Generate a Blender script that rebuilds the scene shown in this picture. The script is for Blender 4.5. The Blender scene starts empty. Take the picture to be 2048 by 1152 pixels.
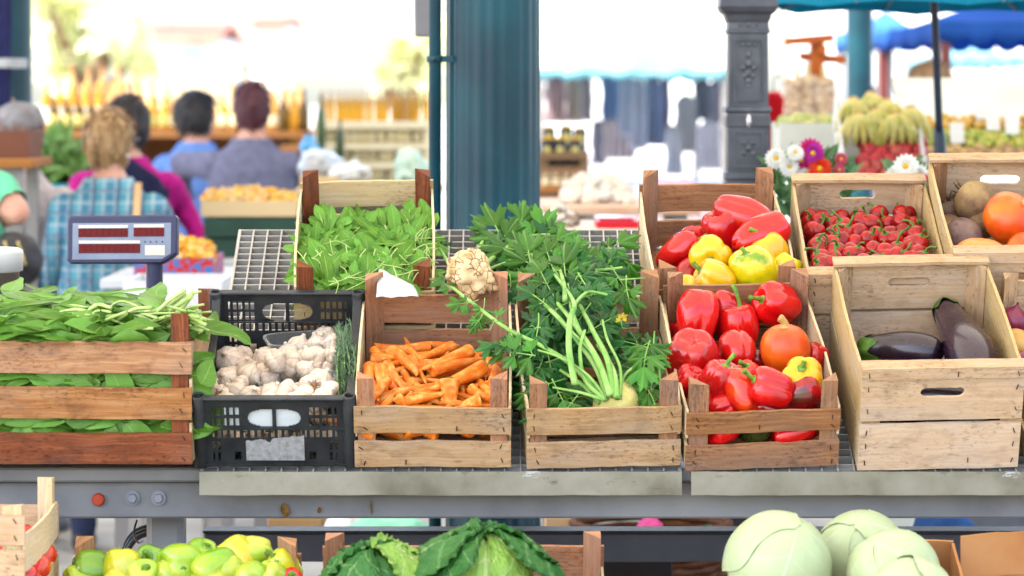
ROOF = (-5.5, 6.5, 2.0, 15.8, 4.5); ROOFT = .34  # extents and translucency of the unseen roof, set for its light
import bpy, math, random
from mathutils import Vector, Matrix, Quaternion, noise
R = math.radians; PI = math.pi; sin = math.sin; cos = math.cos
sc = bpy.context.scene; COL = sc.collection
rnd = random.Random(11)
F = 6500.0; YH = 200.0; CX = 1024.0; H = 1.53; CAM = Vector((0, 0, H))
def P(px, py, Y):                       # a point of the place seen at photo pixel (px, py) and Y metres away
    return Vector(((px-CX)/F*Y, Y, H-(py-YH)/F*Y))
def proj(p): return (CX+F*p.x/p.y, YH+F*(H-p.z)/p.y)
class Frame:                            # a sloping (or level) shelf: u right, v up the slope, w off its surface
    def __init__(s, o, th):
        s.o = Vector(o); s.th = th; s.ev = Vector((0, cos(th), sin(th))); s.ew = Vector((0, -sin(th), cos(th)))
    def pt(s, u, v, w): return s.o+Vector((u, 0, 0))+s.ev*v+s.ew*w
    def hit(s, px, py, w0, k=0.0):
        d = Vector(((px-CX)/F, 1, -(py-YH)/F)); n = s.ew+s.ev*k
        t = (w0-(CAM-s.o).dot(n))/d.dot(n)
        return CAM+d*t
TH = R(25.9)
UP = Frame((0, 6.25, .8165), TH)
LOW = Frame((0, 5.727, .365), TH)
LEFT = Frame((0, 6.2, .830), R(3))

# ---------------------------------------------------------------- objects
def tag(o, label=None, cat=None, group=None, kind=None):
    if label: o['label'] = label
    if cat: o['category'] = cat
    if group: o['group'] = group
    if kind: o['kind'] = kind
    return o
def thing(name, label, cat, loc=(0, 0, 0), rot=None, group=None):
    o = bpy.data.objects.new(name, None); COL.objects.link(o); o.empty_display_size = .05
    o.location = loc
    if rot is not None: o.rotation_euler = rot
    return tag(o, label, cat, group)
def clampv(fr, px, py, w0, vmin, vmax=9.0):
    """point of the picture ray that stays behind the crate's front board"""
    w_ = w0
    for _ in range(60):
        p = fr.hit(px, py, w_, 0); v = (p-fr.o).dot(fr.ev)
        if v < vmin: w_ -= .003
        elif v > vmax: w_ += .003
        else: break
    return p
def rank(items, rows, fmt, names=None):
    """items: objects with a picture position; label each by its row and its place in the row"""
    its = sorted(items, key=lambda a: a[1][1]); n = len(its)
    nm = names or {1: ['only'], 2: ['back', 'front'], 3: ['back', 'middle', 'front'], 4: ['back', 'second', 'third', 'front'],
                   5: ['back', 'second', 'third', 'fourth', 'front'], 6: ['back', 'second', 'third', 'fourth', 'fifth', 'front']}[rows]
    for r in range(rows):
        row = sorted(its[r*n//rows:(r+1)*n//rows], key=lambda a: a[1][0])
        for i, (o, _) in enumerate(row): o['label'] = fmt.format(n=ordn(i+1, len(row)), row=nm[r])
def ordn(i, n=99):
    if i == n and n > 2: return 'last'
    w = ['', 'first', 'second', 'third', 'fourth', 'fifth', 'sixth', 'seventh', 'eighth', 'ninth', 'tenth', 'eleventh', 'twelfth', 'thirteenth',
         'fourteenth', 'fifteenth', 'sixteenth', 'seventeenth', 'eighteenth', 'nineteenth', 'twentieth']
    return w[i] if i < len(w) else '%dth' % i
def rot_to(d, spin=0.0):
    return Vector(d).normalized().to_track_quat('Z', 'Y') @ Quaternion((0, 0, 1), spin)

class MB:
    def __init__(s): s.v = []; s.f = []; s.uv = []; s.mi = []; s.sm = []
    def add(s, verts, faces, uvs=None, mi=0, smooth=True):
        b = len(s.v); s.v += [Vector(v) for v in verts]
        for k, f in enumerate(faces):
            s.f.append([b+i for i in f]); s.mi.append(mi); s.sm.append(smooth)
            s.uv.append(uvs[k] if uvs else [(0, 0)]*len(f))
    def move(s, fn, start=0):
        for i in range(start, len(s.v)): s.v[i] = fn(s.v[i])
    def mat(s, M, start=0):
        for i in range(start, len(s.v)): s.v[i] = M @ s.v[i]
    def mesh(s, name, mats):
        me = bpy.data.meshes.new(name); me.from_pydata([tuple(v) for v in s.v], [], s.f)
        for m in (mats if isinstance(mats, (list, tuple)) else [mats]): me.materials.append(m)
        me.polygons.foreach_set('material_index', s.mi); me.polygons.foreach_set('use_smooth', s.sm)
        u = me.uv_layers.new(name='UVMap')
        u.data.foreach_set('uv', [c for f in s.uv for q in f for c in q])
        me.update(); return me
    def build(s, name, mats, parent=None, loc=None, rot=None):
        return place(name, s.mesh(name, mats), parent, loc, rot)
def place(name, me, parent=None, loc=None, rot=None):
    o = bpy.data.objects.new(name, me); COL.objects.link(o)
    if parent: o.parent = parent
    if loc is not None: o.location = loc
    if rot is not None:
        o.rotation_euler = rot.to_euler() if isinstance(rot, (Quaternion, Matrix)) else rot
    return o

def box(mb, c, s, mi=0, M=None, bev=0.0):
    x, y, z = s[0]/2, s[1]/2, s[2]/2
    if bev <= 0:
        v = [Vector((i*x, j*y, k*z)) for i in (-1, 1) for j in (-1, 1) for k in (-1, 1)]
        f = [(0, 1, 3, 2), (4, 6, 7, 5), (0, 4, 5, 1), (2, 3, 7, 6), (0, 2, 6, 4), (1, 5, 7, 3)]
    else:
        b = min(bev, x*.9, y*.9, z*.9); v = []; idx = {}
        for i in (-1, 1):
            for j in (-1, 1):
                for k in (-1, 1):
                    for a in range(3):
                        p = [i*(x-b), j*(y-b), k*(z-b)]; p[a] = (i*x, j*y, k*z)[a]
                        idx[(i, j, k, a)] = len(v); v.append(Vector(p))
        f = []
        for a in range(3):
            for sg in (-1, 1):
                o1, o2 = [q for q in range(3) if q != a]; q = []
                for (p1, p2) in ((-1, -1), (1, -1), (1, 1), (-1, 1)):
                    t = [0, 0, 0]; t[a] = sg; t[o1] = p1; t[o2] = p2; q.append(idx[(t[0], t[1], t[2], a)])
                f.append(q)
        for a in range(3):
            o1, o2 = [q for q in range(3) if q != a]
            for p1 in (-1, 1):
                for p2 in (-1, 1):
                    q = []
                    for (e, face) in ((-1, o1), (1, o1), (1, o2), (-1, o2)):
                        t = [0, 0, 0]; t[a] = e; t[o1] = p1; t[o2] = p2; q.append(idx[(t[0], t[1], t[2], face)])
                    f.append(q)
        for i in (-1, 1):
            for j in (-1, 1):
                for k in (-1, 1): f.append([idx[(i, j, k, 0)], idx[(i, j, k, 1)], idx[(i, j, k, 2)]])
    c = Vector(c)
    v = [(M @ p if M else p)+c for p in v]
    nf = []
    for q in f:                                   # keep the normals pointing out
        n = (v[q[1]]-v[q[0]]).cross(v[q[2]]-v[q[0]]); m = sum((v[i] for i in q), Vector())/len(q)-c
        nf.append(list(q) if n.dot(m) > 0 else list(reversed(q)))
    mb.add(v, nf, mi=mi, smooth=False)

def board(mb, p0, p1, wv, tv, seg=10, jit=.0012, bow=0.0, mi=0, twist=0.0):
    """a sawn board from p0 to p1; wv, tv = half width and half thickness vectors; uv in metres along and across the grain"""
    p0, p1, wv, tv = Vector(p0), Vector(p1), Vector(wv), Vector(tv)
    L = (p1-p0).length; W = wv.length*2; T = tv.length*2
    ou, ov = rnd.uniform(0, 40), rnd.uniform(0, 40); wn = wv.normalized(); tn = tv.normalized()
    v = []
    j0, j1 = rnd.uniform(0, 99), rnd.uniform(0, 99)
    for i in range(seg+1):
        t = i/seg; c = p0.lerp(p1, t)+tn*bow*sin(PI*t)+tn*(noise.noise((t*3, j0, j1)))*bow*.5
        a = jit*2*noise.noise((t*L*18, j0, 0)); b = jit*2*noise.noise((t*L*18, j1, 5))
        tw = twist*(t-.5)
        for (sw, stn, e) in ((-1, -1, a), (1, -1, b), (1, 1, b), (-1, 1, a)):
            v.append(c+wv*sw+tv*stn+wn*e+tn*tw*sw)
    f = []; uv = []
    for i in range(seg):
        u0, u1 = ou+L*i/seg, ou+L*(i+1)/seg
        for k, (a, b, va, vb) in enumerate(((0, 1, 0, W), (1, 2, W, W+T), (2, 3, W, 0), (3, 0, -T, 0))):
            f.append((i*4+a, i*4+b, i*4+4+b, i*4+4+a)); uv.append([(u0, ov+va), (u0, ov+vb), (u1, ov+vb), (u1, ov+va)])
    f.append((3, 2, 1, 0)); uv.append([(ou, ov), (ou+.01, ov+W), (ou+.02, ov+W), (ou+.02, ov)])
    e = seg*4; f.append((e, e+1, e+2, e+3)); uv.append([(ou, ov), (ou+.01, ov+W), (ou+.02, ov+W), (ou+.02, ov)])
    if wv.cross(tv).dot(p1-p0) < 0:
        f = [tuple(reversed(q)) for q in f]; uv = [list(reversed(q)) for q in uv]
    mb.add(v, f, uv, mi, False)

def tri_post(mb, x, y, z0, z1, sx, sy, a=.034, mi=0):
    """three-sided corner post: right angle at (x, y), legs towards sx, sy"""
    ou, ov = rnd.uniform(0, 40), rnd.uniform(0, 40)
    b = [Vector((x, y, 0)), Vector((x+sx*a, y, 0)), Vector((x, y+sy*a, 0))]
    if sx*sy < 0: b = [b[0], b[2], b[1]]
    dz = [rnd.uniform(-.003, .003) for _ in b]
    v = [p+Vector((0, 0, z0)) for p in b]+[p+Vector((0, 0, z1+d)) for p, d in zip(b, dz)]
    f = [(2, 1, 0), (3, 4, 5)]; uv = [[(ou, ov)]*3, [(ou, ov), (ou+.01, ov+.03), (ou+.012, ov+.06)]]
    L = z1-z0
    for i in range(3):
        j = (i+1) % 3; f.append((i, j, j+3, i+3)); o = ov+i*.05
        uv.append([(ou, o), (ou, o+.04), (ou+L, o+.04), (ou+L, o)])
    mb.add(v, f, uv, mi, False)

def slot_board(mb, c, W, Hh, T, slot_w, slot_h, dz=0.0, mi=0, n=40, ax=(1, 0, 0), az=(0, 0, 1)):
    """upright board with a rounded hand hole; c = centre; width along ax, height along az"""
    ax, az = Vector(ax), Vector(az); ay = az.cross(ax); c = Vector(c); ou, ov = rnd.uniform(0, 40), rnd.uniform(0, 40)
    r = slot_h/2; a = slot_w/2-r; inn = []; out = []
    q = n//4
    for i in range(n):
        side = i//(n//4); t = (i % q)/q
        if side == 0: o = (W/2, -Hh/2+Hh*t)
        elif side == 1: o = (W/2-W*t, Hh/2)
        elif side == 2: o = (-W/2, Hh/2-Hh*t)
        else: o = (-W/2+W*t, -Hh/2)
        ang = math.atan2(o[1]/Hh, o[0]/W)
        ix = cos(ang)*1.3; ix = max(-1, min(1, ix))
        if side in (1, 3):
            x = max(-a, min(a, o[0]/(W/2)*a*1.0)); z = dz+r*(1 if side == 1 else -1)
        else:
            th = (o[1]/(Hh/2))*PI/2; x = (a+r*cos(th))*(1 if side == 0 else -1); z = dz+r*sin(th)
        inn.append((x, z)); out.append(o)
    v = []
    for s in (-1, 1):
        for (x, z) in out: v.append(c+ax*x+az*z+ay*T/2*s)
        for (x, z) in inn: v.append(c+ax*(x+noise.noise((x*60, z*60, ou))*.0012)+az*(z+noise.noise((x*60, z*60, ov))*.0015)+ay*T/2*s)
    uvp = [(ou+x, ov+z) for (x, z) in out]+[(ou+x, ov+z) for (x, z) in inn]
    f = []; uv = []
    for i in range(n):
        j = (i+1) % n
        g = (i, j, n+j, n+i); f.append(tuple(reversed(g))[::-1] if False else g); uv.append([uvp[k] for k in g])
        g2 = (2*n+n+i, 2*n+n+j, 2*n+j, 2*n+i); f.append(g2); uv.append([uvp[k-2*n] for k in g2])
        g3 = (i, 2*n+i, 2*n+j, j); f.append(g3); uv.append([uvp[i], uvp[i], uvp[j], uvp[j]])
        g4 = (n+j, 3*n+j, 3*n+i, n+i); f.append(g4); uv.append([uvp[n+j], uvp[n+j], uvp[n+i], uvp[n+i]])
    mb.add(v, f, uv, mi, False)

def spl(pts, n):
    """smooth curve through points"""
    pts = [Vector(p) if len(p) == 3 else Vector((p[0], p[1], 0)) for p in pts]; out = []; m = len(pts)-1
    for i in range(n+1):
        s = i/n*m; k = min(int(s), m-1); t = s-k
        a, b, c, d = pts[max(k-1, 0)], pts[k], pts[k+1], pts[min(k+2, m)]
        out.append(.5*((2*b)+(c-a)*t+(2*a-5*b+4*c-d)*t*t+(3*b-a-3*c+d)*t**3))
    return out
def lathe(mb, prof, n=24, rad=None, off=None, mi=0, zf=None):
    """surface of revolution about z; rad(theta, t) multiplies the radius, off(t) shifts the ring, zf(theta, t) adds to z"""
    m = len(prof); v = []; rows = []
    for i, q_ in enumerate(prof):
        r, z = q_[0], q_[1]; t = i/(m-1); o = Vector(off(t)) if off else Vector()
        if abs(r) < 1e-6: rows.append([len(v)]); v.append(Vector((0, 0, z))+o); continue
        row = []
        for k in range(n):
            th = 2*PI*k/n; q = r*(rad(th, t) if rad else 1)
            row.append(len(v)); v.append(Vector((q*cos(th), q*sin(th), z+(zf(th, t) if zf else 0)))+o)
        rows.append(row)
    f = []; uv = []
    for i in range(m-1):
        a, b = rows[i], rows[i+1]; t0, t1 = i/(m-1), (i+1)/(m-1)
        for k in range(n):
            l = (k+1) % n; u0, u1 = k/n, (k+1)/n
            if len(a) == 1 and len(b) == 1: continue
            if len(a) == 1: f.append((a[0], b[l], b[k])); uv.append([(u0, t0), (u1, t1), (u0, t1)])
            elif len(b) == 1: f.append((a[k], a[l], b[0])); uv.append([(u0, t0), (u1, t0), (u0, t1)])
            else: f.append((a[k], a[l], b[l], b[k])); uv.append([(u0, t0), (u1, t0), (u1, t1), (u0, t1)])
    if prof[-1][1] < prof[0][1]:
        f = [tuple(reversed(q)) for q in f]; uv = [list(reversed(q)) for q in uv]
    mb.add(v, f, uv, mi, True)
def tube(mb, pts, rad, n=8, mi=0, rib=0.0, nr=5, flat=1.0):
    pts = [Vector(p) for p in pts]; m = len(pts); v = []; f = []; uv = []
    rr = rad if isinstance(rad, (list, tuple)) else [rad]*m
    t = (pts[1]-pts[0]).normalized(); s = t.orthogonal().normalized(); L = 0
    for i in range(m):
        tn = (pts[min(i+1, m-1)]-pts[max(i-1, 0)]).normalized()
        s = (s-tn*s.dot(tn)).normalized(); b = tn.cross(s)
        for k in range(n):
            th = 2*PI*k/n; q = rr[i]*(1+rib*cos(nr*th)); v.append(pts[i]+s*cos(th)*q+b*sin(th)*q*flat)
    for i in range(m-1):
        l0 = i/(m-1); l1 = (i+1)/(m-1)
        for k in range(n):
            l = (k+1) % n; f.append((i*n+k, i*n+l, i*n+n+l, i*n+n+k)); uv.append([(k/n, l0), ((k+1)/n, l0), ((k+1)/n, l1), (k/n, l1)])
    f.append(tuple(range(n-1, -1, -1))); uv.append([(.5, 0)]*n)
    f.append(tuple((m-1)*n+k for k in range(n))); uv.append([(.5, 1)]*n)
    mb.add(v, f, uv, mi, True)
def ball(mb, c, r, n=14, m=9, mi=0, sc3=(1, 1, 1), nz=0.0, fr=3.0, seed=0):
    s = len(mb.v)
    lathe(mb, [(r*sin(PI*i/m) if 0 < i < m else 0, -r*cos(PI*i/m)) for i in range(m+1)], n, mi=mi)
    c = Vector(c)
    def g(p):
        q = p*(1+nz*noise.noise(p/r*fr+Vector((seed, seed*1.7, 3)))) if nz else p
        return Vector((q.x*sc3[0], q.y*sc3[1], q.z*sc3[2]))+c
    mb.move(g, s)
def leaf(mb, base, d, up, L, W, curl=.5, fold=.2, nl=7, shape='oval', wav=.08, mi=0, stem=0.0, seed=None):
    d = Vector(d).normalized(); up = Vector(up); up = (up-d*up.dot(d))
    up = up.normalized() if up.length > 1e-4 else d.orthogonal().normalized()
    side = d.cross(up); base = Vector(base); ph = rnd.uniform(0, 9) if seed is None else seed
    v = []; f = []; uv = []; c = base.copy(); st = L/nl; nj = 2
    for i in range(nl+1):
        t = i/nl; a = curl*(t**1.3); dd = d*cos(a)-up*sin(a); nn = up*cos(a)+d*sin(a)
        if shape == 'oval': w = sin(PI*min(1, max(0, (t-stem)/(1-stem)))**.85)**.8 if t > stem else 0
        elif shape == 'long': w = sin(PI*min(1, max(0, (t-stem)/(1-stem)))**.9)**.6 if t > stem else 0
        else: w = (.35+.65*t)*sin(PI*min(1, t*.97+.02))**.5*(.6+.4*abs(sin(t*PI*3.2)))
        w = max(w, .05)*W/2
        for j in range(-nj, nj+1):
            s = j/nj; z = fold*abs(s)*w*2+wav*W*sin(t*9+s*2+ph)*abs(s)
            v.append(c+side*w*s+nn*z)
        c = c+dd*st
    m = 2*nj+1
    for i in range(nl):
        for j in range(m-1):
            f.append((i*m+j, i*m+j+1, i*m+m+j+1, i*m+m+j)); a, b = j/(m-1), (j+1)/(m-1)
            uv.append([(a, i/nl), (b, i/nl), (b, (i+1)/nl), (a, (i+1)/nl)])
    mb.add(v, f, uv, mi, True)
def leaflet(mb, base, d, up, L, spread=1.15, cup=.25, mi=0, nt=26, nr=4):
    """celery leaflet: a fan of three toothed lobes"""
    d = Vector(d).normalized(); up = Vector(up); up = up-d*up.dot(d)
    up = up.normalized() if up.length > 1e-4 else d.orthogonal().normalized()
    side = d.cross(up); base = Vector(base); v = [base]; f = []; uv = []; ph = rnd.uniform(0, 6)
    for k in range(nt+1):
        a = -spread+2*spread*k/nt; x = a/spread
        env = .52+.48*abs(cos(x*PI*1.5))**.7-.2*abs(x)**2
        tooth = .82+.22*((k % 3)/2.0)
        for r in range(1, nr+1):
            q = r/nr; rad = L*env*(1-(1-tooth)*q**2)*q
            z = -cup*L*q*q+.07*L*q*sin(x*9+ph)+.05*L*abs(sin(x*4.7))*q
            v.append(base+d*rad*cos(a)+side*rad*sin(a)+up*z)
    for k in range(nt):
        a, b = 1+k*nr, 1+(k+1)*nr; u0, u1 = k/nt, (k+1)/nt
        f.append((0, a, b)); uv.append([(u0, 0), (u0, 1/nr), (u1, 1/nr)])
        for r in range(nr-1):
            f.append((a+r, a+r+1, b+r+1, b+r)); uv.append([(u0, (r+1)/nr), (u0, (r+2)/nr), (u1, (r+2)/nr), (u1, (r+1)/nr)])
    mb.add(v, f, uv, mi, True)

# ---------------------------------------------------------------- materials
KA = .60
def lin(c):
    c = c/255.0
    return c/12.92 if c <= .04045 else ((c+.055)/1.055)**2.4
def A(r, g, b, k=None):
    k = KA if k is None else k
    c = [lin(r)*k, lin(g)*k, lin(b)*k]; m = .3*c[0]+.6*c[1]+.1*c[2]
    return tuple(max(.004, min(.9, m+(q-m)*1.08)) for q in c)+(1,)
def new_mat(name):
    m = bpy.data.materials.new(name); m.use_nodes = True; nt = m.node_tree
    return m, nt, nt.nodes['Principled BSDF']
def nd(nt, t, ins=None, **kw):
    n = nt.nodes.new(t)
    for k, x in kw.items(): setattr(n, k, x)
    for k, x in (ins or {}).items(): n.inputs[k].default_value = x
    return n
def lk(nt, a, b): nt.links.new(a, b)
def ramp(nt, fac, stops):
    n = nt.nodes.new('ShaderNodeValToRGB'); e = n.color_ramp.elements
    while len(e) < len(stops): e.new(.5)
    for q, (p, c) in zip(e, stops): q.position = p; q.color = c
    lk(nt, fac, n.inputs[0]); return n.outputs[0]
def mixc(nt, fac, a, b, mode='MIX'):
    n = nt.nodes.new('ShaderNodeMix'); n.data_type = 'RGBA'; n.blend_type = mode
    for s, x in ((n.inputs[0], fac), (n.inputs[6], a), (n.inputs[7], b)):
        if isinstance(x, (int, float, tuple)): s.default_value = x
        else: lk(nt, x, s)
    return n.outputs[2]
def mth(nt, op, a, b=0.0, c=0.0):
    n = nt.nodes.new('ShaderNodeMath'); n.operation = op
    for s, x in zip(n.inputs, (a, b, c)):
        if isinstance(x, (int, float)): s.default_value = x
        else: lk(nt, x, s)
    return n.outputs[0]
def vec(nt, src, scale, rnd_off=True):
    """texture vector: object or uv coordinates, scaled, shifted per object so that copies differ"""
    tc = nt.nodes.new('ShaderNodeTexCoord'); mp = nt.nodes.new('ShaderNodeMapping')
    mp.inputs['Scale'].default_value = scale if isinstance(scale, tuple) else (scale,)*3
    lk(nt, tc.outputs[src], mp.inputs['Vector'])
    if rnd_off:
        oi = nt.nodes.new('ShaderNodeObjectInfo'); cx = nt.nodes.new('ShaderNodeCombineXYZ')
        m1 = mth(nt, 'MULTIPLY', oi.outputs['Random'], 37.0); lk(nt, m1, cx.inputs[0]); lk(nt, m1, cx.inputs[2]); lk(nt, cx.outputs[0], mp.inputs['Location'])
    return mp.outputs[0]
def nz(nt, v, scale=5.0, det=4.0, rough=.55):
    n = nd(nt, 'ShaderNodeTexNoise', {'Scale': scale, 'Detail': det, 'Roughness': rough}); lk(nt, v, n.inputs['Vector']); return n.outputs[0]
def bump(nt, b, h, s=.3, dist=.002):
    n = nd(nt, 'ShaderNodeBump', {'Strength': s, 'Distance': dist}); lk(nt, h, n.inputs['Height']); lk(nt, n.outputs[0], b.inputs['Normal'])
def surf(name, c1, c2, scale=8.0, rough=.5, bs=.15, bd=.002, lo=.35, hi=.65, coat=0.0, metal=0.0, c3=None, src='Object', stretch=(1, 1, 1), spec=.3, bscale=None, rvar=.1, var=.0, sss=0.0):
    m, nt, b = new_mat(name)
    v = vec(nt, src, tuple(scale*q for q in stretch)); n = nz(nt, v, 1.0)
    st = [(lo, c1), (hi, c2)] if c3 is None else [(lo, c1), ((lo+hi)/2, c2), (hi, c3)]
    col = ramp(nt, n, st)
    if var:
        oi = nt.nodes.new('ShaderNodeObjectInfo'); hs = nd(nt, 'ShaderNodeHueSaturation')
        lk(nt, col, hs.inputs['Color']); lk(nt, mth(nt, 'MULTIPLY_ADD', oi.outputs['Random'], var*2, 1-var), hs.inputs['Value']); col = hs.outputs[0]
    lk(nt, col, b.inputs['Base Color'])
    v2 = vec(nt, src, tuple((bscale or scale*5)*q for q in stretch)); n2 = nz(nt, v2, 1.0, 5)
    lk(nt, mth(nt, 'MULTIPLY_ADD', n2, rvar*2, rough-rvar), b.inputs['Roughness'])
    b.inputs['Metallic'].default_value = metal; b.inputs['Coat Weight'].default_value = coat; b.inputs['Coat Roughness'].default_value = .12
    b.inputs['Specular IOR Level'].default_value = spec
    if sss:
        b.inputs['Subsurface Weight'].default_value = sss; b.inputs['Subsurface Radius'].default_value = (.01, .006, .004); b.inputs['Subsurface Scale'].default_value = .5
    if bs: bump(nt, b, n2, bs, bd)
    return m
def wood(name, light, mid, dark, stain=.45, stainc=None, rough=.72):
    m, nt, b = new_mat(name)
    tc = nt.nodes.new('ShaderNodeTexCoord'); uv = tc.outputs['UV']
    def mp(s):
        n = nd(nt, 'ShaderNodeMapping', {'Scale': s}); lk(nt, uv, n.inputs['Vector']); return n.outputs[0]
    warp = nz(nt, mp((9, 14, 1)), 1, 3)
    g0 = mp((7, 150, 1)); ad = nd(nt, 'ShaderNodeVectorMath', operation='ADD'); lk(nt, g0, ad.inputs[0])
    cx = nt.nodes.new('ShaderNodeCombineXYZ'); lk(nt, mth(nt, 'MULTIPLY', warp, 3.0), cx.inputs[1]); lk(nt, cx.outputs[0], ad.inputs[1])
    g = nz(nt, ad.outputs[0], 1, 5, .6)
    md_ = tuple((a+b)/2 for a, b in zip(dark, mid)); col = ramp(nt, g, [(.22, md_), (.45, mid), (.70, light)])
    fine = nz(nt, mp((40, 900, 1)), 1, 3, .7)
    col = mixc(nt, mth(nt, 'MULTIPLY', fine, .35), col, mid, 'MULTIPLY')
    st = nz(nt, mp((16, 26, 1)), 1, 5, .62)
    sm = ramp(nt, st, [(.5, (0, 0, 0, 1)), (.72, (1, 1, 1, 1))])
    col = mixc(nt, mth(nt, 'MULTIPLY', sm, stain), col, stainc or tuple(q*.35 for q in dark[:3])+(1,))
    kn = nd(nt, 'ShaderNodeTexVoronoi', {'Scale': 1.0}); lk(nt, mp((9, 22, 1)), kn.inputs['Vector'])
    km = ramp(nt, kn.outputs['Distance'], [(.05, (1, 1, 1, 1)), (.11, (0, 0, 0, 1))])
    col = mixc(nt, mth(nt, 'MULTIPLY', km, .5), col, tuple(q*.3 for q in dark[:3])+(1,))
    spk = nz(nt, mp((70, 190, 1)), 1, 4, .7); pat = nz(nt, mp((5, 9, 1)), 1, 2)
    col = mixc(nt, mth(nt, 'MULTIPLY', ramp(nt, mth(nt, 'MULTIPLY_ADD', pat, .5, mth(nt, 'SUBTRACT', spk, .25)), [(.56, (0, 0, 0, 1)), (.66, (1, 1, 1, 1))]), .55), col, tuple(q*.3 for q in dark[:3])+(1,))
    gr = nz(nt, mp((4, 11, 1)), 1, 3); col = mixc(nt, mth(nt, 'MULTIPLY', ramp(nt, gr, [(.48, (0, 0, 0, 1)), (.7, (1, 1, 1, 1))]), .3), col, tuple(sum(mid[:3])/3*.85 for _ in range(3))+(1,))
    ge = nt.nodes.new('ShaderNodeNewGeometry'); hs = nd(nt, 'ShaderNodeHueSaturation'); lk(nt, col, hs.inputs['Color'])
    lk(nt, mth(nt, 'MULTIPLY_ADD', ge.outputs['Random Per Island'], .38, .80), hs.inputs['Value'])
    lk(nt, mth(nt, 'MULTIPLY_ADD', ge.outputs['Random Per Island'], -.25, 1.1), hs.inputs['Saturation'])
    lk(nt, hs.outputs[0], b.inputs['Base Color']); b.inputs['Roughness'].default_value = rough; b.inputs['Specular IOR Level'].default_value = .14
    bump(nt, b, mth(nt, 'ADD', g, mth(nt, 'MULTIPLY', fine, .5)), .35, .0015)
    return m
def leafmat(name, c1, c2, vein, tr=.28, rough=.45, vw=.05, lat=16.0, hue=.04, spec=.28, ls=.22):
    m, nt, b = new_mat(name)
    ge = nt.nodes.new('ShaderNodeNewGeometry'); tc = nt.nodes.new('ShaderNodeTexCoord')
    n = nz(nt, vec(nt, 'Object', 40.0), 1, 3)
    base = mixc(nt, mth(nt, 'MULTIPLY_ADD', n, .5, mth(nt, 'MULTIPLY_ADD', ge.outputs['Random Per Island'], .9, -.2)), c1, c2)
    sp = nt.nodes.new('ShaderNodeSeparateXYZ'); lk(nt, tc.outputs['UV'], sp.inputs[0])
    au = mth(nt, 'ABSOLUTE', mth(nt, 'SUBTRACT', sp.outputs[0], .5))
    mid = mth(nt, 'LESS_THAN', au, vw)
    lt = mth(nt, 'SINE', mth(nt, 'MULTIPLY', mth(nt, 'SUBTRACT', sp.outputs[1], mth(nt, 'MULTIPLY', au, .55)), lat*PI))
    lt = mth(nt, 'MULTIPLY', mth(nt, 'GREATER_THAN', lt, .93), ls)
    vm = mth(nt, 'MINIMUM', mth(nt, 'ADD', mth(nt, 'MULTIPLY', mid, .6), lt), 1.0)
    col = mixc(nt, vm, base, vein)
    hs = nd(nt, 'ShaderNodeHueSaturation'); lk(nt, col, hs.inputs['Color'])
    lk(nt, mth(nt, 'MULTIPLY_ADD', ge.outputs['Random Per Island'], hue, .5-hue/2), hs.inputs['Hue']); col = hs.outputs[0]
    lk(nt, col, b.inputs['Base Color']); b.inputs['Roughness'].default_value = rough; b.inputs['Specular IOR Level'].default_value = spec
    bump(nt, b, lt, .25, .002)
    t = nt.nodes.new('ShaderNodeBsdfTranslucent'); lk(nt, col, t.inputs[0])
    mx = nd(nt, 'ShaderNodeMixShader', {0: tr}); lk(nt, b.outputs[0], mx.inputs[1]); lk(nt, t.outputs[0], mx.inputs[2])
    lk(nt, mx.outputs[0], nt.nodes['Material Output'].inputs[0]); return m
def clear(name, col, op=.3, rough=.08, body=(.8, .8, .8, 1)):
    """thin clear or tinted plastic or glass: tinted see-through, some body colour, a gloss"""
    m, nt, b = new_mat(name); b.inputs['Base Color'].default_value = body; b.inputs['Roughness'].default_value = rough
    t = nd(nt, 'ShaderNodeBsdfTransparent'); t.inputs[0].default_value = col
    fr = nt.nodes.new('ShaderNodeLayerWeight')
    mx = nd(nt, 'ShaderNodeMixShader'); lk(nt, mth(nt, 'MINIMUM', mth(nt, 'MULTIPLY_ADD', mth(nt, 'POWER', fr.outputs['Facing'], 3.0), .45, op), 1.0), mx.inputs[0])
    lk(nt, t.outputs[0], mx.inputs[1]); lk(nt, b.outputs[0], mx.inputs[2]); lk(nt, mx.outputs[0], nt.nodes['Material Output'].inputs[0]); return m
def cloth(name, c, k=.25, scale=30.0, tr=0.0):
    c2 = tuple(q*(1-k) for q in c[:3])+(1,)
    m = surf(name, c2, c, scale, .85, .25, .002, spec=.2)
    if tr:
        nt = m.node_tree; b = nt.nodes['Principled BSDF']; t = nd(nt, 'ShaderNodeBsdfTranslucent'); t.inputs[0].default_value = c
        mx = nd(nt, 'ShaderNodeMixShader', {0: tr}); lk(nt, b.outputs[0], mx.inputs[1]); lk(nt, t.outputs[0], mx.inputs[2]); lk(nt, mx.outputs[0], nt.nodes['Material Output'].inputs[0])
    return m

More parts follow.
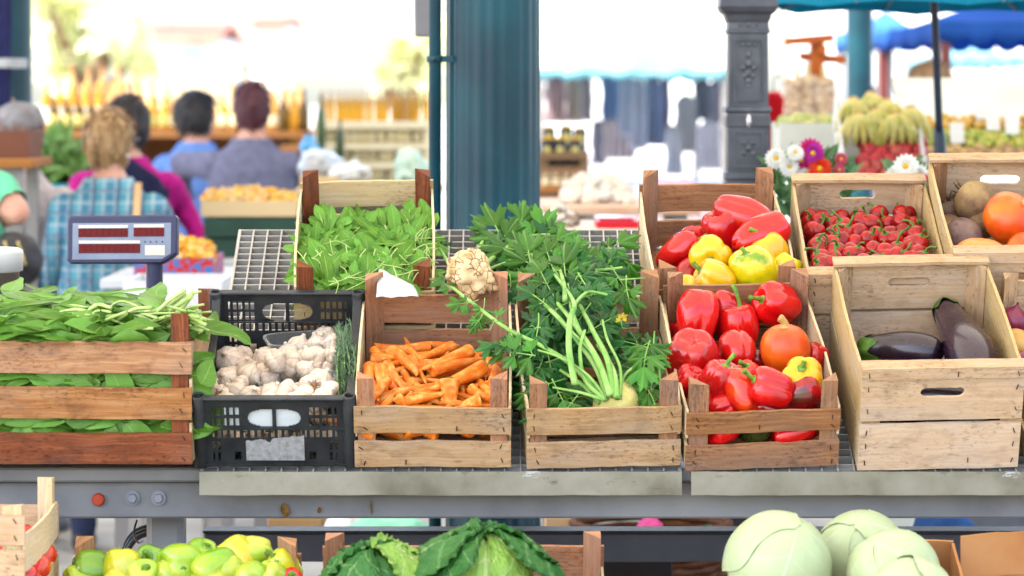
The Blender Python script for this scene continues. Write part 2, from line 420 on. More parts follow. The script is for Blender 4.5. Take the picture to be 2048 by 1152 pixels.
# ---------------------------------------------------------------- camera, sky, sun
cam = bpy.data.cameras.new('camera'); co = bpy.data.objects.new('camera', cam); COL.objects.link(co)
co.location = CAM; co.rotation_euler = (R(90), 0, 0); cam.sensor_width = 36; cam.lens = F/2048*36
cam.shift_y = -(576-YH)/2048; cam.clip_end = 900; cam.clip_start = .1
cam.dof.use_dof = True; cam.dof.focus_distance = 6.5; cam.dof.aperture_fstop = 4.2
sc.camera = co
sc.view_settings.view_transform = 'Standard'; sc.view_settings.look = 'None'; sc.view_settings.gamma = 1.0; sc.view_settings.exposure = EXPO = 2.6
sc.cycles.use_denoising = True; sc.cycles.max_bounces = 8; sc.cycles.diffuse_bounces = 3; sc.cycles.transparent_max_bounces = 16; sc.cycles.caustics_reflective = False; sc.cycles.caustics_refractive = False
try: sc.cycles.denoiser = 'OPENIMAGEDENOISE'
except Exception: pass
SUN_EL = R(52); SUN_AZ = R(-125)           # azimuth from +Y (ahead) towards +X; the sun is behind the camera's left shoulder
w = bpy.data.worlds.new('World'); sc.world = w; w.use_nodes = True; nt = w.node_tree
sky = nt.nodes.new('ShaderNodeTexSky'); sky.sky_type = 'NISHITA'; sky.sun_disc = False; sky.sun_elevation = SUN_EL; sky.sun_rotation = SUN_AZ
sky.air_density = 1.0; sky.dust_density = 2.4; sky.ozone_density = .6
bg = nt.nodes['Background']; bg.inputs[1].default_value = .15; lk(nt, sky.outputs[0], bg.inputs[0])
sl = bpy.data.lights.new('sun', 'SUN'); so = bpy.data.objects.new('sun', sl); COL.objects.link(so)
sl.energy = 3.0; sl.angle = R(.5); sl.color = (1, .91, .79)
sd = Vector((sin(SUN_AZ)*cos(SUN_EL), cos(SUN_AZ)*cos(SUN_EL), sin(SUN_EL)))
so.rotation_euler = sd.to_track_quat('Z', 'Y').to_euler(); so.location = sd*30
# ---------------------------------------------------------------- material set
W_ORANGE = wood('orange_brown_wood', A(218, 172, 126), A(188, 134, 90), A(126, 82, 52), .6, A(60, 22, 10))
W_TAN = wood('tan_wood', A(238, 208, 170), A(220, 180, 134), A(176, 124, 80), .45, A(90, 66, 48))
W_PINK = wood('pinkish_wood', A(222, 172, 135), A(200, 142, 104), A(150, 92, 60), .3, A(80, 50, 34))
W_BROWN = wood('brown_wood', A(208, 160, 120), A(182, 130, 92), A(132, 88, 60), .3, A(60, 38, 26))
W_PALE = wood('pale_wood', A(242, 214, 182), A(230, 196, 158), A(206, 162, 118), .36, A(120, 84, 54))
W_VENEER = wood('veneer_wood', A(246, 226, 186), A(236, 206, 156), A(208, 168, 114), .15, A(120, 90, 50))
W_RED = wood('red_brown_wood', A(172, 100, 60), A(136, 74, 42), A(84, 42, 24), .5, A(50, 18, 8))
STAPLE = surf('staple_metal', A(96, 62, 44), A(60, 40, 32), 60, .6, 0, metal=.4)
STEEL = surf('grey_painted_steel', A(132, 130, 130), A(150, 148, 147), 5, .45, .1, .002, c3=A(160, 158, 156))
STEEL_D = surf('dark_painted_steel', A(98, 98, 110), A(116, 116, 126), 6, .45, .1, .002)
GALV = surf('galvanised_steel', A(128, 124, 108), A(158, 154, 138), 9, .5, .12, .001, c3=A(170, 166, 152), metal=.25, stretch=(.6, 1, 3))
GALV2 = surf('grating_steel', A(186, 182, 176), A(206, 202, 196), 14, .45, .1, .001, metal=.3)
TRAY = surf('rubber_mat', A(74, 74, 78), A(100, 100, 102), 22, .8, .3, .002)
BLACKP = surf('black_plastic', A(28, 30, 32, 1), A(44, 46, 48, 1), 20, .42, .1, .001)
M_RED = surf('red_pepper_skin', A(196, 8, 18), A(222, 22, 26), 13, .15, .04, .001, c3=A(236, 44, 40), coat=.26, spec=.36, rvar=.06)
M_DRED = surf('dark_red_pepper_skin', A(166, 8, 24), A(200, 16, 38), 13, .15, .04, .001, c3=A(206, 30, 46), coat=.26, spec=.36, rvar=.06)
M_ORED = surf('orange_red_pepper_skin', A(226, 40, 20), A(240, 62, 36), 11, .15, .04, .001, c3=A(246, 96, 50), coat=.26, spec=.36, rvar=.06)
M_MIX = surf('ripening_pepper_skin', A(58, 66, 30), A(120, 26, 30), 13, .15, .04, .001, c3=A(190, 22, 30), coat=.26, spec=.36, lo=.4, hi=.56, rvar=.06)
M_YEL = surf('yellow_pepper_skin', A(250, 176, 10), A(252, 196, 20), 13, .15, .04, .001, c3=A(254, 214, 40), coat=.26, spec=.36, rvar=.06)
M_YELG = surf('yellow_green_pepper_skin', A(120, 160, 30), A(226, 206, 30), 13, .15, .04, .001, c3=A(248, 222, 30), coat=.26, spec=.36, lo=.34, hi=.5, rvar=.06)
M_LIME = surf('lime_pepper_skin', A(128, 176, 50), A(174, 204, 74), 8, .22, .05, .001, c3=A(228, 224, 100), coat=.5, var=.1, rvar=.06)
M_LIMEY = surf('yellow_lime_pepper_skin', A(180, 204, 66), A(222, 214, 74), 10, .22, .05, .001, c3=A(246, 186, 60), coat=.5, lo=.4, hi=.75, rvar=.06)
M_GREENP = surf('green_pepper_skin', A(110, 160, 50), A(150, 190, 70), 8, .22, .05, .001, coat=.5, rvar=.06)
M_STEM = surf('green_stem', A(84, 128, 40), A(140, 176, 76), 60, .5, .2, .001)
M_STEMD = surf('dark_green_stem', A(60, 96, 34), A(110, 146, 60), 60, .5, .2, .001)
def carrotskin():
    m = surf('carrot_skin', A(240, 114, 42), A(250, 138, 60), 10, .45, .05, .001, c3=A(254, 178, 104), stretch=(1, 1, .5), bscale=60, var=.1, spec=.22)
    nt = m.node_tree; b = nt.nodes['Principled BSDF']; src = b.inputs['Base Color'].links[0].from_socket
    n = nz(nt, vec(nt, 'Object', (7, 7, 75)), 1, 3); k = ramp(nt, n, [(.60, (0, 0, 0, 1)), (.70, (1, 1, 1, 1))])
    n2 = nz(nt, vec(nt, 'Object', (14, 14, 5)), 1, 4); k2 = ramp(nt, n2, [(.62, (0, 0, 0, 1)), (.74, (1, 1, 1, 1))])
    c = mixc(nt, mth(nt, 'MULTIPLY', k, .32), src, A(186, 84, 24)); c = mixc(nt, mth(nt, 'MULTIPLY', k2, .18), c, A(120, 70, 36)); lk(nt, c, b.inputs['Base Color']); return m
M_CARROT = carrotskin()
M_CROWN = surf('carrot_crown', A(92, 66, 34), A(120, 110, 50), 90, .8, .4, .002)
M_GARLIC = surf('garlic_skin', A(240, 212, 186, .62), A(250, 232, 210, .64), 2.2, .5, .12, .01, c3=A(226, 184, 166, .62), lo=.3, hi=.8, stretch=(1, 1, .3), var=.07, bscale=7)
def streak(m, n, c_, f, lim):
    nt = m.node_tree; b = nt.nodes['Principled BSDF']; src = b.inputs['Base Color'].links[0].from_socket; tc = nt.nodes.new('ShaderNodeTexCoord'); sp = nt.nodes.new('ShaderNodeSeparateXYZ'); lk(nt, tc.outputs['UV'], sp.inputs[0])
    w_ = nz(nt, vec(nt, 'Object', 2.0), 1, 3); q = mth(nt, 'SINE', mth(nt, 'ADD', mth(nt, 'MULTIPLY', sp.outputs[0], n*2*PI), mth(nt, 'MULTIPLY', w_, 5.0)))
    c = mixc(nt, mth(nt, 'MULTIPLY', ramp(nt, q, [(lim, (0, 0, 0, 1)), (1, (1, 1, 1, 1))]), f), src, c_); lk(nt, c, b.inputs['Base Color'])
streak(M_GARLIC, 8, A(186, 132, 112, .6), .38, .7)
M_ROOTB = surf('dry_garlic_roots', A(150, 100, 62), A(206, 158, 108), 120, .9, .3, .002)
M_AUB = surf('aubergine_skin', A(34, 16, 32, .7), A(48, 24, 44, .7), 8, .27, .02, .001, coat=.24, spec=.42, rvar=.03, c3=A(74, 38, 62, .7), lo=.4, hi=.9)
M_PUMP = surf('orange_pumpkin_skin', A(226, 84, 16), A(240, 106, 28), 16, .38, .12, .001, c3=A(246, 130, 50), coat=.15)
M_PUMPL = surf('pale_orange_pumpkin_skin', A(240, 140, 66), A(246, 162, 92), 14, .42, .12, .001, coat=.1)
M_CORK = surf('corky_stem', A(190, 150, 90), A(226, 196, 140), 60, .85, .4, .002)
M_CHILI = surf('cherry_pepper_skin', A(136, 2, 18), A(170, 6, 28), 1.2, .2, .0, .01, spec=.25, c3=A(196, 16, 38), coat=.12, rvar=.05, var=.12)
M_BEET = surf('beetroot_skin', A(112, 84, 66), A(150, 120, 90), 24, .8, .4, .002, c3=A(176, 150, 104))
M_BEETP = surf('purple_beetroot_skin', A(96, 70, 72), A(136, 108, 100), 24, .75, .4, .002, c3=A(150, 128, 110))
M_ONION = surf('red_onion_skin', A(112, 26, 56), A(146, 46, 80), 16, .35, .1, .001, stretch=(1, 1, .3), coat=.3)
M_ONIONY = surf('yellow_onion_skin', A(214, 160, 84), A(236, 190, 110), 16, .4, .1, .001, stretch=(1, 1, .3), coat=.2)
M_TOM = surf('tomato_skin', A(206, 30, 22), A(226, 54, 34), 8, .2, .03, .001, c3=A(232, 100, 50), coat=.5)
M_CELROOT = surf('celeriac_skin', A(196, 146, 92), A(236, 200, 150), 40, .75, .5, .004, c3=A(244, 216, 172), lo=.3, hi=.6)
M_CELYEL = surf('fresh_celeriac_skin', A(206, 196, 110), A(228, 218, 146), 40, .7, .5, .003)
M_STALK = surf('celery_stalk', A(104, 160, 70), A(150, 196, 104), 20, .42, .15, .001, stretch=(1, 1, .3), c3=A(176, 212, 130))
M_STALKL = surf('pale_stalk', A(166, 200, 106), A(208, 226, 150), 20, .42, .15, .001)
def rootskin():
    m = surf('celeriac_root_skin', A(200, 150, 96), A(238, 204, 154), 40, .75, .5, .004, c3=A(246, 220, 176), lo=.3, hi=.6)
    nt = m.node_tree; b = nt.nodes['Principled BSDF']; src = b.inputs['Base Color'].links[0].from_socket
    v = nd(nt, 'ShaderNodeTexVoronoi', {'Scale': 62.0}, feature='DISTANCE_TO_EDGE'); lk(nt, vec(nt, 'Object', 1.0, False), v.inputs['Vector'])
    k = mth(nt, 'MULTIPLY', mth(nt, 'LESS_THAN', v.outputs['Distance'], .05), mth(nt, 'GREATER_THAN', nz(nt, vec(nt, 'Object', 30.0, False), 1, 2), .44))
    c = mixc(nt, mth(nt, 'MULTIPLY', k, .8), src, A(120, 70, 36)); lk(nt, c, b.inputs['Base Color']); return m
M_CELROOT = rootskin()
L_CEL = leafmat('celery_leaf', A(50, 108, 34), A(106, 162, 64), A(130, 180, 100), .28, .36, .022, 0.0)
L_CELD = leafmat('dark_celery_leaf', A(36, 88, 38), A(68, 126, 54), A(100, 150, 84), .25, .36, .022, 0.0)
L_SPIN = leafmat('spinach_leaf', A(64, 122, 38), A(144, 188, 84), A(160, 200, 110), .28, .42, .03, 9.0)
L_ARUG = leafmat('rocket_leaf', A(84, 150, 44), A(150, 200, 88), A(168, 206, 116), .32, .45, .045, 7.0)
L_ROSE = leafmat('rosemary_needle', A(84, 112, 78), A(136, 160, 124), A(160, 180, 150), .15, .6, .0, 0)
L_YEL = leafmat('yellowed_leaf', A(196, 176, 40), A(226, 200, 70), A(230, 210, 110), .3, .5, .0, 0)
PAPER = surf('white_paper', A(222, 230, 232), A(240, 246, 246), 12, .8, .2, .003)
CLEARP = clear('clear_plastic', (.98, .98, .98, 1), .07, .12, A(240, 240, 238))

# ---------------------------------------------------------------- stall
st = thing('market_stall', 'grey painted steel stall frame of beams and a square leg under the crate shelves', 'market stall', (0, 6.4, 0))
def part(name, mats, fn, parent, bevel=None):
    mb = MB(); fn(mb); inv = parent.matrix_world.inverted() if False else Matrix.Translation(-parent.location)
    mb.mat(inv); return mb.build(name, mats, parent)
def beam(Y, y0, y1, depth, x0, x1):
    z1 = P(0, y0, Y).z; z0 = P(0, y1, Y).z
    def fn(mb): box(mb, ((x0+x1)/2, Y+depth/2, (z0+z1)/2), (x1-x0, depth, z1-z0), bev=.004)
    return fn
part('beam', STEEL, beam(6.30, 962, 1037, .06, -1.6, 1.7), st)
def flange(mb):
    box(mb, (.05, 6.33, P(0, 946, 6.28).z-.003), (3.3, .12, P(0, 930, 6.28).z-P(0, 962, 6.28).z-.004), bev=.004)
part('beam_flange', STEEL, flange, st)
part('rear_beam', STEEL_D, beam(6.95, 1066, 1124, .06, -.66, 1.9), st)
def lip(mb): box(mb, (.62, 6.975, P(0, 1063, 6.95).z), (2.56, .075, .006))
part('beam_edge', surf('black_edge', A(40, 40, 44), A(60, 60, 62), 10, .5, .1), lip, st)
def leg(mb): box(mb, (P(333, 0, 6.42).x, 6.42, .372), (.073, .073, .744-.02), bev=.012)
part('leg', STEEL, leg, st)
def leg2(mb): box(mb, (1.45, 6.42, .372), (.073, .073, .724), bev=.012)
part('leg', STEEL, leg2, st)
for px in (265, 317):
    b = P(px, 996, 6.297)
    def bolt(mb):
        s = len(mb.v); lathe(mb, [(0, .002), (.0145, .002), (.0145, 0), (0, 0)][::-1], 20)
        lathe(mb, [(0, .002), (.0095, .002), (.0095, .009), (.0082, .0105), (0, .0105)], 6)
        mb.mat(Matrix.Translation(b) @ Matrix.Rotation(R(90), 4, 'X'), s); mb.sm = [False]*len(mb.sm)
    part('bolt', surf('bolt_steel', A(150, 150, 158), A(166, 166, 172), 30, .45, .1), bolt, st)
b = P(197, 999, 6.297)
def capf(mb):
    lathe(mb, [(0, 0), (.0125, 0), (.0125, .004), (.010, .007), (0, .0075)], 20); mb.mat(Matrix.Translation(b) @ Matrix.Rotation(R(90), 4, 'X')); mb.sm = [False]*len(mb.sm)
part('plug', surf('red_plastic', A(186, 66, 44), A(206, 84, 58), 40, .5, .1), capf, st)
def top(mb): box(mb, (-1.2, 6.62, .814), (1.18, .56, .022), bev=.003)
part('table_top', STEEL, top, st)
def low(mb): box(mb, (0, 0, 0), (3.2, .62, .012), M=Matrix.Rotation(TH, 3, 'X')); mb.mat(Matrix.Translation(LOW.pt(.1, .24, -.012)))
part('lower_shelf', STEEL_D, low, st)
def brk(mb):
    box(mb, (-1.15, 5.87, .607), (.8, .5, .014), bev=.002)
    for x in (-1.5, -.8): box(mb, (x, 5.87, .3), (.04, .04, .6))
part('side_shelf', STEEL, brk, st)

def grating(label, u0, u1):
    o = UP.pt((u0+u1)/2, 0, 0); t = thing('grating_shelf', label, 'shelf', o, (TH, 0, 0), 'sloping grating shelves of the stall')
    Wd = (u1-u0); L = .985; mb = MB(); n = round(Wd/.031)
    for i in range(n+1):
        x = -Wd/2+Wd*i/n; w_ = .006 if i in (0, n) else .0032
        box(mb, (x, L/2, -.013), (w_, L, .024))
    m = round(L/.027)
    for j in range(m+1): box(mb, (0, L*j/m, -.0105), (Wd, .0032, .016))
    mb.build('grid', GALV2, t)
    mb = MB(); box(mb, (0, L/2, -.034), (Wd-.004, L, .006)); mb.build('mat', TRAY, t)
    mb = MB(); q = Matrix.Rotation(-TH, 3, 'X')
    board(mb, q @ Vector((-Wd/2-.003, -.008, -.0225)), q @ Vector((Wd/2+.003, -.008, -.0225)), q @ Vector((0, 0, .0225)), q @ Vector((0, .0045, 0)), 30, .0006)
    mb.build('front_lip', LIPM, t)
    return t
def lipmat():
    m = surf('worn_galvanised_lip', A(120, 116, 98), A(150, 146, 128), 7, .5, .15, .001, c3=A(166, 162, 146), metal=.2)
    nt = m.node_tree; b = nt.nodes['Principled BSDF']; src = b.inputs['Base Color'].links[0].from_socket
    s = nz(nt, vec(nt, 'Object', (9, 9, 40), False), 1, 6, .7); c = mixc(nt, ramp(nt, s, [(.63, (0, 0, 0, 1)), (.67, (1, 1, 1, 1))]), src, A(214, 214, 214))
    s2 = nz(nt, vec(nt, 'Object', (30, 30, 60), False), 1, 6, .7); c = mixc(nt, ramp(nt, s2, [(.6, (0, 0, 0, 1)), (.75, (.8, .8, .8, 1))]), c, A(84, 70, 44))
    lk(nt, c, b.inputs['Base Color']); return m
LIPM = lipmat()
grating('galvanised grating shelf under the garlic, carrot and celery crates', (403-1024)/1040, (1360-1024)/1040)
grating('galvanised grating shelf under the red pepper and aubergine crates', (1385-1024)/1040, 1.22)

# ---------------------------------------------------------------- crates
def staple(mb, x, y, z, a, mi):
    s = len(mb.v); board(mb, (-.0052, 0, 0), (.0052, 0, 0), (0, 0, .0008), (0, .0006, 0), 3, .0005, mi=mi)
    mb.mat(Matrix.Translation((x, y, z)) @ Matrix.Rotation(a, 4, 'Y'), s)
def crate_root(name, label, fr, u, v, rz, lift=0.0, group=None, w=0.0):
    M = Matrix.Rotation(fr.th, 3, 'X') @ Matrix.Rotation(R(rz), 3, 'Z')
    return thing(name, label, 'crate', fr.pt(u, v, lift), M.to_euler(), group)
def slat_crate(label, fr, u, v, W, L, ph, slats, rz=0.0, mf=None, mp=None, ms=None, rear=None, sides=None, phr=None, lift=0.004, rslats=None, bow=.003, notop=False, group='open slatted crates with corner posts'):
    """slats: (bottom, top, material) of the front boards; posts stand inside the corners"""
    t = crate_root('slatted_crate', label, fr, u, v, rz, lift, group); T = .006; phr = phr or ph; x = W/2
    for nm, y, ss in (('front_side', 0.0, slats), ('rear_side', L, rslats or slats)):
        mb = MB(); mats = []
        for (a, b, m) in ss:
            if m not in mats: mats.append(m)
            j = rnd.uniform(-.002, .002)
            board(mb, (-x, y, (a+b)/2+j), (x, y, (a+b)/2-j), (0, 0, (b-a)/2), (0, T/2, 0), 16, .0013, rnd.uniform(-bow, bow), mats.index(m))
            if nm == 'front_side':
                for sx in (-1, 1):
                    for zz in (a+.013, b-.013): staple(mb, sx*(x-.017)+rnd.uniform(-.005, .005), y-T/2-.0008, zz+rnd.uniform(-.004, .004), rnd.uniform(.6, 1.9), len(ss)+0)
                if rnd.random() < .6: staple(mb, rnd.uniform(-.06, .06), y-T/2-.0008, a+.012, R(90), len(ss))
        while len(mats) < len(ss): mats.append(mats[-1])
        mb.build(nm, mats+[STAPLE], t)
    for sx in (-1, 1):
        for y, h, sy in ((T/2+.0012, ph, 1), (L-T/2-.0012, phr, -1)):
            mb = MB(); hh = h+rnd.uniform(-.004, .004)
            tri_post(mb, sx*(x-T-.001), y, .001, hh, -sx, sy, rnd.uniform(.031, .036)); mb.build('corner_post', mp, t)
        mb = MB()
        for (a, b) in (sides or ((.004, .055), (.07, .132))):
            bz = rnd.uniform(.001, .006)
            board(mb, (sx*(x-T/2), T/2+.001, (a+b)/2), (sx*(x-T/2), L-T/2-.001, (a+b)/2+rnd.uniform(-.004, .006)), (0, 0, (b-a)/2), (T*.4, 0, 0), 14, .0016, sx*bz)
        mb.build('veneer_side', ms, t)
    mb = MB(); nb = 4
    for i in range(nb):
        yy = .055+(L-.11)*i/3; board(mb, (-x+T*1.2, yy, .004), (x-T*1.2, yy, .004), (0, (L-.03)/nb*.46, 0), (0, 0, .0025), 8, .001)
    mb.build('base_boards', W_PINK, t)
    return t
def plank_crate(label, fr, u, v, W, L, h, rz=0.0, m=W_PALE, mp=W_TAN, gap=.35, slot=.085, rearm=None, lift=0.004, frail=True):
    """solid plank crate: hand hole in the upper end boards, flat rail along both ends' top"""
    t = crate_root('plank_crate', label, fr, u, v, rz, lift, 'solid plank crates with hand holes'); T = .007; x = W/2; zs = h*.455
    for nm, y, s in (('front_side', 0.0, -1), ('rear_side', L, 1)):
        mb = MB()
        slot_board(mb, (0, y, (zs+.008+h-.006)/2), W-.002, h-.006-zs-.008, T, slot, .021, .006)
        board(mb, (-x+.001, y, zs/2), (x-.001, y, zs/2), (0, 0, zs/2-.001), (0, T/2, 0), 12, .001, rnd.uniform(-.001, .002))
        board(mb, (-x-.001, y+s*.002-s*.010, h-.0022), (x+.001, y+s*.002-s*.010, h-.0022), (0, .0165, 0), (0, 0, .0034), 14, .0014, .0012)
        if s < 0:
            board(mb, (-x-.001, y-T/2-.003, h-.011), (x+.001, y-T/2-.003, h-.011), (0, 0, .0105), (0, .0024, 0), 12, .0008)
            for sx in (-1, 1):
                for zz in (.018, .055, zs-.018, zs+.03, h-.045, h-.012): staple(mb, sx*(x-.014), y-T/2-(.0012 if zz < h-.02 else .0062), zz, rnd.uniform(1.2, 1.9), 1)
            staple(mb, rnd.uniform(-.02, .03), y-T/2-.0062, h-.012, R(90), 1); staple(mb, rnd.uniform(.02, .06), y-T/2-.0012, .02, R(90), 1)
        mb.build(nm, [m, STAPLE], t)
    for sx in (-1, 1):
        for y, sy in ((T/2+.001, 1), (L-T/2-.001, -1)):
            mb = MB(); tri_post(mb, sx*(x-T-.0005), y, .001, h-.007, -sx, sy, .033); mb.build('corner_post', mp, t)
        mb = MB()
        for (a, b) in ((.003, h*.46), (h*.475, h-.012)):
            board(mb, (sx*(x-T/2), T/2+.001, (a+b)/2), (sx*(x-T/2), L-T/2-.001, (a+b)/2), (0, 0, (b-a)/2), (T*.42, 0, 0), 12, .0012, sx*rnd.uniform(.001, .004))
        mb.build('plank_side', W_VENEER, t)
    mb = MB()
    for i in range(4):
        yy = .055+(L-.11)*i/3; board(mb, (-x+T*1.2, yy, .004), (x-T*1.2, yy, .004), (0, (L-.03)/8*.97, 0), (0, 0, .0025), 8, .001)
    mb.build('base_boards', W_PALE, t)
    return t
LEN = .43
C_CAR = slat_crate('slatted wooden crate full of carrots, with blackened staples in its boards', UP, -.152, .004, .30, LEN, .197, [(.004, .060, W_TAN), (.079, .136, W_TAN)], 0, None, W_PINK, W_VENEER, rslats=[(.005, .058, W_PINK), (.078, .142, W_PINK)], phr=.196)
C_CEL = slat_crate('slatted wooden crate with a celery plant and its white root inside', UP, .176, .004, .296, LEN, .192, [(.004, .060, W_TAN), (.079, .136, W_TAN)], 3.2, None, W_BROWN, W_VENEER, rslats=[(.006, .058, W_TAN), (.076, .136, W_VENEER)], phr=.196)
C_RPEP = slat_crate('slatted brown crate in front holding red peppers and a small round pumpkin', UP, .480, .004, .296, LEN, .190, [(.002, .056, W_BROWN), (.083, .128, W_BROWN)], 3.6, None, W_BROWN, W_VENEER, rslats=[(.005, .058, W_BROWN), (.09, .165, W_BROWN)], phr=.2)
C_MPEP = slat_crate('slatted brown crate behind, heaped with red and yellow bell peppers', UP, .437, .447, .29, LEN, .193, [(.004, .060, W_BROWN), (.079, .15, W_BROWN)], 2.6, None, W_BROWN, W_VENEER, rslats=[(.018, .078, W_BROWN), (.098, .162, W_BROWN)], phr=.2, sides=((.004, .06), (.072, .15)))
C_ARU = slat_crate('slatted wooden crate with red brown posts, heaped with rocket leaves', UP, -.300, .447, .285, LEN, .193, [(.004, .060, W_VENEER), (.079, .14, W_VENEER)], 1.5, None, W_RED, W_VENEER, rslats=[(.03, .09, W_VENEER), (.11, .17, W_VENEER)], phr=.2, sides=((.004, .06), (.072, .15)))
C_SPI = slat_crate('large orange brown slatted crate overflowing with spinach', LEFT, -.863, 0, .507, .46, .285, [(.002, .062, W_RED), (.089, .150, W_ORANGE), (.177, .238, W_ORANGE)], -1.2, None, W_RED, W_TAN, rslats=[(.002, .06, W_ORANGE), (.089, .150, W_ORANGE), (.177, .238, W_ORANGE)], sides=((.004, .08), (.1, .165), (.18, .235)), bow=.002)
C_AUB = plank_crate('pale plank crate with hand holes holding glossy aubergines', UP, .818, .004, .312, LEN, .226, 2.2)
C_CHI = plank_crate('pale plank crate full of small round red chillies', UP, .741, .447, .285, LEN, .183, 0, slot=.078)
C_BEE = plank_crate('tall plank crate with beetroots and orange pumpkins, behind the onion crate', UP, 1.045, .447, .31, LEN, .232, 0, mp=W_BROWN)
C_ONI = slat_crate('slatted crate with purple and yellow onions at the right end of the shelf', UP, 1.139, .004, .300, LEN, .19, [(.004, .060, W_BROWN), (.079, .136, W_BROWN)], 1.0, None, W_TAN, W_VENEER, rslats=[(.005, .058, W_PALE), (.074, .137, W_PALE)], phr=.2)
# lower row
C_LIM = slat_crate('low slatted crate heaped with pale green peppers under the garlic crate', LOW, -.60, .0, .42, .40, .19, [(.004, .06, W_TAN), (.08, .135, W_TAN)], 0, None, W_ORANGE, W_VENEER, rslats=[(.004, .06, W_ORANGE), (.09, .165, W_ORANGE)], phr=.205)
C_SAV = slat_crate('low slatted crate with crinkled savoy cabbages under the carrots', LOW, -.09, .0, .52, .40, .19, [(.004, .06, W_TAN), (.08, .135, W_TAN)], 0, None, W_PINK, W_VENEER, rslats=[(.004, .06, W_PINK), (.09, .18, W_PINK)], phr=.215)
FLAT = Frame((0, 5.64, .615), R(1))
C_TOM = slat_crate('pale slatted crate with tomatoes and a bent side slat at the lower left', FLAT, -1.03, .0, .37, .42, .205, [(.004, .06, W_PALE), (.072, .13, W_PALE), (.138, .19, W_PALE)], 0, None, W_VENEER, W_VENEER, rslats=[(.004, .06, W_PALE), (.09, .15, W_PALE)], phr=.205, sides=((.004, .06), (.09, .155)), bow=.002)

# carton under the white cabbages and the torn carton beside it
CARD = surf('brown_cardboard', A(176, 120, 74), A(196, 140, 92), 6, .85, .2, .002, c3=A(206, 152, 104))
def carton(label, u, v, W, L, h, flap, rz=0):
    t = crate_root('cardboard_box', label, LOW, u, v, rz, .004, 'cardboard boxes on the low shelf'); t['category'] = 'cardboard box'; T = .005
    mb = MB()
    for (p, q, tv) in (((-W/2, 0, h/2), (W/2, 0, h/2), (0, T/2, 0)), ((-W/2, L, h/2), (W/2, L, h/2), (0, T/2, 0)), ((-W/2+.001, T, h/2), (-W/2+.001, L-T, h/2), (T/2, 0, 0)), ((W/2-.001, T, h/2), (W/2-.001, L-T, h/2), (T/2, 0, 0))):
        board(mb, p, q, (0, 0, h/2), tv, 14, .003, .004)
    box(mb, (0, L/2, .004), (W-.02, L-.02, .004)); mb.build('box_wall', CARD, t)
    if flap:
        mb = MB(); s = len(mb.v); board(mb, (-W/2+.02, L+.004, h+.04), (W/2-.02, L+.004, h+.045), (0, .012, .04), (0, T/2, -.001), 14, .004, .012); mb.build('flap', CARD, t)
    return t
carton('brown cardboard box filled with white cabbages', .61, 0, .41, .40, .19, False)
carton('torn brown cardboard box with a raised flap at the lower right', 1.01, .0, .36, .40, .12, True, 3)

# black plastic crate
def mask_panel(mb, W, Hh, T, fn, nx, nz_, mi=0, M=None):
    v = []; idx = {}; f = []
    sol = [[fn(-W/2+W*(i+.5)/nx, Hh*(k+.5)/nz_) for k in range(nz_)] for i in range(nx)]
    def vi(i, k, s):
        key = (i, k, s)
        if key not in idx: idx[key] = len(v); v.append(Vector((-W/2+W*i/nx, s*T/2, Hh*k/nz_)))
        return idx[key]
    for i in range(nx):
        for k in range(nz_):
            if not sol[i][k]: continue
            f.append((vi(i, k, -1), vi(i+1, k, -1), vi(i+1, k+1, -1), vi(i, k+1, -1)))
            f.append((vi(i, k+1, 1), vi(i+1, k+1, 1), vi(i+1, k, 1), vi(i, k, 1)))
            for (di, dk, e) in ((-1, 0, ((i, k+1), (i, k))), (1, 0, ((i+1, k), (i+1, k+1))), (0, -1, ((i, k), (i+1, k))), (0, 1, ((i+1, k+1), (i, k+1)))):
                a, b_ = i+di, k+dk
                if not (0 <= a < nx and 0 <= b_ < nz_) or not sol[a][b_]:
                    f.append((vi(*e[0], 1), vi(*e[1], 1), vi(*e[1], -1), vi(*e[0], -1)))
    if M: v = [M @ p for p in v]
    mb.add(v, f, mi=mi, smooth=False)
C_BLK = crate_root('plastic_crate', 'black plastic lattice crate holding garlic bulbs and rosemary', UP, -.4545, .006, 0, .004)
BW, BH = .300, .150
def endmask(x, z):
    if z < .012 or z > BH-.012 or abs(x) > BW/2-.03: return True
    e = ((abs(x)-.004)/.05, (z-.108)/.022)
    if abs(x) < .056 and .086 < z < .130:
        if abs(x) < .004: return True
        r = (abs(x)/.050)**2.6+(abs(z-.108)/.021)**2.6
        return r > 1
    if abs(x) < .062 and z > .06: return True if z > .086 or z < .064 else not ((x*1000) % 13 > 5)
    if z < .058 and abs(x) < .105:
        return not (.066 < abs(x) < .078 and .014 < z < .034)
    col = ((abs(x)-.062)*1000) % 12.2 > 5.0
    row = any(a < z < b for a, b in ((.014, .032), (.038, .056), (.064, .082), (.089, .108), (.114, .132)))
    return not (col and row)
def sidemask(y, z):
    if z < .03 or z > .085 or abs(y) > LEN/2-.05: return True
    return not (((abs(y)*1000) % 14 > 6) and (.035 < z < .055 or .06 < z < .08))
for nm, y in (('front_panel', .0), ('rear_panel', LEN-.02)):
    mb = MB(); mask_panel(mb, BW-.02, BH, .0035, endmask, 150, 75, M=Matrix.Translation((0, y+.006, 0)))
    for z in (.0865, .006): box(mb, (0, y+.0015, z), (BW-.024, .006, .003))
    box(mb, (0, y+.006, BH+.002), (BW-.03, .017, .006), bev=.002); mb.build(nm, BLACKP, C_BLK)
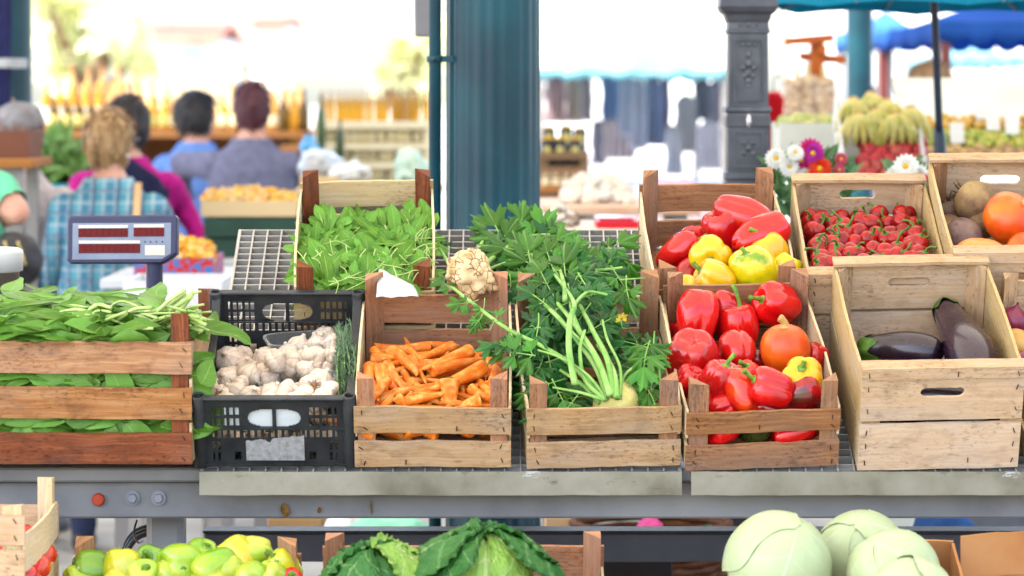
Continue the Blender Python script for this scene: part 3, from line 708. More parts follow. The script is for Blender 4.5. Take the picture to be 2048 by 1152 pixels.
for sx in (-1, 1):
    mb = MB(); mask_panel(mb, LEN-.04, .100, .0035, sidemask, 110, 33, M=Matrix.Translation((sx*(BW/2-.008), LEN/2-.004, 0)) @ Matrix.Rotation(R(90), 4, 'Z'))
    pts = [(sx*(BW/2-.008), .008, BH+.001)]+[(sx*(BW/2-.008), yy, zz) for yy, zz in ((.05, BH-.02), (.1, BH-.043), (.2, .103), (.3, .104), (.36, BH-.035), (LEN-.018, BH+.001))]
    p = spl(pts, 24)
    for i in range(24):
        board(mb, p[i], p[i+1], (.0085, 0, 0), (0, 0, .003), 1, 0)
    for i in range(24):
        a, b_ = p[i], p[i+1]
        if min(a.z, b_.z) > .101: mb.add([(a.x-.0017, a.y, .099), (a.x-.0017, b_.y, .099), (a.x-.0017, b_.y, b_.z), (a.x-.0017, a.y, a.z), (a.x+.0017, a.y, .099), (a.x+.0017, b_.y, .099), (a.x+.0017, b_.y, b_.z), (a.x+.0017, a.y, a.z)], [(0, 3, 2, 1), (4, 5, 6, 7)], smooth=False)
    mb.build('side_panel', BLACKP, C_BLK)
    for y in (.010, LEN-.018):
        mb = MB(); lathe(mb, [(.0135, 0), (.0135, BH+.004), (.0122, BH+.006), (.0092, BH+.006), (.0085, BH+.003), (.0085, BH-.03), (0, BH-.03)], 20)
        mb.mat(Matrix.Translation((sx*(BW/2-.006), y, 0))); mb.build('corner_tube', BLACKP, C_BLK)
mb = MB(); mask_panel(mb, BW-.03, LEN-.03, .004, lambda x, z: not ((x*1000) % 16 > 6 and (z*1000) % 16 > 6), 130, 200, M=Matrix.Translation((0, .006, .006)) @ Matrix.Rotation(R(-90), 4, 'X'))
mb.mat(Matrix.Translation((0, .0, .003))); mb.build('base_lattice', BLACKP, C_BLK)
mb = MB(); n = 24
tp = [(-.056+.112*i/n, .058+.012*i/n+.004*noise.noise((i*.6, 0, 0))-(.008 if i in (9, 10) else 0)) for i in range(n+1)]
mb.add([(x, 0, .014) for x, z in tp]+[(x, 0, z) for x, z in tp], [(i, i+1, n+2+i, n+1+i) for i in range(n)], smooth=False)
mb.build('torn_label', surf('grey_label_paper', A(150, 150, 150), A(190, 190, 190), 90, .8, .1), C_BLK, (0, .0035, 0))
# ---------------------------------------------------------------- fruit and vegetables
BELL = [(0, .40), (.10, .395), (.24, .44), (.42, .485), (.62, .475), (.82, .40), (.95, .25), (1, .05), (.97, -.15), (.89, -.33), (.74, -.46), (.52, -.51), (.30, -.485), (.12, -.45), (0, -.44)]
CONE = [(0, .42), (.12, .42), (.3, .475), (.55, .49), (.8, .42), (.95, .27), (1, .08), (.93, -.12), (.8, -.30), (.62, -.43), (.40, -.51), (.2, -.535), (.08, -.53), (0, -.525)]
ROUND = [(0, .43), (.2, .45), (.5, .44), (.8, .33), (.96, .15), (1, 0), (.95, -.18), (.8, -.33), (.55, -.44), (.25, -.49), (0, -.5)]
def pepper(label, pos, d, rad, ln, m, prof=BELL, lobes=4, amp=.09, seed=0, spin=0.0, stem=.03, bend=None, ms=None, group=None, cat='bell pepper', name='bell_pepper', squash=1.0):
    """rad = half width, ln = full length; d = direction the stem end looks"""
    rg = random.Random(seed); pr = [(p.x*rad, p.y*ln) for p in spl(prof, 30)]; ph = rg.uniform(0, 6); am = [rg.uniform(.7, 1.3) for _ in range(8)]
    pr[0] = (0, pr[0][1]); pr[-1] = (0, pr[-1][1]); kx = rg.uniform(-.12, .12)*ln; ky = rg.uniform(-.12, .12)*ln
    def rd(th, t):
        w = min(1, t/.12)*min(1, (1-t)/.05); k = abs(cos(lobes*(th+ph)/2))
        return 1+w*(amp*1.6*(k**.55-.72)*am[int((th+ph)*lobes/2/PI) % 8])
    def zf(th, t):
        k = abs(cos(lobes*(th+ph)/2))
        return -ln*.07*(k-.4)*max(0, (t-.55)/.45)**1.2*min(1, (1-t)/.12)+ln*.04*k*max(0, (.35-t)/.35)*min(1, t/.08)
    mb = MB(); lathe(mb, pr, 44, rd, lambda t: (kx*sin(PI*t*.8), ky*sin(PI*t), 0), zf=zf)
    mb.move(lambda p: p*(1+.075*noise.noise(p/rad*1.1+Vector((seed*3.1, 0, 0)))+.015*noise.noise(p/rad*3.3+Vector((0, seed*2.3, 0)))))
    o = mb.build(name, m, None, pos, rot_to(d, spin)); tag(o, label, cat, group); o.scale = (1, squash, 1)
    if stem:
        mb = MB(); z0 = pr[0][1]; b = bend or (rg.uniform(-.5, .5), rg.uniform(-.5, .5))
        lathe(mb, [(0, z0+.006), (.006, z0+.006), (.011, z0+.003), (.0155, z0-.002), (.0165, z0-.004)][::-1], 16, lambda th, t: 1+.14*cos(5*th)*(1-t))
        tube(mb, spl([(0, 0, z0+.002), (b[0]*stem*.25, b[1]*stem*.25, z0+stem*.5), (b[0]*stem, b[1]*stem, z0+stem)], 8), [.0062, .0052, .0046, .0043, .0042, .0042, .0045, .005, .0056], 10, rib=.08)
        mb.build('stem', ms or M_STEM, o)
    return o
G1 = 'peppers in the front pepper crate'; G2 = 'peppers in the rear pepper crate'
s = 1/1040.0
def fp(px, py, w0, k=.5, fr=UP): return fr.hit(px, py, w0, k)
# front pepper crate --------------------------------------------------------
RP = [
 ('tall smooth red pepper leaning at the back left of the front pepper crate', 1398, 640, .12, (.1, .25, .9), 42, 118, M_RED, CONE, 3, 0, 0),
 ('glossy red bell pepper with an upright green stem, left of the small pumpkin', 1484, 650, .10, (-.12, -.1, 1), 43, 84, M_RED, BELL, 4, .048, 1),
 ('red bell pepper above the small pumpkin, its curved stem pointing left', 1553, 608, .125, (-.75, -.5, .25), 43, 86, M_RED, BELL, 4, .045, 2),
 ('large lobed dark red pepper at the left of the front pepper crate', 1398, 715, .13, (.15, .55, -.7), 52, 100, M_DRED, BELL, 4, 0, 3),
 ('dark red pepper half hidden behind the large lobed one at the left side', 1362, 672, .07, (-.2, -.2, 1), 28, 60, M_DRED, BELL, 4, 0, 4),
 ('smooth red pepper left of the small pumpkin with a patch of green at its side', 1474, 706, .115, (-.2, .6, .5), 36, 76, M_RED, CONE, 3, 0, 5),
 ('green and brown ripening pepper wedged under the small pumpkin', 1512, 732, .08, (-.4, -.3, .6), 26, 62, M_MIX, BELL, 4, .026, 6),
 ('dark red bell pepper below the large lobed one with a curved stem', 1443, 762, .135, (.25, -.3, .9), 38, 74, M_DRED, BELL, 4, .030, 7),
 ('orange red long pepper in the middle front of the crate, wrinkled', 1483, 786, .15, (-.25, .35, .8), 37, 92, M_ORED, CONE, 3, 0, 8),
 ('red bell pepper left of the yellow one in the front pepper crate', 1541, 770, .145, (-.85, -.3, .35), 42, 84, M_RED, BELL, 4, .032, 9),
 ('bright yellow bell pepper beside the small pumpkin, stem side facing out', 1606, 752, .135, (-.1, -.75, .55), 41, 70, M_YEL, BELL, 5, .014, 10),
 ('reddish brown pepper with a green stem at the front right corner', 1601, 797, .14, (.85, -.15, .45), 44, 96, M_MIX, CONE, 3, .036, 11),
 ('small red pepper at the front left corner with its stem pointing right', 1437, 822, .14, (.9, -.2, .45), 30, 76, M_RED, CONE, 3, .030, 12),
 ('pinkish red pepper behind the front left corner post', 1402, 812, .13, (-.3, -.4, .8), 27, 62, M_DRED, BELL, 4, .028, 13),
 ('red pepper peeping out between the two front stems of the pepper crate', 1532, 822, .12, (.1, -.5, .8), 29, 60, M_DRED, BELL, 4, 0, 14),
 ('small red pepper tucked in front of the large lobed one at the left wall', 1376, 762, .115, (.4, -.5, .7), 30, 62, M_RED, BELL, 4, 0, 18),
 ('small bright red pepper between the dark one and the ripening one', 1500, 752, .11, (-.3, -.5, .7), 27, 58, M_ORED, BELL, 4, .02, 19),
 ('red pepper standing behind the stemmed one at the rear boards', 1446, 618, .10, (.2, .2, .9), 32, 70, M_DRED, CONE, 3, 0, 20),
 ('red pepper at the right wall just above the yellow one', 1626, 722, .10, (.3, -.2, .9), 27, 66, M_DRED, CONE, 3, 0, 21),
 ('red and green pepper behind the slat gap at the left', 1440, 876, .075, (-.7, -.6, -.3), 34, 76, M_RED, BELL, 4, 0, 15),
 ('green and red pepper behind the slat gap in the middle', 1512, 876, .07, (.2, -.5, .8), 33, 66, M_MIX, BELL, 4, 0, 16),
 ('deep red pepper behind the slat gap at the right', 1590, 872, .075, (.8, .2, .3), 36, 96, M_RED, BELL, 4, 0, 17),
]
for (lb, px, py, w0, d, r, l, m, pf, lo, stl, sd_) in RP:
    p = clampv(UP, px, py, w0+.012, r*s*.95+.012, .40)
    if py > 860: p = UP.pt((px-1024)/1045+.002, .045, .072)
    elif py > 770: p.y += .02
    pepper(lb, p, d, r*s*p.y/6.25, l*s*p.y/6.25, m, pf, lo, .125, sd_, sd_*1.3, stl, group=G1)
for i, (u, v, m) in enumerate(((.37, .30, M_DRED), (.43, .32, M_RED), (.50, .30, M_DRED), (.56, .30, M_RED), (.39, .20, M_RED), (.46, .19, M_DRED), (.53, .2, M_RED), (.59, .2, M_DRED), (.40, .11, M_DRED), (.55, .11, M_RED))):
    pepper(['first', 'second', 'third', 'fourth', 'fifth', 'sixth', 'seventh', 'eighth', 'ninth', 'tenth'][i]+' red pepper of the covered bottom layer, counted from the back left', UP.pt(u, v, .055), (sin(i*2.1), -.4, cos(i*1.7)), .036, .08, m, BELL, 4, .1, 80+i, i, 0, group='red peppers of the covered bottom layer')
# rear pepper crate
MP = [
 ('red pepper tilted at the back of the rear pepper crate, below the long one', 1447, 462, .125, (.35, .3, -.7), 44, 88, M_DRED, BELL, 4, 0, 31),
 ('long red pepper lying on top at the back of the rear pepper crate', 1488, 424, .17, (.8, -.25, -.35), 40, 112, M_DRED, CONE, 3, .014, 32),
 ('long red pepper on top slanting down towards the yellow peppers', 1521, 468, .16, (.85, .2, .35), 40, 112, M_RED, CONE, 3, .016, 33),
 ('red pepper with brown streaks at the left side of the rear pepper crate', 1362, 506, .10, (.75, -.15, .55), 36, 100, M_RED, CONE, 3, .024, 34),
 ('red pepper behind the yellow ones at the left, mostly hidden', 1392, 485, .09, (-.1, .2, .9), 28, 64, M_RED, BELL, 4, 0, 35),
 ('golden yellow bell pepper with its green stem end facing out, at the back', 1421, 516, .135, (-.05, -.7, -.1), 42, 72, M_YEL, BELL, 4, .012, 36),
 ('golden yellow pepper in front of the other golden one, stem at its left', 1428, 556, .15, (-.85, -.2, .5), 40, 76, M_YEL, BELL, 4, .024, 37),
 ('large yellow bell pepper with a green shoulder, middle of the rear crate', 1504, 541, .155, (-.35, -.2, .9), 50, 86, M_YELG, BELL, 4, .018, 38),
 ('yellow pepper with an upright curved stem, behind the large yellow one', 1546, 503, .14, (-.45, -.1, .75), 40, 78, M_YEL, BELL, 4, .034, 39),
 ('half green pepper squeezed against the right side of the rear pepper crate', 1560, 546, .13, (.5, -.1, .8), 36, 84, M_YELG, BELL, 4, 0, 40),
 ('yellow pepper at the front left, seen only above the front slat', 1376, 586, .12, (-.2, -.5, .8), 34, 60, M_YEL, BELL, 4, 0, 41),
 ('dark red pepper low in the shadow between the left red and golden peppers', 1384, 548, .09, (.5, .3, .5), 32, 70, M_DRED, BELL, 4, 0, 42),
 ('dark red pepper deep between the red and yellow peppers', 1480, 508, .08, (.5, .3, .5), 36, 70, M_DRED, BELL, 4, 0, 43),
 ('orange pepper at the front right of the rear pepper crate, mostly hidden', 1470, 592, .11, (.2, -.3, .8), 36, 66, M_YEL, BELL, 4, 0, 44)]
for (lb, px, py, w0, d, r, l, m, pf, lo, stl, sd_) in MP:
    p = clampv(UP, px, py, w0, .447+r*s*.9+.012, .447+.40); k = s*p.y/6.25*.98
    pepper(lb, p, d, r*k, l*k, m, pf, lo, .10, sd_, sd_*1.1, stl, group=G2)
# low crate of pale green peppers
LP = [(188, 1132, 38, M_GREENP), (296, 1118, 34, M_GREENP), (236, 1142, 40, M_LIMEY), (175, 1158, 36, M_LIMEY), (362, 1128, 42, M_LIME), (404, 1116, 32, M_LIME), (426, 1140, 42, M_LIME), (330, 1150, 42, M_LIME),
      (474, 1120, 44, M_LIMEY), (502, 1112, 36, M_LIME), (456, 1150, 40, M_LIME), (570, 1138, 30, M_LIMEY), (545, 1158, 34, M_LIME), (510, 1160, 36, M_LIME), (290, 1166, 38, M_LIME), (232, 1180, 34, M_LIMEY), (390, 1172, 36, M_LIME), (582, 1160, 24, M_RED)]
its = []
for i, (px, py, r, m) in enumerate(LP):
    p = fp(px, py, .155 if py < 1150 else .14, 0, LOW); k = p.y/F; rg = random.Random(i*7+3)
    d = (rg.uniform(-1, 1), rg.uniform(-.9, .4), rg.uniform(-.3, .9))
    if i == 1: d = (.1, -.9, .25)
    o = pepper('', p, d, r*k, r*k*rg.uniform(2.0, 2.5), m, CONE if i % 3 else BELL, 3 if i % 3 else 4, .085, 60+i, i, .022 if i in (1, 3, 7, 11, 12) else .008, group='pale green peppers in the low crate', cat='pepper', name='pale_pepper')
    its.append((o, (px, py, m)))
cn = {M_GREENP.name: 'green', M_LIMEY.name: 'yellowish green', M_LIME.name: 'pale lime green', M_RED.name: 'red'}
for m in (M_GREENP, M_LIMEY, M_LIME, M_RED):
    q = [(o, c) for o, c in its if c[2] is m]
    rank(q, 2 if len(q) > 2 else 1, cn[m.name]+' pepper in the low crate, {n} such from the left'+(', {row} row' if len(q) > 2 else ''))
# pumpkins ---------------------------------------------------------------
def pumpkin(label, pos, d, r, hh, m, seed, group, stem=True):
    pr = [(p.x*r, p.y*hh) for p in spl([(0, .46), (.08, .45), (.3, .47), (.6, .42), (.88, .24), (1, 0), (.93, -.22), (.7, -.42), (.4, -.5), (.15, -.49), (0, -.47)], 30)]; pr[0] = (0, pr[0][1]); pr[-1] = (0, pr[-1][1])
    mb = MB(); lathe(mb, pr, 48, lambda th, t: 1+.018*cos(10*th+seed)); mb.move(lambda p: p*(1+.03*noise.noise(p/r*1.2+Vector((seed, 0, 0)))))
    o = mb.build('pumpkin', m, None, pos, rot_to(d)); tag(o, label, 'pumpkin', group)
    if stem:
        mb = MB(); z = hh*.45; tube(mb, spl([(0, 0, z-.003), (.001, .001, z+.008), (-.005, .002, z+.017), (-.010, .002, z+.021)], 9), [.0125, .0105, .0085, .0075, .007, .007, .0075, .008, .0075, .005], 12, rib=.13); mb.build('corky_stem', M_CORK, o)
    return o
p = fp(1570, 697, .14, 0); pumpkin('small round orange pumpkin with a corky stem among red peppers', p, (-.05, -.25, 1), 52*s, 100*s, M_PUMP, 1, None)
G3 = 'pumpkins in the beetroot crate'; q = 1/930
pumpkin('large orange pumpkin lying on the beetroots at the right edge', fp(2022, 438, .19, 0), (.5, -.35, .6), 56*q, 92*q, M_PUMP, 2, G3, True)
pumpkin('pale orange pumpkin showing just its top above the front board', fp(1962, 520, .175, 0), (.1, -.1, 1), 56*q, 84*q, M_PUMPL, 3, G3, False)
pumpkin('deep orange pumpkin at the front right, below the large one', fp(2056, 505, .17, 0), (.2, -.3, .8), 44*q, 74*q, M_PUMP, 5, G3, False)
# beetroots
def beet(label, px, py, w0, r, m, d, seed, tuft=True):
    p = fp(px, py, w0, 0); k = r*p.y/F
    pr = [(a.x*k, a.y*k) for a in spl([(0, .82), (.18, .86), (.35, .84), (.75, .62), (1, .1), (.9, -.4), (.55, -.8), (.2, -1.0), (.07, -1.2), (.03, -1.4), (0, -1.45)], 26)]; pr[0] = (0, pr[0][1]); pr[-1] = (0, pr[-1][1])
    mb = MB(); lathe(mb, pr, 32); mb.move(lambda a: a*(1+.10*noise.noise(a/k*1.2+Vector((seed*2.2, 0, 0)))+.025*noise.noise(a/k*5+Vector((seed, 0, 0)))))
    o = mb.build('beetroot', m, None, p, rot_to(d, seed)); tag(o, label, 'beetroot', 'beetroots in the tall plank crate')
    if tuft:
        mb = MB(); rg = random.Random(seed)
        for i in range(11):
            a = rg.uniform(0, 6.28); e = rg.uniform(.003, .015); L = rg.uniform(.008, .024); b = Vector((cos(a)*e, sin(a)*e, k*.8))
            tube(mb, [b, b+Vector((cos(a)*L*.25, sin(a)*L*.25, L*.6)), b+Vector((cos(a)*L*.7, sin(a)*L*.7, L))], [.0022, .0018, .0008], 5)
        mb.build('leaf_stubs', surf('stub', A(70, 44, 46), A(120, 92, 60), 90, .8, .3), o)
beet('grey purple beetroot at the back left of the tall plank crate', 1899, 430, .12, 31, M_BEETP, (-.3, .3, .8), 1)
beet('large tan beetroot lying at the back under the hand hole', 1948, 404, .17, 44, M_BEET, (-.8, .1, .45), 2)
beet('brown beetroot beside the large orange pumpkin', 1966, 442, .14, 36, M_BEET, (.4, -.1, .9), 3)
beet('tan beetroot at the left side, behind the speckled one', 1900, 460, .12, 34, M_BEET, (-.3, -.2, .9), 4, False)
beet('speckled grey beetroot in front at the left corner', 1924, 474, .155, 41, M_BEETP, (-.4, -.4, .6), 5, False)
beet('dark beetroot filling the bottom of the tall crate', 1930, 510, .06, 38, M_BEETP, (.4, -.4, .6), 6, False)
# aubergines ---------------------------------------------------------------
def aubergine(label, pts, radii, seed, cal=True):
    pts = [Vector(p) for p in pts]; c = spl(pts, 30); n = len(radii)-1; rr = []
    rr = [p.y for p in spl([(q, r_) for q, r_ in enumerate(radii)], 30)]
    rr = [max(.0015, r) for r in rr]
    o0 = c[0].copy(); mb = MB(); tube(mb, [p-o0 for p in c], rr, 36)
    mb.move(lambda a: a*(1+.004*noise.noise(a*14+Vector((seed, 0, 0)))))
    o = mb.build('aubergine', M_AUB, None, o0); tag(o, label, 'aubergine', 'aubergines in the plank crate')
    if cal:
        mb = MB(); d = (c[3]-c[0]).normalized(); qn = d.to_track_quat('Z', 'Y')
        lathe(mb, [(0, -.004), (.012, -.0035), (.0215, .003), (.027, .013), (.030, .026)], 30, lambda th, t: 1+.05*cos(5*th), zf=lambda th, t: .012*cos(5*th)*t*t)
        tube(mb, [(0, 0, 0), (.001, 0, -.010), (.004, .001, -.020)], [.008, .0062, .0065], 10, rib=.1)
        mb.mat(qn.to_matrix().to_4x4()); mb.build('green_cap', M_STEMD, o)
    return o
def ap(px, py, w): return UP.hit(px, py, w)
a0 = [ap(1716, 702, .118), ap(1760, 698, .122), ap(1812, 701, .126), ap(1862, 708, .126), ap(1886, 712, .126)]
aubergine('glossy dark aubergine lying on its side with its stem to the left', a0, [.015, .026, .031, .037, .0395, .037, .028, .002], 1)
b0 = [ap(1888, 612, .128), ap(1903, 640, .130), ap(1925, 680, .138), ap(1946, 718, .142), ap(1958, 752, .132), ap(1964, 790, .11)]
aubergine('large upright leaning aubergine, fat end down, right side of its crate', b0, [.016, .0275, .033, .0405, .047, .0505, .050, .046, .036, .003], 2)
aubergine('dark aubergine deep in the crate behind the hand hole', [UP.pt(.73, .05, .125), UP.pt(.80, .065, .13), UP.pt(.88, .05, .125), UP.pt(.91, .05, .125)], [.014, .026, .034, .036, .030, .002], 3, False)
aubergine('aubergine at the bottom behind the narrow slit of the front boards', [UP.pt(.70, .05, .088), UP.pt(.79, .06, .088), UP.pt(.88, .05, .088), UP.pt(.94, .05, .088)], [.012, .024, .034, .038, .034, .002], 4, True)
aubergine('small dark aubergine in the front left corner of the plank crate', [UP.pt(.70, .09, .165), UP.pt(.705, .05, .17), UP.pt(.715, .02, .168)], [.014, .022, .024, .018, .002], 5, False)
# onions
def onion(label, px, py, w0, r, m, d, seed):
    p = fp(px, py, w0, 0); k = r*p.y/F
    pr = [(a.x*k, a.y*k) for a in spl([(0, 1.32), (.07, 1.3), (.1, 1.1), (.3, .9), (.75, .6), (1, .05), (.85, -.5), (.45, -.8), (.15, -.86), (0, -.84)], 24)]; pr[0] = (0, pr[0][1]); pr[-1] = (0, pr[-1][1])
    mb = MB(); lathe(mb, pr, 30); mb.move(lambda a: a*(1+.04*noise.noise(a/k*1.3+Vector((seed, 0, 0)))))
    return tag(mb.build('onion', m, None, p, rot_to(d, seed)), label, 'onion', 'onions in the crate at the right end')
onion('purple onion topmost in the crate at the right edge', 2026, 642, .115, 31, M_ONION, (.2, -.3, .9), 1)
onion('yellow onion between two purple ones at the right edge', 2034, 686, .12, 30, M_ONIONY, (.6, -.5, .4), 2)
onion('purple onion below the yellow one at the right edge', 2046, 730, .13, 31, M_ONION, (-.4, -.5, .5), 3)
onion('purple onion low behind the others at the right edge', 2018, 760, .08, 29, M_ONION, (.4, .3, .5), 4)
onion('purple onion hidden at the far right of its crate', 2090, 690, .11, 32, M_ONION, (-.4, -.5, .5), 5)
# tomatoes
def tomato(label, px, py, Y, r, m, d, seed):
    p = P(px, py, Y); k = r*p.y/F
    pr = [(a.x*k, a.y*k) for a in spl([(0, .70), (.15, .73), (.5, .78), (.85, .5), (1, .0), (.85, -.5), (.5, -.77), (0, -.84)], 24)]; pr[0] = (0, pr[0][1]); pr[-1] = (0, pr[-1][1])
    mb = MB(); lathe(mb, pr, 32, lambda th, t: 1+.03*cos(5*th+seed)*(1-t))
    o = tag(mb.build('tomato', m, None, p, rot_to(d, seed)), label, 'tomato', 'tomatoes in the lower left crate')
for a in [('red and orange tomato topmost in the lower left crate', 52, 1078, 5.95, 31, M_TOM, (.5, .3, .6), 1), ('tomato under the topmost one behind the front post', 40, 1102, 5.85, 30, M_TOM, (.3, -.5, .6), 2),
          ('tomato showing above the gap in the bent side slat', 88, 1112, 5.98, 27, M_TOM, (-.5, -.3, .6), 3), ('red tomato bulging through the gap between the side slats', 74, 1134, 5.82, 29, M_TOM, (-.2, -.4, .8), 4),
          ('tomato in the lower part of the side gap', 52, 1152, 5.72, 27, M_TOM, (-.3, .4, .8), 5), ('tomato at the left picture edge behind the pale front board', 5, 1120, 5.8, 30, M_TOM, (.3, -.3, .8), 6)]: tomato(*a)
# carrots ------------------------------------------------------------------
def carrot_mesh(i):
    rg = random.Random(100+i); L = 1.0; bx, by = rg.uniform(-.07, .07), rg.uniform(-.05, .05); r0 = .105+rg.uniform(-.012, .012)
    pr = spl([(0, 0), (.45*r0, .003), (.88*r0, .014), (r0, .05), (r0*.96, .15), (r0*.78, .42), (r0*.56, .68), (r0*.36, .88), (r0*.16, .97), (.0, 1.0)], 40)
    pr = [(max(0, p.x), p.y) for p in pr]; pr[0] = (0, 0); pr[-1] = (0, 1.0)
    mb = MB(); lathe(mb, pr, 20, lambda th, t: 1+.02*noise.noise((cos(th)*.5, sin(th)*.5, t*4+i*7))+.008*noise.noise((i*3.0, 0, t*40)), lambda t: (bx*sin(PI*t)*1.0+.02*sin(t*7), by*sin(PI*t*.9), 0))
    me = mb.mesh('carrot', M_CARROT)
    mb = MB(); rg2 = random.Random(i); tube(mb, [(0, 0, .004), (0, 0, -.012), (.004, 0, -.03)], [r0*.42, r0*.34, r0*.2], 10, rib=.1)
    return me, mb.mesh('crown', M_CROWN)
CM = [carrot_mesh(i) for i in range(7)]; CI = []
def carrot(head, tip, w, ww, i, crown=True):
    """head, tip: picture positions; w, ww: heights of both above the crate floor; thickness follows from the mesh"""
    a = fp(head[0], head[1], w, .21); b = fp(tip[0], tip[1], ww, .21)
    if (a-UP.o).dot(UP.ev) < .026: a = clampv(UP, head[0], head[1], .15, .026)
    if (b-UP.o).dot(UP.ev) < .020: b = clampv(UP, tip[0], tip[1], .15, .020)
    a.x = max(-.278, min(-.026, a.x)); b.x = max(-.282, min(-.022, b.x)); L = (b-a).length; me, cr = CM[i % 7]
    o = place('carrot', me, None, a, rot_to(b-a, i*1.7)); tag(o, None, 'carrot', 'carrots in the slatted crate')
    th = head[2]*.98*s*a.y/6.25/(2*.105) if len(head) > 2 else .165
    o.scale = (th, th, L)
    if crown:
        c = place('crown', cr, o)
    CI.append((o, ((head[0]+tip[0])/2, (head[1]+tip[1])/2)))
base = .158
CAR = [((862, 694, 24), (738, 706), 0), ((727, 703, 19), (788, 732), 0), ((780, 703, 34), (832, 752), .006), ((772, 722, 22), (806, 776), .012), ((905, 698, 23), (838, 722), .004), ((946, 708, 27), (842, 742), .01), ((820, 712, 20), (852, 766), 0),
       ((862, 744, 26), (972, 718), 0), ((966, 735, 30), (856, 778), .016), ((758, 742, 24), (812, 800), .004), ((738, 726, 26), (742, 778), .004), ((768, 760, 24), (735, 815), .01), ((760, 742, 30), (770, 830), .0), ((826, 786, 24), (770, 830), .004),
       ((900, 756, 40), (902, 836), .024), ((962, 797, 28), (908, 812), .008), ((990, 706, 22), (976, 770), 0), ((1001, 735, 22), (978, 796), .012), ((975, 712, 20), (968, 760), 0), ((838, 800, 22), (905, 786), .0), ((945, 776, 26), (990, 800), .0),
       ((858, 822, 26), (800, 838), .004), ((942, 742, 28), (850, 812), .01), ((1000, 800, 24), (940, 834), 0), ((790, 792, 22), (832, 836), .002), ((725, 760, 24), (752, 820), -.004), ((815, 764, 20), (870, 800), -.008), ((938, 700, 22), (985, 740), -.006),
       ((880, 728, 22), (790, 742), -.016), ((852, 690, 20), (920, 690), -.008), ((746, 694, 20), (830, 690), -.008), ((1004, 760, 22), (1000, 826), -.004), ((735, 836, 24), (800, 826), -.006), ((960, 838, 24), (1010, 826), -.004), ((880, 840, 24), (940, 820), -.01)]
for i, (h_, t_, dw) in enumerate(CAR): carrot(h_, t_, base+dw, base+dw-.004, i, i % 3 != 1)
rg = random.Random(17)
for i in range(40):                              # more of the heap, filling the gaps
    x = rg.uniform(742, 992); y = rg.uniform(702, 824); a_ = rg.uniform(-.5, .5)+(PI if i % 2 else 0)+(1.2 if i % 3 == 0 else 0); L_ = rg.uniform(90, 135)
    carrot((x-cos(a_)*L_/2, y-sin(a_)*L_/2*.7, rg.uniform(17, 23)), (x+cos(a_)*L_/2, y+sin(a_)*L_/2*.7), base-rg.uniform(-.006, .018), base-rg.uniform(-.006, .018), i+2, i % 2 == 0)
NTOP = len(CI)
for i in range(12):                              # the lower layer, seen between and behind the slats
    x = -.128+.256*i/11; u = -.152+x; y0 = .025+.02*(i % 3)
    a = UP.pt(u, y0, .064+.012*(i % 2)); b = UP.pt(max(-.275, min(-.03, u+rnd.uniform(-.09, .09))), y0+rnd.uniform(-.005, .05), .058+.03*rnd.random())
    o = place('carrot', CM[i % 7][0], None, a, rot_to(b-a, i)); tag(o, None, 'carrot', 'carrots in the slatted crate'); o.scale = (.155, .155, max(.11, (b-a).length)); pq = proj((a+b)/2); CI.append((o, (pq[0], pq[1]+40)))
for i in range(14):                              # a bed under the heap
    a = UP.pt(-.152+rnd.uniform(-.12, .12), .06+.30*i/13, .115-.085*(i/13)); an = rnd.uniform(-.6, .6)+(PI if i % 2 else 0); b = a+Vector((.13*cos(an), .13*sin(an)*.9, .13*sin(an)*.2))
    b.x = max(-.28, min(-.02, b.x))
    o = place('carrot', CM[(i+3) % 7][0], None, a, rot_to(b-a, i)); tag(o, None, 'carrot', 'carrots in the slatted crate'); o.scale = (.16, .16, min(.14, (b-a).length)); CI.append((o, proj((a+b)/2)))
rank(CI[:NTOP], 5, 'carrot on top of the heap, {n} from the left in the {row} row'); rank(CI[NTOP:NTOP+12], 2, 'carrot seen through the front slat gap, {n} from the left, {row} layer', ['upper', 'lower']); rank(CI[NTOP+12:], 2, 'carrot buried under the heap, {n} from the left in the {row} half of the crate') if True else (CI, 6, 'carrot in the slatted crate, {n} from the left in the {row} row')
# cherry peppers -------------------------------------------------------------
def chili_meshes(i):
    rg = random.Random(i+40); pr = [(p.x, p.y) for p in spl([(0, .80), (.2, .84), (.5, .8), (.85, .5), (1, 0), (.93, -.42), (.66, -.74), (.26, -.9), (0, -.92)], 20)]; pr[0] = (0, .8); pr[-1] = (0, -.92)
    mb = MB(); lathe(mb, pr, 24, lambda th, t: 1+.04*cos(3*th+i)); me = mb.mesh('cherry_pepper', M_CHILI)
    mb = MB(); lathe(mb, [(.36, .82), (.3, .89), (.16, .94), (0, .95)], 14, lambda th, t: 1+.1*cos(5*th))
    a = rg.uniform(0, 6.28); c = rg.uniform(.5, 1.2)
    tube(mb, spl([(0, 0, .9), (cos(a)*.1, sin(a)*.1, 1.3), (cos(a)*.4*c, sin(a)*.4*c, 1.6), (cos(a)*.85*c, sin(a)*.85*c, 1.75)], 10), [.17, .14, .12, .11, .10, .10, .10, .11, .12, .13, .14], 8)
    return me, mb.mesh('stem', M_STEMD)
HM = [chili_meshes(i) for i in range(6)]; HI = []; rg = random.Random(5)
def chili(px, py, w0, r, d, i):
    p = fp(px, py, w0, .18); k = (r+1.5)*p.y/F; p.x = max(.612+k, min(.869-k, p.x)); o = place('cherry_pepper', HM[i % 6][0], None, p, rot_to(d, i*1.9)); o.scale = (k,)*3
    tag(o, None, 'chilli pepper', 'round red chillies in the plank crate'); i % 3 == 2 or place('stem', HM[i % 6][1], o); HI.append((o, (px, py)))
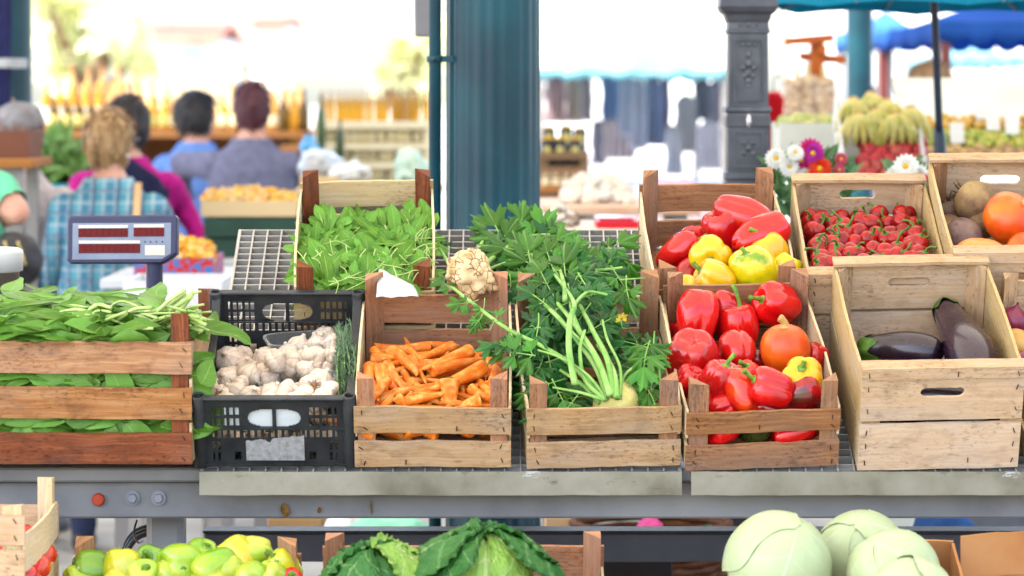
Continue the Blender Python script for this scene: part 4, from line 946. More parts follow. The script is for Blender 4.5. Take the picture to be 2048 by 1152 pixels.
rows = [(434, 1604, 1840, 7, 17.5), (451, 1602, 1836, 9, 18), (469, 1606, 1836, 9, 18.5), (487, 1612, 1842, 10, 19), (504, 1616, 1846, 10, 19), (520, 1622, 1850, 10, 19), (536, 1632, 1700, 4, 19)]
k = 0
for (y, x0, x1, n, r) in rows:
    for i in range(n):
        x = x0+(x1-x0)*i/(n-1)+rg.uniform(-7, 7); yy = y+rg.uniform(-8, 6)
        if y == 436 and i in (1, 3, 5): yy -= 0
        chili(x, yy,   .262+rg.uniform(-.004, .008), r*rg.uniform(.88, 1.08), (rg.uniform(-.9, .9), rg.uniform(-.8, .3), rg.uniform(.1, 1)), k); k += 1
for i in range(26):                              # a lower layer closes the gaps
    chili(1614+(i % 9)*27+rg.uniform(-8, 8), 455+(i//9)*28+rg.uniform(-4, 4), .238, 16, (rg.uniform(-.9, .9), rg.uniform(-.8, .3), rg.uniform(-.5, 1)), k); k += 1
rank(HI[:-26], 6, 'red chilli on top in the plank crate, {n} from the left in the {row} row'); rank(HI[-26:], 3, 'chilli in the layer below the top ones, {n} from the left in the {row} row')
# garlic --------------------------------------------------------------------
def garlic_mesh(i):
    rg = random.Random(70+i); n = rg.choice([7, 8, 9]); ph = rg.uniform(0, 6); lean = rg.uniform(-.25, .25)
    pr = [(p.x, p.y) for p in spl([(0, -.62), (.3, -.66), (.62, -.56), (.93, -.2), (1, .05), (.86, .38), (.55, .62), (.27, .80), (.17, .95), (.14, 1.1), (.0, 1.13)], 26)]; pr[0] = (0, pr[0][1]); pr[-1] = (0, pr[-1][1])
    am = [rg.uniform(.5, 1.4) for _ in range(n+1)]
    mb = MB(); lathe(mb, pr, 40, lambda th, t: 1+.10*(abs(cos(n*(th+ph)/2))**.6-.7)*am[int((th+ph)*n/2/PI) % n]*min(1, (1-t)*2.2)*min(1, t*6), lambda t: (lean*max(0, t-.5)*.8, 0, 0))
    mb.move(lambda p: p*(1+.025*noise.noise(p*1.2+Vector((i*5, 0, 0)))))
    me = mb.mesh('garlic_bulb', M_GARLIC); mb = MB()
    lathe(mb, [(0, -.70), (.2, -.70), (.3, -.64), (.32, -.58)], 12)
    for q in range(26):
        a = rg.uniform(0, 6.28); e = rg.uniform(.03, .3); l = rg.uniform(.2, .42); b = Vector((cos(a)*e, sin(a)*e, -.62))
        tube(mb, [b, b+Vector((cos(a)*l*.4, sin(a)*l*.4, -l*.4)), b+Vector((cos(a)*l*.9+rg.uniform(-.1, .1), sin(a)*l*.9, -l*.55))], [.035, .03, .015], 4)
    return me, mb.mesh('roots', M_ROOTB)
GM = [garlic_mesh(i) for i in range(7)]; GI = []
def garlic(px, py, w0, r, d, i, k=.21, p=None):
    p = p or fp(px, py, w0, k); q = r*p.y/F; o = place('garlic_bulb', GM[i % 7][0], None, p, rot_to(d, i*1.3)); o.scale = (q,)*3
    tag(o, None, 'garlic', 'garlic bulbs in the black crate'); place('roots', GM[i % 7][1], o); GI.append((o, proj(p)))
rg = random.Random(9)
GL = [(456, 720, 24), (511, 690, 22), (438, 682, 20), (466, 680, 20), (527, 716, 20), (500, 752, 23), (524, 744, 18), (452, 760, 22), (480, 770, 18), (541, 758, 18), (470, 786, 21), (505, 795, 22), (438, 792, 20), (452, 806, 19), (490, 732, 18), (420, 770, 16), (486, 712, 18),
      (552, 722, 22), (586, 728, 22), (599, 692, 20), (620, 715, 19), (634, 690, 20), (636, 716, 22), (650, 676, 21), (666, 690, 20), (612, 740, 18), (668, 712, 18), (575, 706, 18),
      (548, 788, 22), (574, 782, 20), (566, 800, 20), (606, 792, 21), (622, 775, 22), (643, 760, 22), (648, 796, 19), (658, 780, 18), (590, 806, 19), (632, 806, 18), (536, 806, 19)]
for i, (px, py, r) in enumerate(GL):
    d = (rg.uniform(-.9, .9), rg.uniform(-.7, .2), rg.uniform(.1, 1))
    if i in (12, 13, 32): d = (rg.uniform(-.4, .4), .8, -.3)
    garlic(px, py,   .106+(.034 if 17 <= i <= 27 else .026 if i > 27 else 0)+rg.uniform(-.005, .008), r*1.22, d, i)
for i in range(10): garlic(0, 0, 0, 21, (rg.uniform(-.9, .9), rg.uniform(-.5, .5), rg.uniform(-.7, .9)), i, p=UP.pt(-.575+.026*i, .042, .042+.016*(i % 2)))
for i in range(18): garlic(0, 0, 0, 22, (rg.uniform(-.9, .9), rg.uniform(-.5, .5), rg.uniform(-.7, .9)), i, p=UP.pt(-.57+.038*(i % 6)+rg.uniform(-.006, .006), .11+.1*(i//6), .056-.014*(i//6)))
for i in range(20):
    garlic(0, 0, 0, 18, (rg.uniform(-.9, .9), rg.uniform(-.5, .5), rg.uniform(-.2, .9)), i, p=UP.hit((552+(i % 5)*26, 544+(i % 5)*25)[i >= 10]+rg.uniform(-4, 4), (716+(i//5)*22, 782+(i//5-2)*22)[i >= 10], .068, 0))
n_ = len(GL); rank(GI[:n_], 5, 'garlic bulb on top in the black crate, {n} from the left in the {row} row'); rank(GI[n_:n_+10], 1, 'garlic bulb seen through the front lattice of the black crate, {n} from the left'); rank(GI[-20:], 4, 'garlic bulb low inside the punnets, {n} from the left in the {row} row'); rank(GI[n_+10:-20], 3, 'garlic bulb under the top ones, {n} from the left in the {row} row')
# clear plastic punnets that hold some of the bulbs
def punnet(label, c, wx, wy, hh, rz):
    n = 32; v = []; f = []
    def ring(sx, sy, z):
        for i in range(n):
            a = 2*PI*i/n; x = abs(cos(a))**.45*(1 if cos(a) > 0 else -1); y = abs(sin(a))**.45*(1 if sin(a) > 0 else -1); v.append(Vector((x*sx/2, y*sy/2, z)))
    rings = [(wx+.012, wy+.012, hh-.003), (wx+.012, wy+.012, hh), (wx, wy, hh), (wx*.9, wy*.9, .004), (wx*.8, wy*.8, 0)]
    for r_ in rings: ring(*r_)
    for k in range(len(rings)-1):
        for i in range(n): j = (i+1) % n; f.append((k*n+i, k*n+j, k*n+n+j, k*n+n+i))
    f.append(tuple((len(rings)-1)*n+i for i in range(n)))
    mb = MB(); mb.add(v, f); M = Matrix.Rotation(R(12), 3, 'X') @ Matrix.Rotation(R(rz), 3, 'Z')
    tag(mb.build('plastic_punnet', CLEARP, None, c, M), label, 'punnet', 'clear punnets in the black crate')
punnet('clear plastic punnet of garlic in the middle of the black crate', UP.hit(598, 732, .072, 0), .125, .085, .058, 14)
punnet('clear plastic punnet of garlic at the front of the black crate, slightly askew', UP.hit(592, 806, .064, 0), .150, .085, .055, 8)
mb = MB(); n = 10
mb.add([Vector((-.08+.16*i/n, .019+.003*noise.noise((i*.8, k, 0)), -.03+.066*k/6+.003*noise.noise((i*.5, 3, k)))) for k in range(7) for i in range(n+1)], [(k*(n+1)+i, k*(n+1)+i+1, (k+1)*(n+1)+i+1, (k+1)*(n+1)+i) for k in range(6) for i in range(n)])
o = mb.build('paper_sheet', PAPER, None, UP.pt(-.47, -.004, .112), (TH, 0, 0)); tag(o, 'white paper sheet standing behind the front lattice of the black crate', 'paper'); mod = o.modifiers.new('thick', 'SOLIDIFY'); mod.thickness = .001
# ---------------------------------------------------------------- leafy things
EX = Vector((1, 0, 0)); TOW = Vector((0, -.75, .66))
def pd(a, tilt=0.0):
    """direction with picture angle a (degrees, 0 = right, 90 = up); tilt leans it towards the viewer"""
    a = R(a); return (EX*cos(a)+UP.ev*sin(a)*.75+Vector((0, 0, .66))*sin(a)+TOW*tilt).normalized()
# spinach --------------------------------------------------------------------
mb = MB(); rg = random.Random(21); rnd.seed(4)
def lw(px, py, w0, k=0.0): return LEFT.hit(px, py, w0, k)
# inside filler, seen through the slat gaps
for i in range(150):
    u = rg.uniform(-1.1, -.63); lay = i % 3; z = (.075, .165, .235)[lay]+rg.uniform(-.02, .02); v = rg.uniform(.012, .05)
    leaf(mb, LEFT.pt(u, v, z), (rg.uniform(-1, 1), rg.uniform(-.1, .1), rg.uniform(-.25, .25)), (rg.uniform(-.2, .2), -1, rg.uniform(-.1, .8)), rg.uniform(.09, .16), rg.uniform(.035, .065), rg.uniform(-.5, .9), .3, 8, 'oval', .12, 0)
# heap on top
for i in range(330):
    px = rg.uniform(-60, 345); f = rg.random(); py = 692-f*62; v = .0+f*.36+rg.uniform(-.02, .05); u = (px-1024)/F*(6.2+v)
    w_ = .238+.042*sin(PI*min(1, (v+.06)/.46))+rg.uniform(-.018, .015)
    a = rg.uniform(-.5, PI+.5); d = (cos(a), sin(a)*.5-.25, rg.uniform(-.15, .45))
    if v < .06: d = (cos(a)*1.2, -.2, rg.uniform(-.15, .15))
    if u > -.80 and d[0] > 0: d = (-d[0], d[1], d[2])
    leaf(mb, LEFT.pt(u, v, w_), d, (rg.uniform(-.5, .5), -.7, 1), rg.uniform(.09, .17), rg.uniform(.028, .054), rg.uniform(.0, .9), .22, 10, 'oval', .13, 0)
# the leaf over the garlic crate and smaller ones at the crate's right end
leaf(mb, lw(376, 652, .26), (.85, -.35, -.05), (0, -.5, 1), .135, .046, .55, .16, 12, 'long', .04, 0)
for q in range(5): leaf(mb, LEFT.pt(-.625, .06+.07*q, .24), (.6, -.5, .1), (0.3, -.6, 1), .055, .035, .5, .2, 8, 'oval', .08, 0)
leaf(mb, lw(396, 770, .16), (.4, -.4, .5), (.3, -.8, .3), .05, .04, .8, .25, 8, 'oval', .08, 0)
def keep(p):
    q = p-LEFT.o; v = q.dot(LEFT.ev); w_ = q.dot(LEFT.ew); u = p.x
    if w_ < .242 and v < .008: p = p+LEFT.ev*(.008-v)*1.0
    if w_ < .205 and -.617 < u < -.56 and v > .0 and p.z > .85 and w_ > .03 and v < .09: p = Vector((min(u, -.618), p.y, p.z)) if u < -.60 else p
    if w_ < .006: p = p+LEFT.ew*(.006-w_)
    if w_ > .292: p = p-LEFT.ew*(w_-.292)*.72
    return p
mb.move(lambda p: p+Vector((noise.noise(p*22), noise.noise(p*22+Vector((7, 0, 0))), noise.noise(p*22+Vector((0, 7, 0)))))*.009)
mb.move(keep)
for (px, py, a_) in ((228, 921, 1), (266, 922, -1), (150, 922, 1)): leaf(mb, lw(px, py, .004)+Vector((0, -.006, 0)), (a_, -.1, .0), (0, -.7, 1), .05, .012, .1, .1, 7, 'long', .04, 0)
# pale stalks
for i in range(80):
    x0, y0 = rg.uniform(60, 330), rg.uniform(626, 668); x1 = x0+rg.uniform(50, 130); y1 = y0-rg.uniform(-10, 34)
    if i < 24: x0, y0 = rg.uniform(286, 352), rg.uniform(632, 672); x1, y1 = rg.uniform(366, 424), rg.uniform(578, 664)
    v = rg.uniform(.02, .14); a = P(x0, y0, 6.2+v); b = P(min(x1, 424), y1, 6.2+v-.04); c = (a+b)/2+Vector((0, 0, rg.uniform(.0, .02)))
    tube(mb, spl([a, c, b], 8), [rg.uniform(.0022, .0046)]*9, 8, 1, .1, 3)
o = mb.build('spinach_leaves', [L_SPIN, M_STALKL]); tag(o, 'heap of broad green spinach leaves with pale stalks in the large slatted crate', 'spinach', None, 'stuff')
# rocket ---------------------------------------------------------------------
mb = MB(); rg = random.Random(33)
for i in range(1150):
    f = rg.random(); px = rg.uniform(614-f*6, 848-f*2); py = 574-f*122
    if py < 470 and px < 640: continue
    w0 = .225+.022*noise.noise((px*.02, py*.03, 1))+rg.uniform(-.02, .012)
    p = UP.hit(px, py, w0+.02*f, .17)
    a = rg.uniform(0, 360); d = pd(a, rg.uniform(-.3, .45)); n = TOW+Vector((rg.uniform(-.5, .5), 0, rg.uniform(-.3, .6)))
    leaf(mb, p-d*.03, d, n, rg.uniform(.05, .10), rg.uniform(.022, .042), rg.uniform(-.2, .7), .12, 9, 'rocket' if i % 3 else 'oval', .1, 0, .3)
for i in range(70):
    px = rg.uniform(600, 862); py = rg.uniform(455, 572); p = UP.hit(px, py, .243+rg.uniform(-.006, .008), .15); a = rg.uniform(0, 360); d = pd(a, .1); L = rg.uniform(.03, .075)
    tube(mb, spl([p-d*L/2, p+TOW*.006+pd(a+90)*rg.uniform(-.012, .012), p+d*L/2], 7), [.0011]*8, 5, 1)
for i in range(16):                              # sprigs standing above the heap at the back
    px = rg.uniform(800, 866) if i < 10 else rg.uniform(640, 790); p = UP.hit(px, rg.uniform(440, 475), .20, .1); d = pd(rg.uniform(50, 130), .2)
    tube(mb, [p-d*.05, p, p+d*.03], [.0012]*3, 5, 1); leaf(mb, p, d, TOW, .06, .022, .4, .15, 9, 'oval', .08, 0, .2)
o = mb.build('rocket_leaves', [L_ARUG, M_STALKL]); tag(o, 'heap of fresh light green rocket leaves in the crate by the blue column', 'rocket salad', None, 'stuff')
mb = MB(); n = 12; q = [UP.hit(x, y, .255+.01*z, .17) for x, y, z in ((752, 594, 0), (838, 592, 0), (828, 572, .2), (758, 534, .2))]
v = []
for j in range(n+1):
    for i in range(n+1):
        a = q[0].lerp(q[1], i/n); b = q[3].lerp(q[2], i/n); p = a.lerp(b, j/n); v.append(p+TOW*(.014*sin(PI*i/n)*sin(PI*j/n)+.006*noise.noise((i*.35, j*.35, 0))))
mb.add(v, [(j*(n+1)+i, j*(n+1)+i+1, (j+1)*(n+1)+i+1, (j+1)*(n+1)+i) for j in range(n) for i in range(n)])
o = mb.build('plastic_bag', surf('white_bag', A(214, 224, 222), A(236, 242, 240), 20, .35, .3, .003)); tag(o, 'crumpled white plastic bag at the front of the rocket crate', 'bag'); mod = o.modifiers.new('thick', 'SOLIDIFY'); mod.thickness = .001
# celery ---------------------------------------------------------------------
def cw(px, py):
    ks = [(420, .085), (480, .10), (540, .155), (600, .20), (650, .195), (720, .165), (830, .128), (900, .1)]
    for (a, x), (b, y) in zip(ks, ks[1:]):
        if py <= b: return x+(y-x)*max(0, (py-a)/(b-a))
    return .12
def cp(px, py, dw=0.0): return UP.hit(px, py, cw(px, py)+dw, 0)
def root_ball(t, pos, r, m, seed, amp=.16, lump=.16, flat=1.0):
    mb = MB(); lathe(mb, [(r*sin(PI*i/40) if 0 < i < 40 else 0, -r*cos(PI*i/40)) for i in range(41)], 64)
    rg = random.Random(seed); cs = [(Vector((rg.gauss(0, 1), rg.gauss(0, 1), rg.gauss(0, 1))).normalized(), rg.uniform(.10, .3)) for _ in range(46)]
    def g(p):
        n = p.normalized(); k = 1+amp*noise.noise(n*1.6+Vector((seed, 0, 0)))
        for c, a in cs:
            d = n.dot(c); e = math.acos(max(-1, min(1, d)))
            if e < a: k += lump*a*1.7*math.sqrt(max(0, 1-(e/a)**2))-.008
        return n*r*k
    mb.move(g); return mb.build('root', m, t, pos-t.location)
def compound(mb, p, d, up, size, n=5, mi=0, ms=2):
    d = Vector(d).normalized(); up = Vector(up); up = (up-d*up.dot(d)).normalized(); sd = d.cross(up)
    bn = sd*rnd.uniform(-.12, .12)*size; tube(mb, spl([p-d*size*.62+bn, p-d*size*.2, p+d*size*.25], 6), [size*.024, size*.022, size*.02, size*.018, size*.016, size*.014, size*.012], 6, ms)
    leaflet(mb, p+d*size*.2, d-up*.15, up+sd*rnd.uniform(-.3, .3), size*rnd.uniform(.55, .75), 1.1, rnd.uniform(.0, .4), mi)
    for k in range((n-1)//2):
        o = p-d*size*(.12+.42*k)
        for s_ in (-1, 1):
            dd = d*.55+sd*s_*.85+up*rnd.uniform(-.25, .25); tube(mb, [o, o+dd*size*.12], [size*.014]*2, 5, ms)
            leaflet(mb, o+dd*size*.1, dd, up+sd*s_*rnd.uniform(-.4, .2), size*rnd.uniform(.42, .6), 1.05, rnd.uniform(-.05, .45), mi)
def inside(p):
    q = p-UP.o; v = q.dot(UP.ev); w_ = q.dot(UP.ew)
    return p+UP.ev*(.012-v) if v < .012 and w_ < .16 else p
def celery(label, root_px, root_w, r, m, seed, stalks, leaves, amp, lump, stub=True):
    rp = UP.hit(root_px[0], root_px[1], root_w, 0); t = thing('celery_plant', label, 'celery', rp, None, 'celery plants with root and leaves')
    root_ball(t, rp, r, m, seed, amp, lump)
    for pts, ra in stalks:
        mb = MB(); P_ = [q if isinstance(q, Vector) else cp(q[0], q[1], q[2] if len(q) > 2 else 0) for q in pts]; c = spl(P_, 18)
        tube(mb, c, [ra*(1-.45*i/18) for i in range(19)], 24, 0, .055, 7, .8); mb.mat(Matrix.Translation(-rp)); mb.build('stalk', M_STALK, t)
    mb = MB()
    for (px, py, a, sz, dw, mi) in leaves:
        p = cp(px, py, dw); d = pd(a, rnd.uniform(-.15, .25)); up = TOW+Vector((rnd.uniform(-.45, .45), rnd.uniform(-.2, .2), rnd.uniform(-.3, .4)))
        compound(mb, p, d, up, sz*1.34, 5 if sz > .05 else 3, mi)
    mb.move(inside); mb.mat(Matrix.Translation(-rp)); mb.build('foliage', [L_CEL, L_CELD, M_STALK, L_YEL], t); return t
rg = random.Random(77); rnd.seed(8)
lv = [(898, 572, 150, .04, .01, 0), (930, 606, 190, .034, .02, 0), (965, 622, 250, .034, .01, 0), (990, 640, 60, .032, .02, 0), (955, 645, 230, .028, .01, 0),
      (1000, 690, 190, .052, .02, 1), (1025, 705, 170, .055, .02, 0), (1075, 660, 260, .05, .02, 1), (1060, 700, 240, .045, 0, 1),
      (1130, 545, 95, .07, .03, 0), (1090, 560, 120, .06, .02, 0), (1165, 560, 60, .06, .02, 1), (1100, 520, 110, .06, .03, 0), (1150, 510, 80, .06, .02, 0), (1080, 600, 150, .055, .01, 1), (1180, 590, 20, .055, .02, 1),
      (1140, 600, 270, .05, 0, 1), (1165, 630, 240, .045, 0, 1), (1105, 625, 220, .05, 0, 1), (1243, 640, 85, .018, .03, 3),
      (1290, 720, 260, .055, .02, 0), (1310, 700, 280, .05, .02, 0), (1250, 760, 320, .05, -.01, 0), (1300, 780, 250, .045, -.01, 0), (1270, 735, 200, .04, -.01, 1),
      (1120, 790, 300, .045, .005, 0), (1090, 770, 200, .05, 0, 1), (1075, 740, 240, .05, -.01, 1), (1100, 730, 280, .05, -.02, 1), (1060, 790, 260, .045, -.01, 0), (1250, 800, 20, .05, -.01, 1), (1140, 810, 230, .04, 0, 0), (1075, 820, 250, .04, -.01, 1), (1310, 815, 280, .05, -.01, 1)]
for i in range(20): lv.append((rg.choice((rg.uniform(1050, 1150), rg.uniform(1250, 1315))), rg.uniform(680, 815), rg.uniform(0, 360), rg.uniform(.045, .065), -.05-rg.random()*.02, 1))
for i in range(12): lv.append((rg.uniform(1090, 1210), rg.uniform(560, 660), rg.uniform(0, 360), rg.uniform(.05, .065), -.03-.02*rg.random(), 1))
st_ = [([(1205, 800, -.01), (1150, 735, .01), (1080, 690, .02), (1010, 655, .02), (905, 575, .02)], .0060), ([(1215, 795, 0), (1190, 730, .01), (1130, 650, .01), (1090, 610, 0)], .0085), ([(1222, 792, .01), (1195, 720, .02), (1150, 650, .01), (1110, 600, 0)], .0085),
       ([(1228, 792, .01), (1215, 720, .02), (1185, 660, .01), (1160, 610, 0)], .008), ([(1150, 770, .02), (1138, 700, .035), (1140, 640, .04), (1148, 605, .035), (1110, 550, .03)], .0075), ([(1148, 610, .035), (1175, 585, .03), (1215, 590, .02)], .005),
       ([(1234, 796, .01), (1226, 740, .015), (1195, 690, .01)], .0078), ([(1200, 806, -.01), (1165, 770, .0), (1120, 740, 0)], .0055), ([(1240, 800, 0), (1250, 750, .0), (1300, 715, .015), (1330, 690, .015)], .0045), ([(1208, 800, 0), (1160, 785, .01), (1105, 775, .01)], .004),
       ([(1130, 600, .03), (1128, 570, .035), (1120, 540, .03)], .006), ([(1316, 720, .015), (1322, 780, 0), (1328, 820, -.02)], .004), ([(1212, 800, 0), (1170, 760, .015), (1160, 700, .02), (1170, 660, .02)], .005), ([(1190, 730, .005), (1150, 640, .015), (1140, 600, .02)], .006), ([(1226, 794, .005), (1205, 735, .015), (1170, 690, .02), (1120, 640, .02)], .004), ([(1240, 792, .005), (1240, 735, .01), (1215, 680, .015), (1205, 640, .02)], .0045), ([(1215, 800, 0), (1175, 750, .02), (1120, 715, .02), (1075, 700, .02)], .0036)]
celery('celery plant lying in its crate, thick stalks running up from a pale root', (1233, 812), .105, .048, M_CELYEL, 3, st_, lv, .08, .05)
lv = [(1000, 470, 120, .075, .02, 0), (1040, 460, 80, .08, .02, 0), (1075, 470, 60, .075, .02, 0), (1000, 500, 100, .055, -.01, 1), (1030, 500, 170, .07, .02, 0), (1100, 490, 30, .07, .02, 0), (1030, 530, 260, .05, -.02, 1), (1060, 520, 100, .075, .03, 0),
      (1105, 530, 340, .065, .01, 1), (1130, 500, 20, .06, .01, 0), (1020, 575, 260, .04, -.02, 1), (975, 470, 130, .05, -.01, 0), (1050, 440, 95, .055, .01, 1), (1180, 515, 5, .055, .0, 0), (1225, 495, 30, .055, .01, 0), (1245, 520, 330, .05, 0, 0),
      (1200, 545, 350, .06, 0, 1), (1160, 540, 330, .06, 0, 1), (1240, 560, 300, .05, 0, 0), (1255, 585, 280, .05, 0, 0), (1180, 580, 310, .06, 0, 1), (1130, 570, 300, .06, 0, 1), (893, 494, 160, .026, -.03, 1), (1215, 530, 60, .05, .01, 1)]
for i in range(14): lv.append((rg.uniform(1060, 1150), rg.uniform(470, 590), rg.uniform(0, 360), rg.uniform(.05, .07), -.035, 1))
st_ = [([(960, 540, -.01), (1000, 505, 0), (1055, 475, .02), (1100, 470, .02)], .0075), ([(950, 530, -.01), (962, 490, 0), (975, 465, .01)], .006), ([(975, 540, -.01), (1060, 510, .0), (1140, 500, .01), (1190, 495, .015)], .005), ([(905, 540, 0), (880, 500, .01), (855, 480, .02)], .004),
       ([(970, 550, -.01), (1080, 545, -.01), (1200, 540, .005), (1245, 535, .01)], .005), ([(1240, 560, .01), (1290, 556, .03)], .0025)]
celery('celery plant lying on the grating, its knobbly root end facing out beside the carrots', (938, 546), .19, .046, M_CELROOT, 12, st_, lv, .12, .42)
# rosemary ---------------------------------------------------------------------
rg = random.Random(3); bs = UP.hit(692, 800, .10, .2)
t = thing('rosemary_bunch', 'bunch of grey green rosemary sprigs at the right side of the garlic crate', 'rosemary', bs)
for i in range(13):
    p0 = UP.hit(rg.uniform(678, 698), rg.uniform(775, 808), .11, .2)-bs; p1 = UP.hit(rg.uniform(668, 712), rg.uniform(642, 700), .135+rg.uniform(0, .035), .15)-bs
    c = spl([p0, (p0+p1)/2+Vector((rg.uniform(-.01, .01), -.012, .012)), p1], 26); mb = MB(); tube(mb, c, [.0014]*27, 5, 0)
    for k in range(2, 27):
        d = (c[k]-c[k-1]).normalized()
        for m_ in range(5):
            a = rg.uniform(0, 6.28); q = d.orthogonal().normalized(); q = Quaternion(d, a) @ q; dd = d*.75+q*.7
            leaf(mb, c[k], dd, d, rg.uniform(.012, .021), .0024, .2, .1, 2, 'long', 0, 1)
    mb.build('sprig', [M_STALK, L_ROSE], t)
# cabbages ----------------------------------------------------------------------
def head_leaf(mb, r, q, az, amax, wid, off, ruffle=0.0, crk=0.0, open_=0.0, ns=22, nt=26, mi=0, seed=0):
    """a leaf lying over a ball of radius r: starts at the stem pole (0,0,-1), runs up over the head along azimuth az"""
    v = []; f = []; uv = []
    for j in range(nt+1):
        t = j/nt; al = t*amax
        for i in range(-ns, ns+1):
            s_ = i/ns; be = s_*wid*(sin(PI*min(.98, t*.80+.10))**.75)
            a2 = al*(1-.10*s_*s_*t)
            d = Vector((sin(a2)*cos(be), sin(be)*(.25+.75*sin(a2)), -cos(a2)*cos(be*.7))).normalized()
            edge = max(abs(s_), t)**6; k = r+off+open_*t**2.5+ruffle*edge*sin(i*1.7+j*1.1+seed)*.5+ruffle*edge*.6
            if crk: k += crk*(abs(noise.noise(d*r*120+Vector((seed, 0, 0))))*1.6-.3)-crk*.9*math.exp(-(s_*9)**2)+crk*1.1*noise.noise(d*r*40+Vector((0, seed, 0)))
            k += r*.015*noise.noise(d*2.2+Vector((0, 0, seed)))
            v.append(Matrix.Rotation(az, 3, 'Z') @ (d*k))
    m = 2*ns+1
    for j in range(nt):
        for i in range(m-1):
            f.append((j*m+i, j*m+i+1, j*m+m+i+1, j*m+m+i)); a, b = i/(m-1), (i+1)/(m-1); uv.append([(a, j/nt), (b, j/nt), (b, (j+1)/nt), (a, (j+1)/nt)])
    mb.add([q @ p for p in v], f, uv, mi)
L_CAB = leafmat('cabbage_leaf', A(196, 216, 156, .55), A(218, 230, 190, .55), A(226, 235, 204, .57), .12, .36, .014, 9.0, .015, ls=.2)
L_SAVD = leafmat('dark_savoy_leaf', A(36, 92, 40), A(78, 136, 62), A(150, 184, 120), .15, .5, .018, 7.0, .02, ls=.32)
L_SAVL = leafmat('light_savoy_leaf', A(126, 176, 70), A(172, 206, 108), A(210, 226, 160), .18, .48, .02, 8.0, .02, ls=.4)
def cabbage(label, px, py, Y, r, d, seed):
    p = P(px, py, Y); k = r*Y/F; t = thing('white_cabbage', label, 'cabbage', p, None, 'white cabbages in the cardboard box'); q = rot_to(d, seed)
    mb = MB(); ball(mb, (0, 0, 0), k*.97, 40, 24, 0, (1, 1, .9), .06, 1.0, seed); mb.move(lambda a: q @ a); mb.build('heart', L_CAB, t)
    rg = random.Random(seed)
    for i in range(4):
        mb = MB(); head_leaf(mb, k*(.985+.006*i/3), q, i*1.75+seed+rg.uniform(-.2, .2), rg.uniform(2.35, 2.75), rg.uniform(1.1, 1.4), .0012*i, .0015, 0, .0015*rg.random(), 26, 30, seed=seed+i); mb.build('outer_leaf', L_CAB, t)
cabbage('large white cabbage at the left of the cardboard box', 1556, 1132, 5.88, 108, (-.3, .5, -.75), 1)
cabbage('white cabbage at the back of the cardboard box, behind the other two', 1722, 1114, 6.02, 92, (.2, .6, -.8), 2)
cabbage('white cabbage in front at the right of the cardboard box', 1788, 1150, 5.85, 92, (.5, .4, -.7), 3)
cabbage('white cabbage at the front edge, only its top in view', 1822, 1200, 5.72, 86, (.2, -.5, -.8), 4)
def savoy(label, px, py, Y, r, d, seed, outer):
    p = P(px, py, Y); k = r*Y/F; t = thing('savoy_cabbage', label, 'savoy cabbage', p, None, 'savoy cabbages in the low crate'); q = rot_to(d, 0)
    mb = MB(); ball(mb, (0, 0, 0), k*.94, 30, 20, 0, (1, 1, .95), .05, 1.0, seed); mb.move(lambda a: q @ a); mb.build('heart', L_SAVL, t)
    for i, (az, am, wd, off, op, m) in enumerate(outer):
        mb = MB(); head_leaf(mb, k, q, R(az), am, wd, off, .012 if op > .01 else .006, .0052 if op > .01 else .0036, op, 34, 40, seed=seed*3+i); mb.build('outer_leaf' if op > .01 else 'head_leaf', m, t)
savoy('large savoy cabbage with a dark curled outer leaf rising behind it', 972, 1156, 5.80, 86, (0, .25, -1), 1,
      [(90, 2.35, 1.2, .004, .0, L_SAVL), (-90, 2.35, 1.15, .003, .0, L_SAVL), (200, 2.2, 1.1, .006, .002, L_SAVL), (75, 1.95, 1.25, .012, .075, L_SAVD), (10, 1.8, 1.0, .016, .085, L_SAVD), (172, 1.75, .9, .014, .050, L_SAVD), (125, 1.8, 1.1, .018, .045, L_SAVD), (-30, 1.5, .8, .012, .03, L_SAVD)])
savoy('smaller savoy cabbage with bright leaf edges at the left of its crate', 752, 1172, 5.80, 74, (.1, .35, -1), 2,
      [(100, 2.3, 1.2, .004, .0, L_SAVL), (-80, 2.3, 1.2, .006, .0, L_SAVD), (80, 1.9, 1.25, .012, .04, L_SAVD), (160, 1.75, 1.0, .014, .045, L_SAVL), (20, 1.75, 1.0, .012, .04, L_SAVD), (-60, 1.75, 1.0, .012, .02, L_SAVD)])
# scale, bucket ------------------------------------------------------------------
NAVY = surf('navy_plastic', A(50, 52, 84), A(62, 64, 96), 12, .45, .06, .001)
so_ = P(244, 478, 7.0); t = thing('scale_display', 'navy electronic scale with a raised customer display of dark red digits', 'scale', (so_.x+.02, 7.06, .825))
k = 7.0/F; base = Vector(t.location); Mr = Matrix.Rotation(R(-6), 3, 'X') @ Matrix.Rotation(R(-4), 3, 'Z')
def sl_(px, py, y=0.0): return Mr @ Vector(((px-244)*k, y, -(py-478)*k))+so_-base
mb = MB(); n = 8; out = [(133, 436), (138, 431), (350, 430), (355, 436), (355, 508), (338, 521), (326, 527), (140, 527), (133, 520)]
m_ = len(out); v = []
for (y, ins) in ((.0, 3), (.004, 0), (.026, 0), (.03, 3)):
    for (x, z) in out: v.append(sl_(x+(ins if x < 244 else -ins), z+(ins if z < 478 else -ins), y))
f = [tuple(range(m_)), tuple(3*m_+i for i in range(m_-1, -1, -1))]
for r_ in range(3):
    for i in range(m_): j = (i+1) % m_; f.append((r_*m_+j, r_*m_+i, (r_+1)*m_+i, (r_+1)*m_+j))
mb.add(v, f, smooth=False); mb.build('display_housing', NAVY, t)
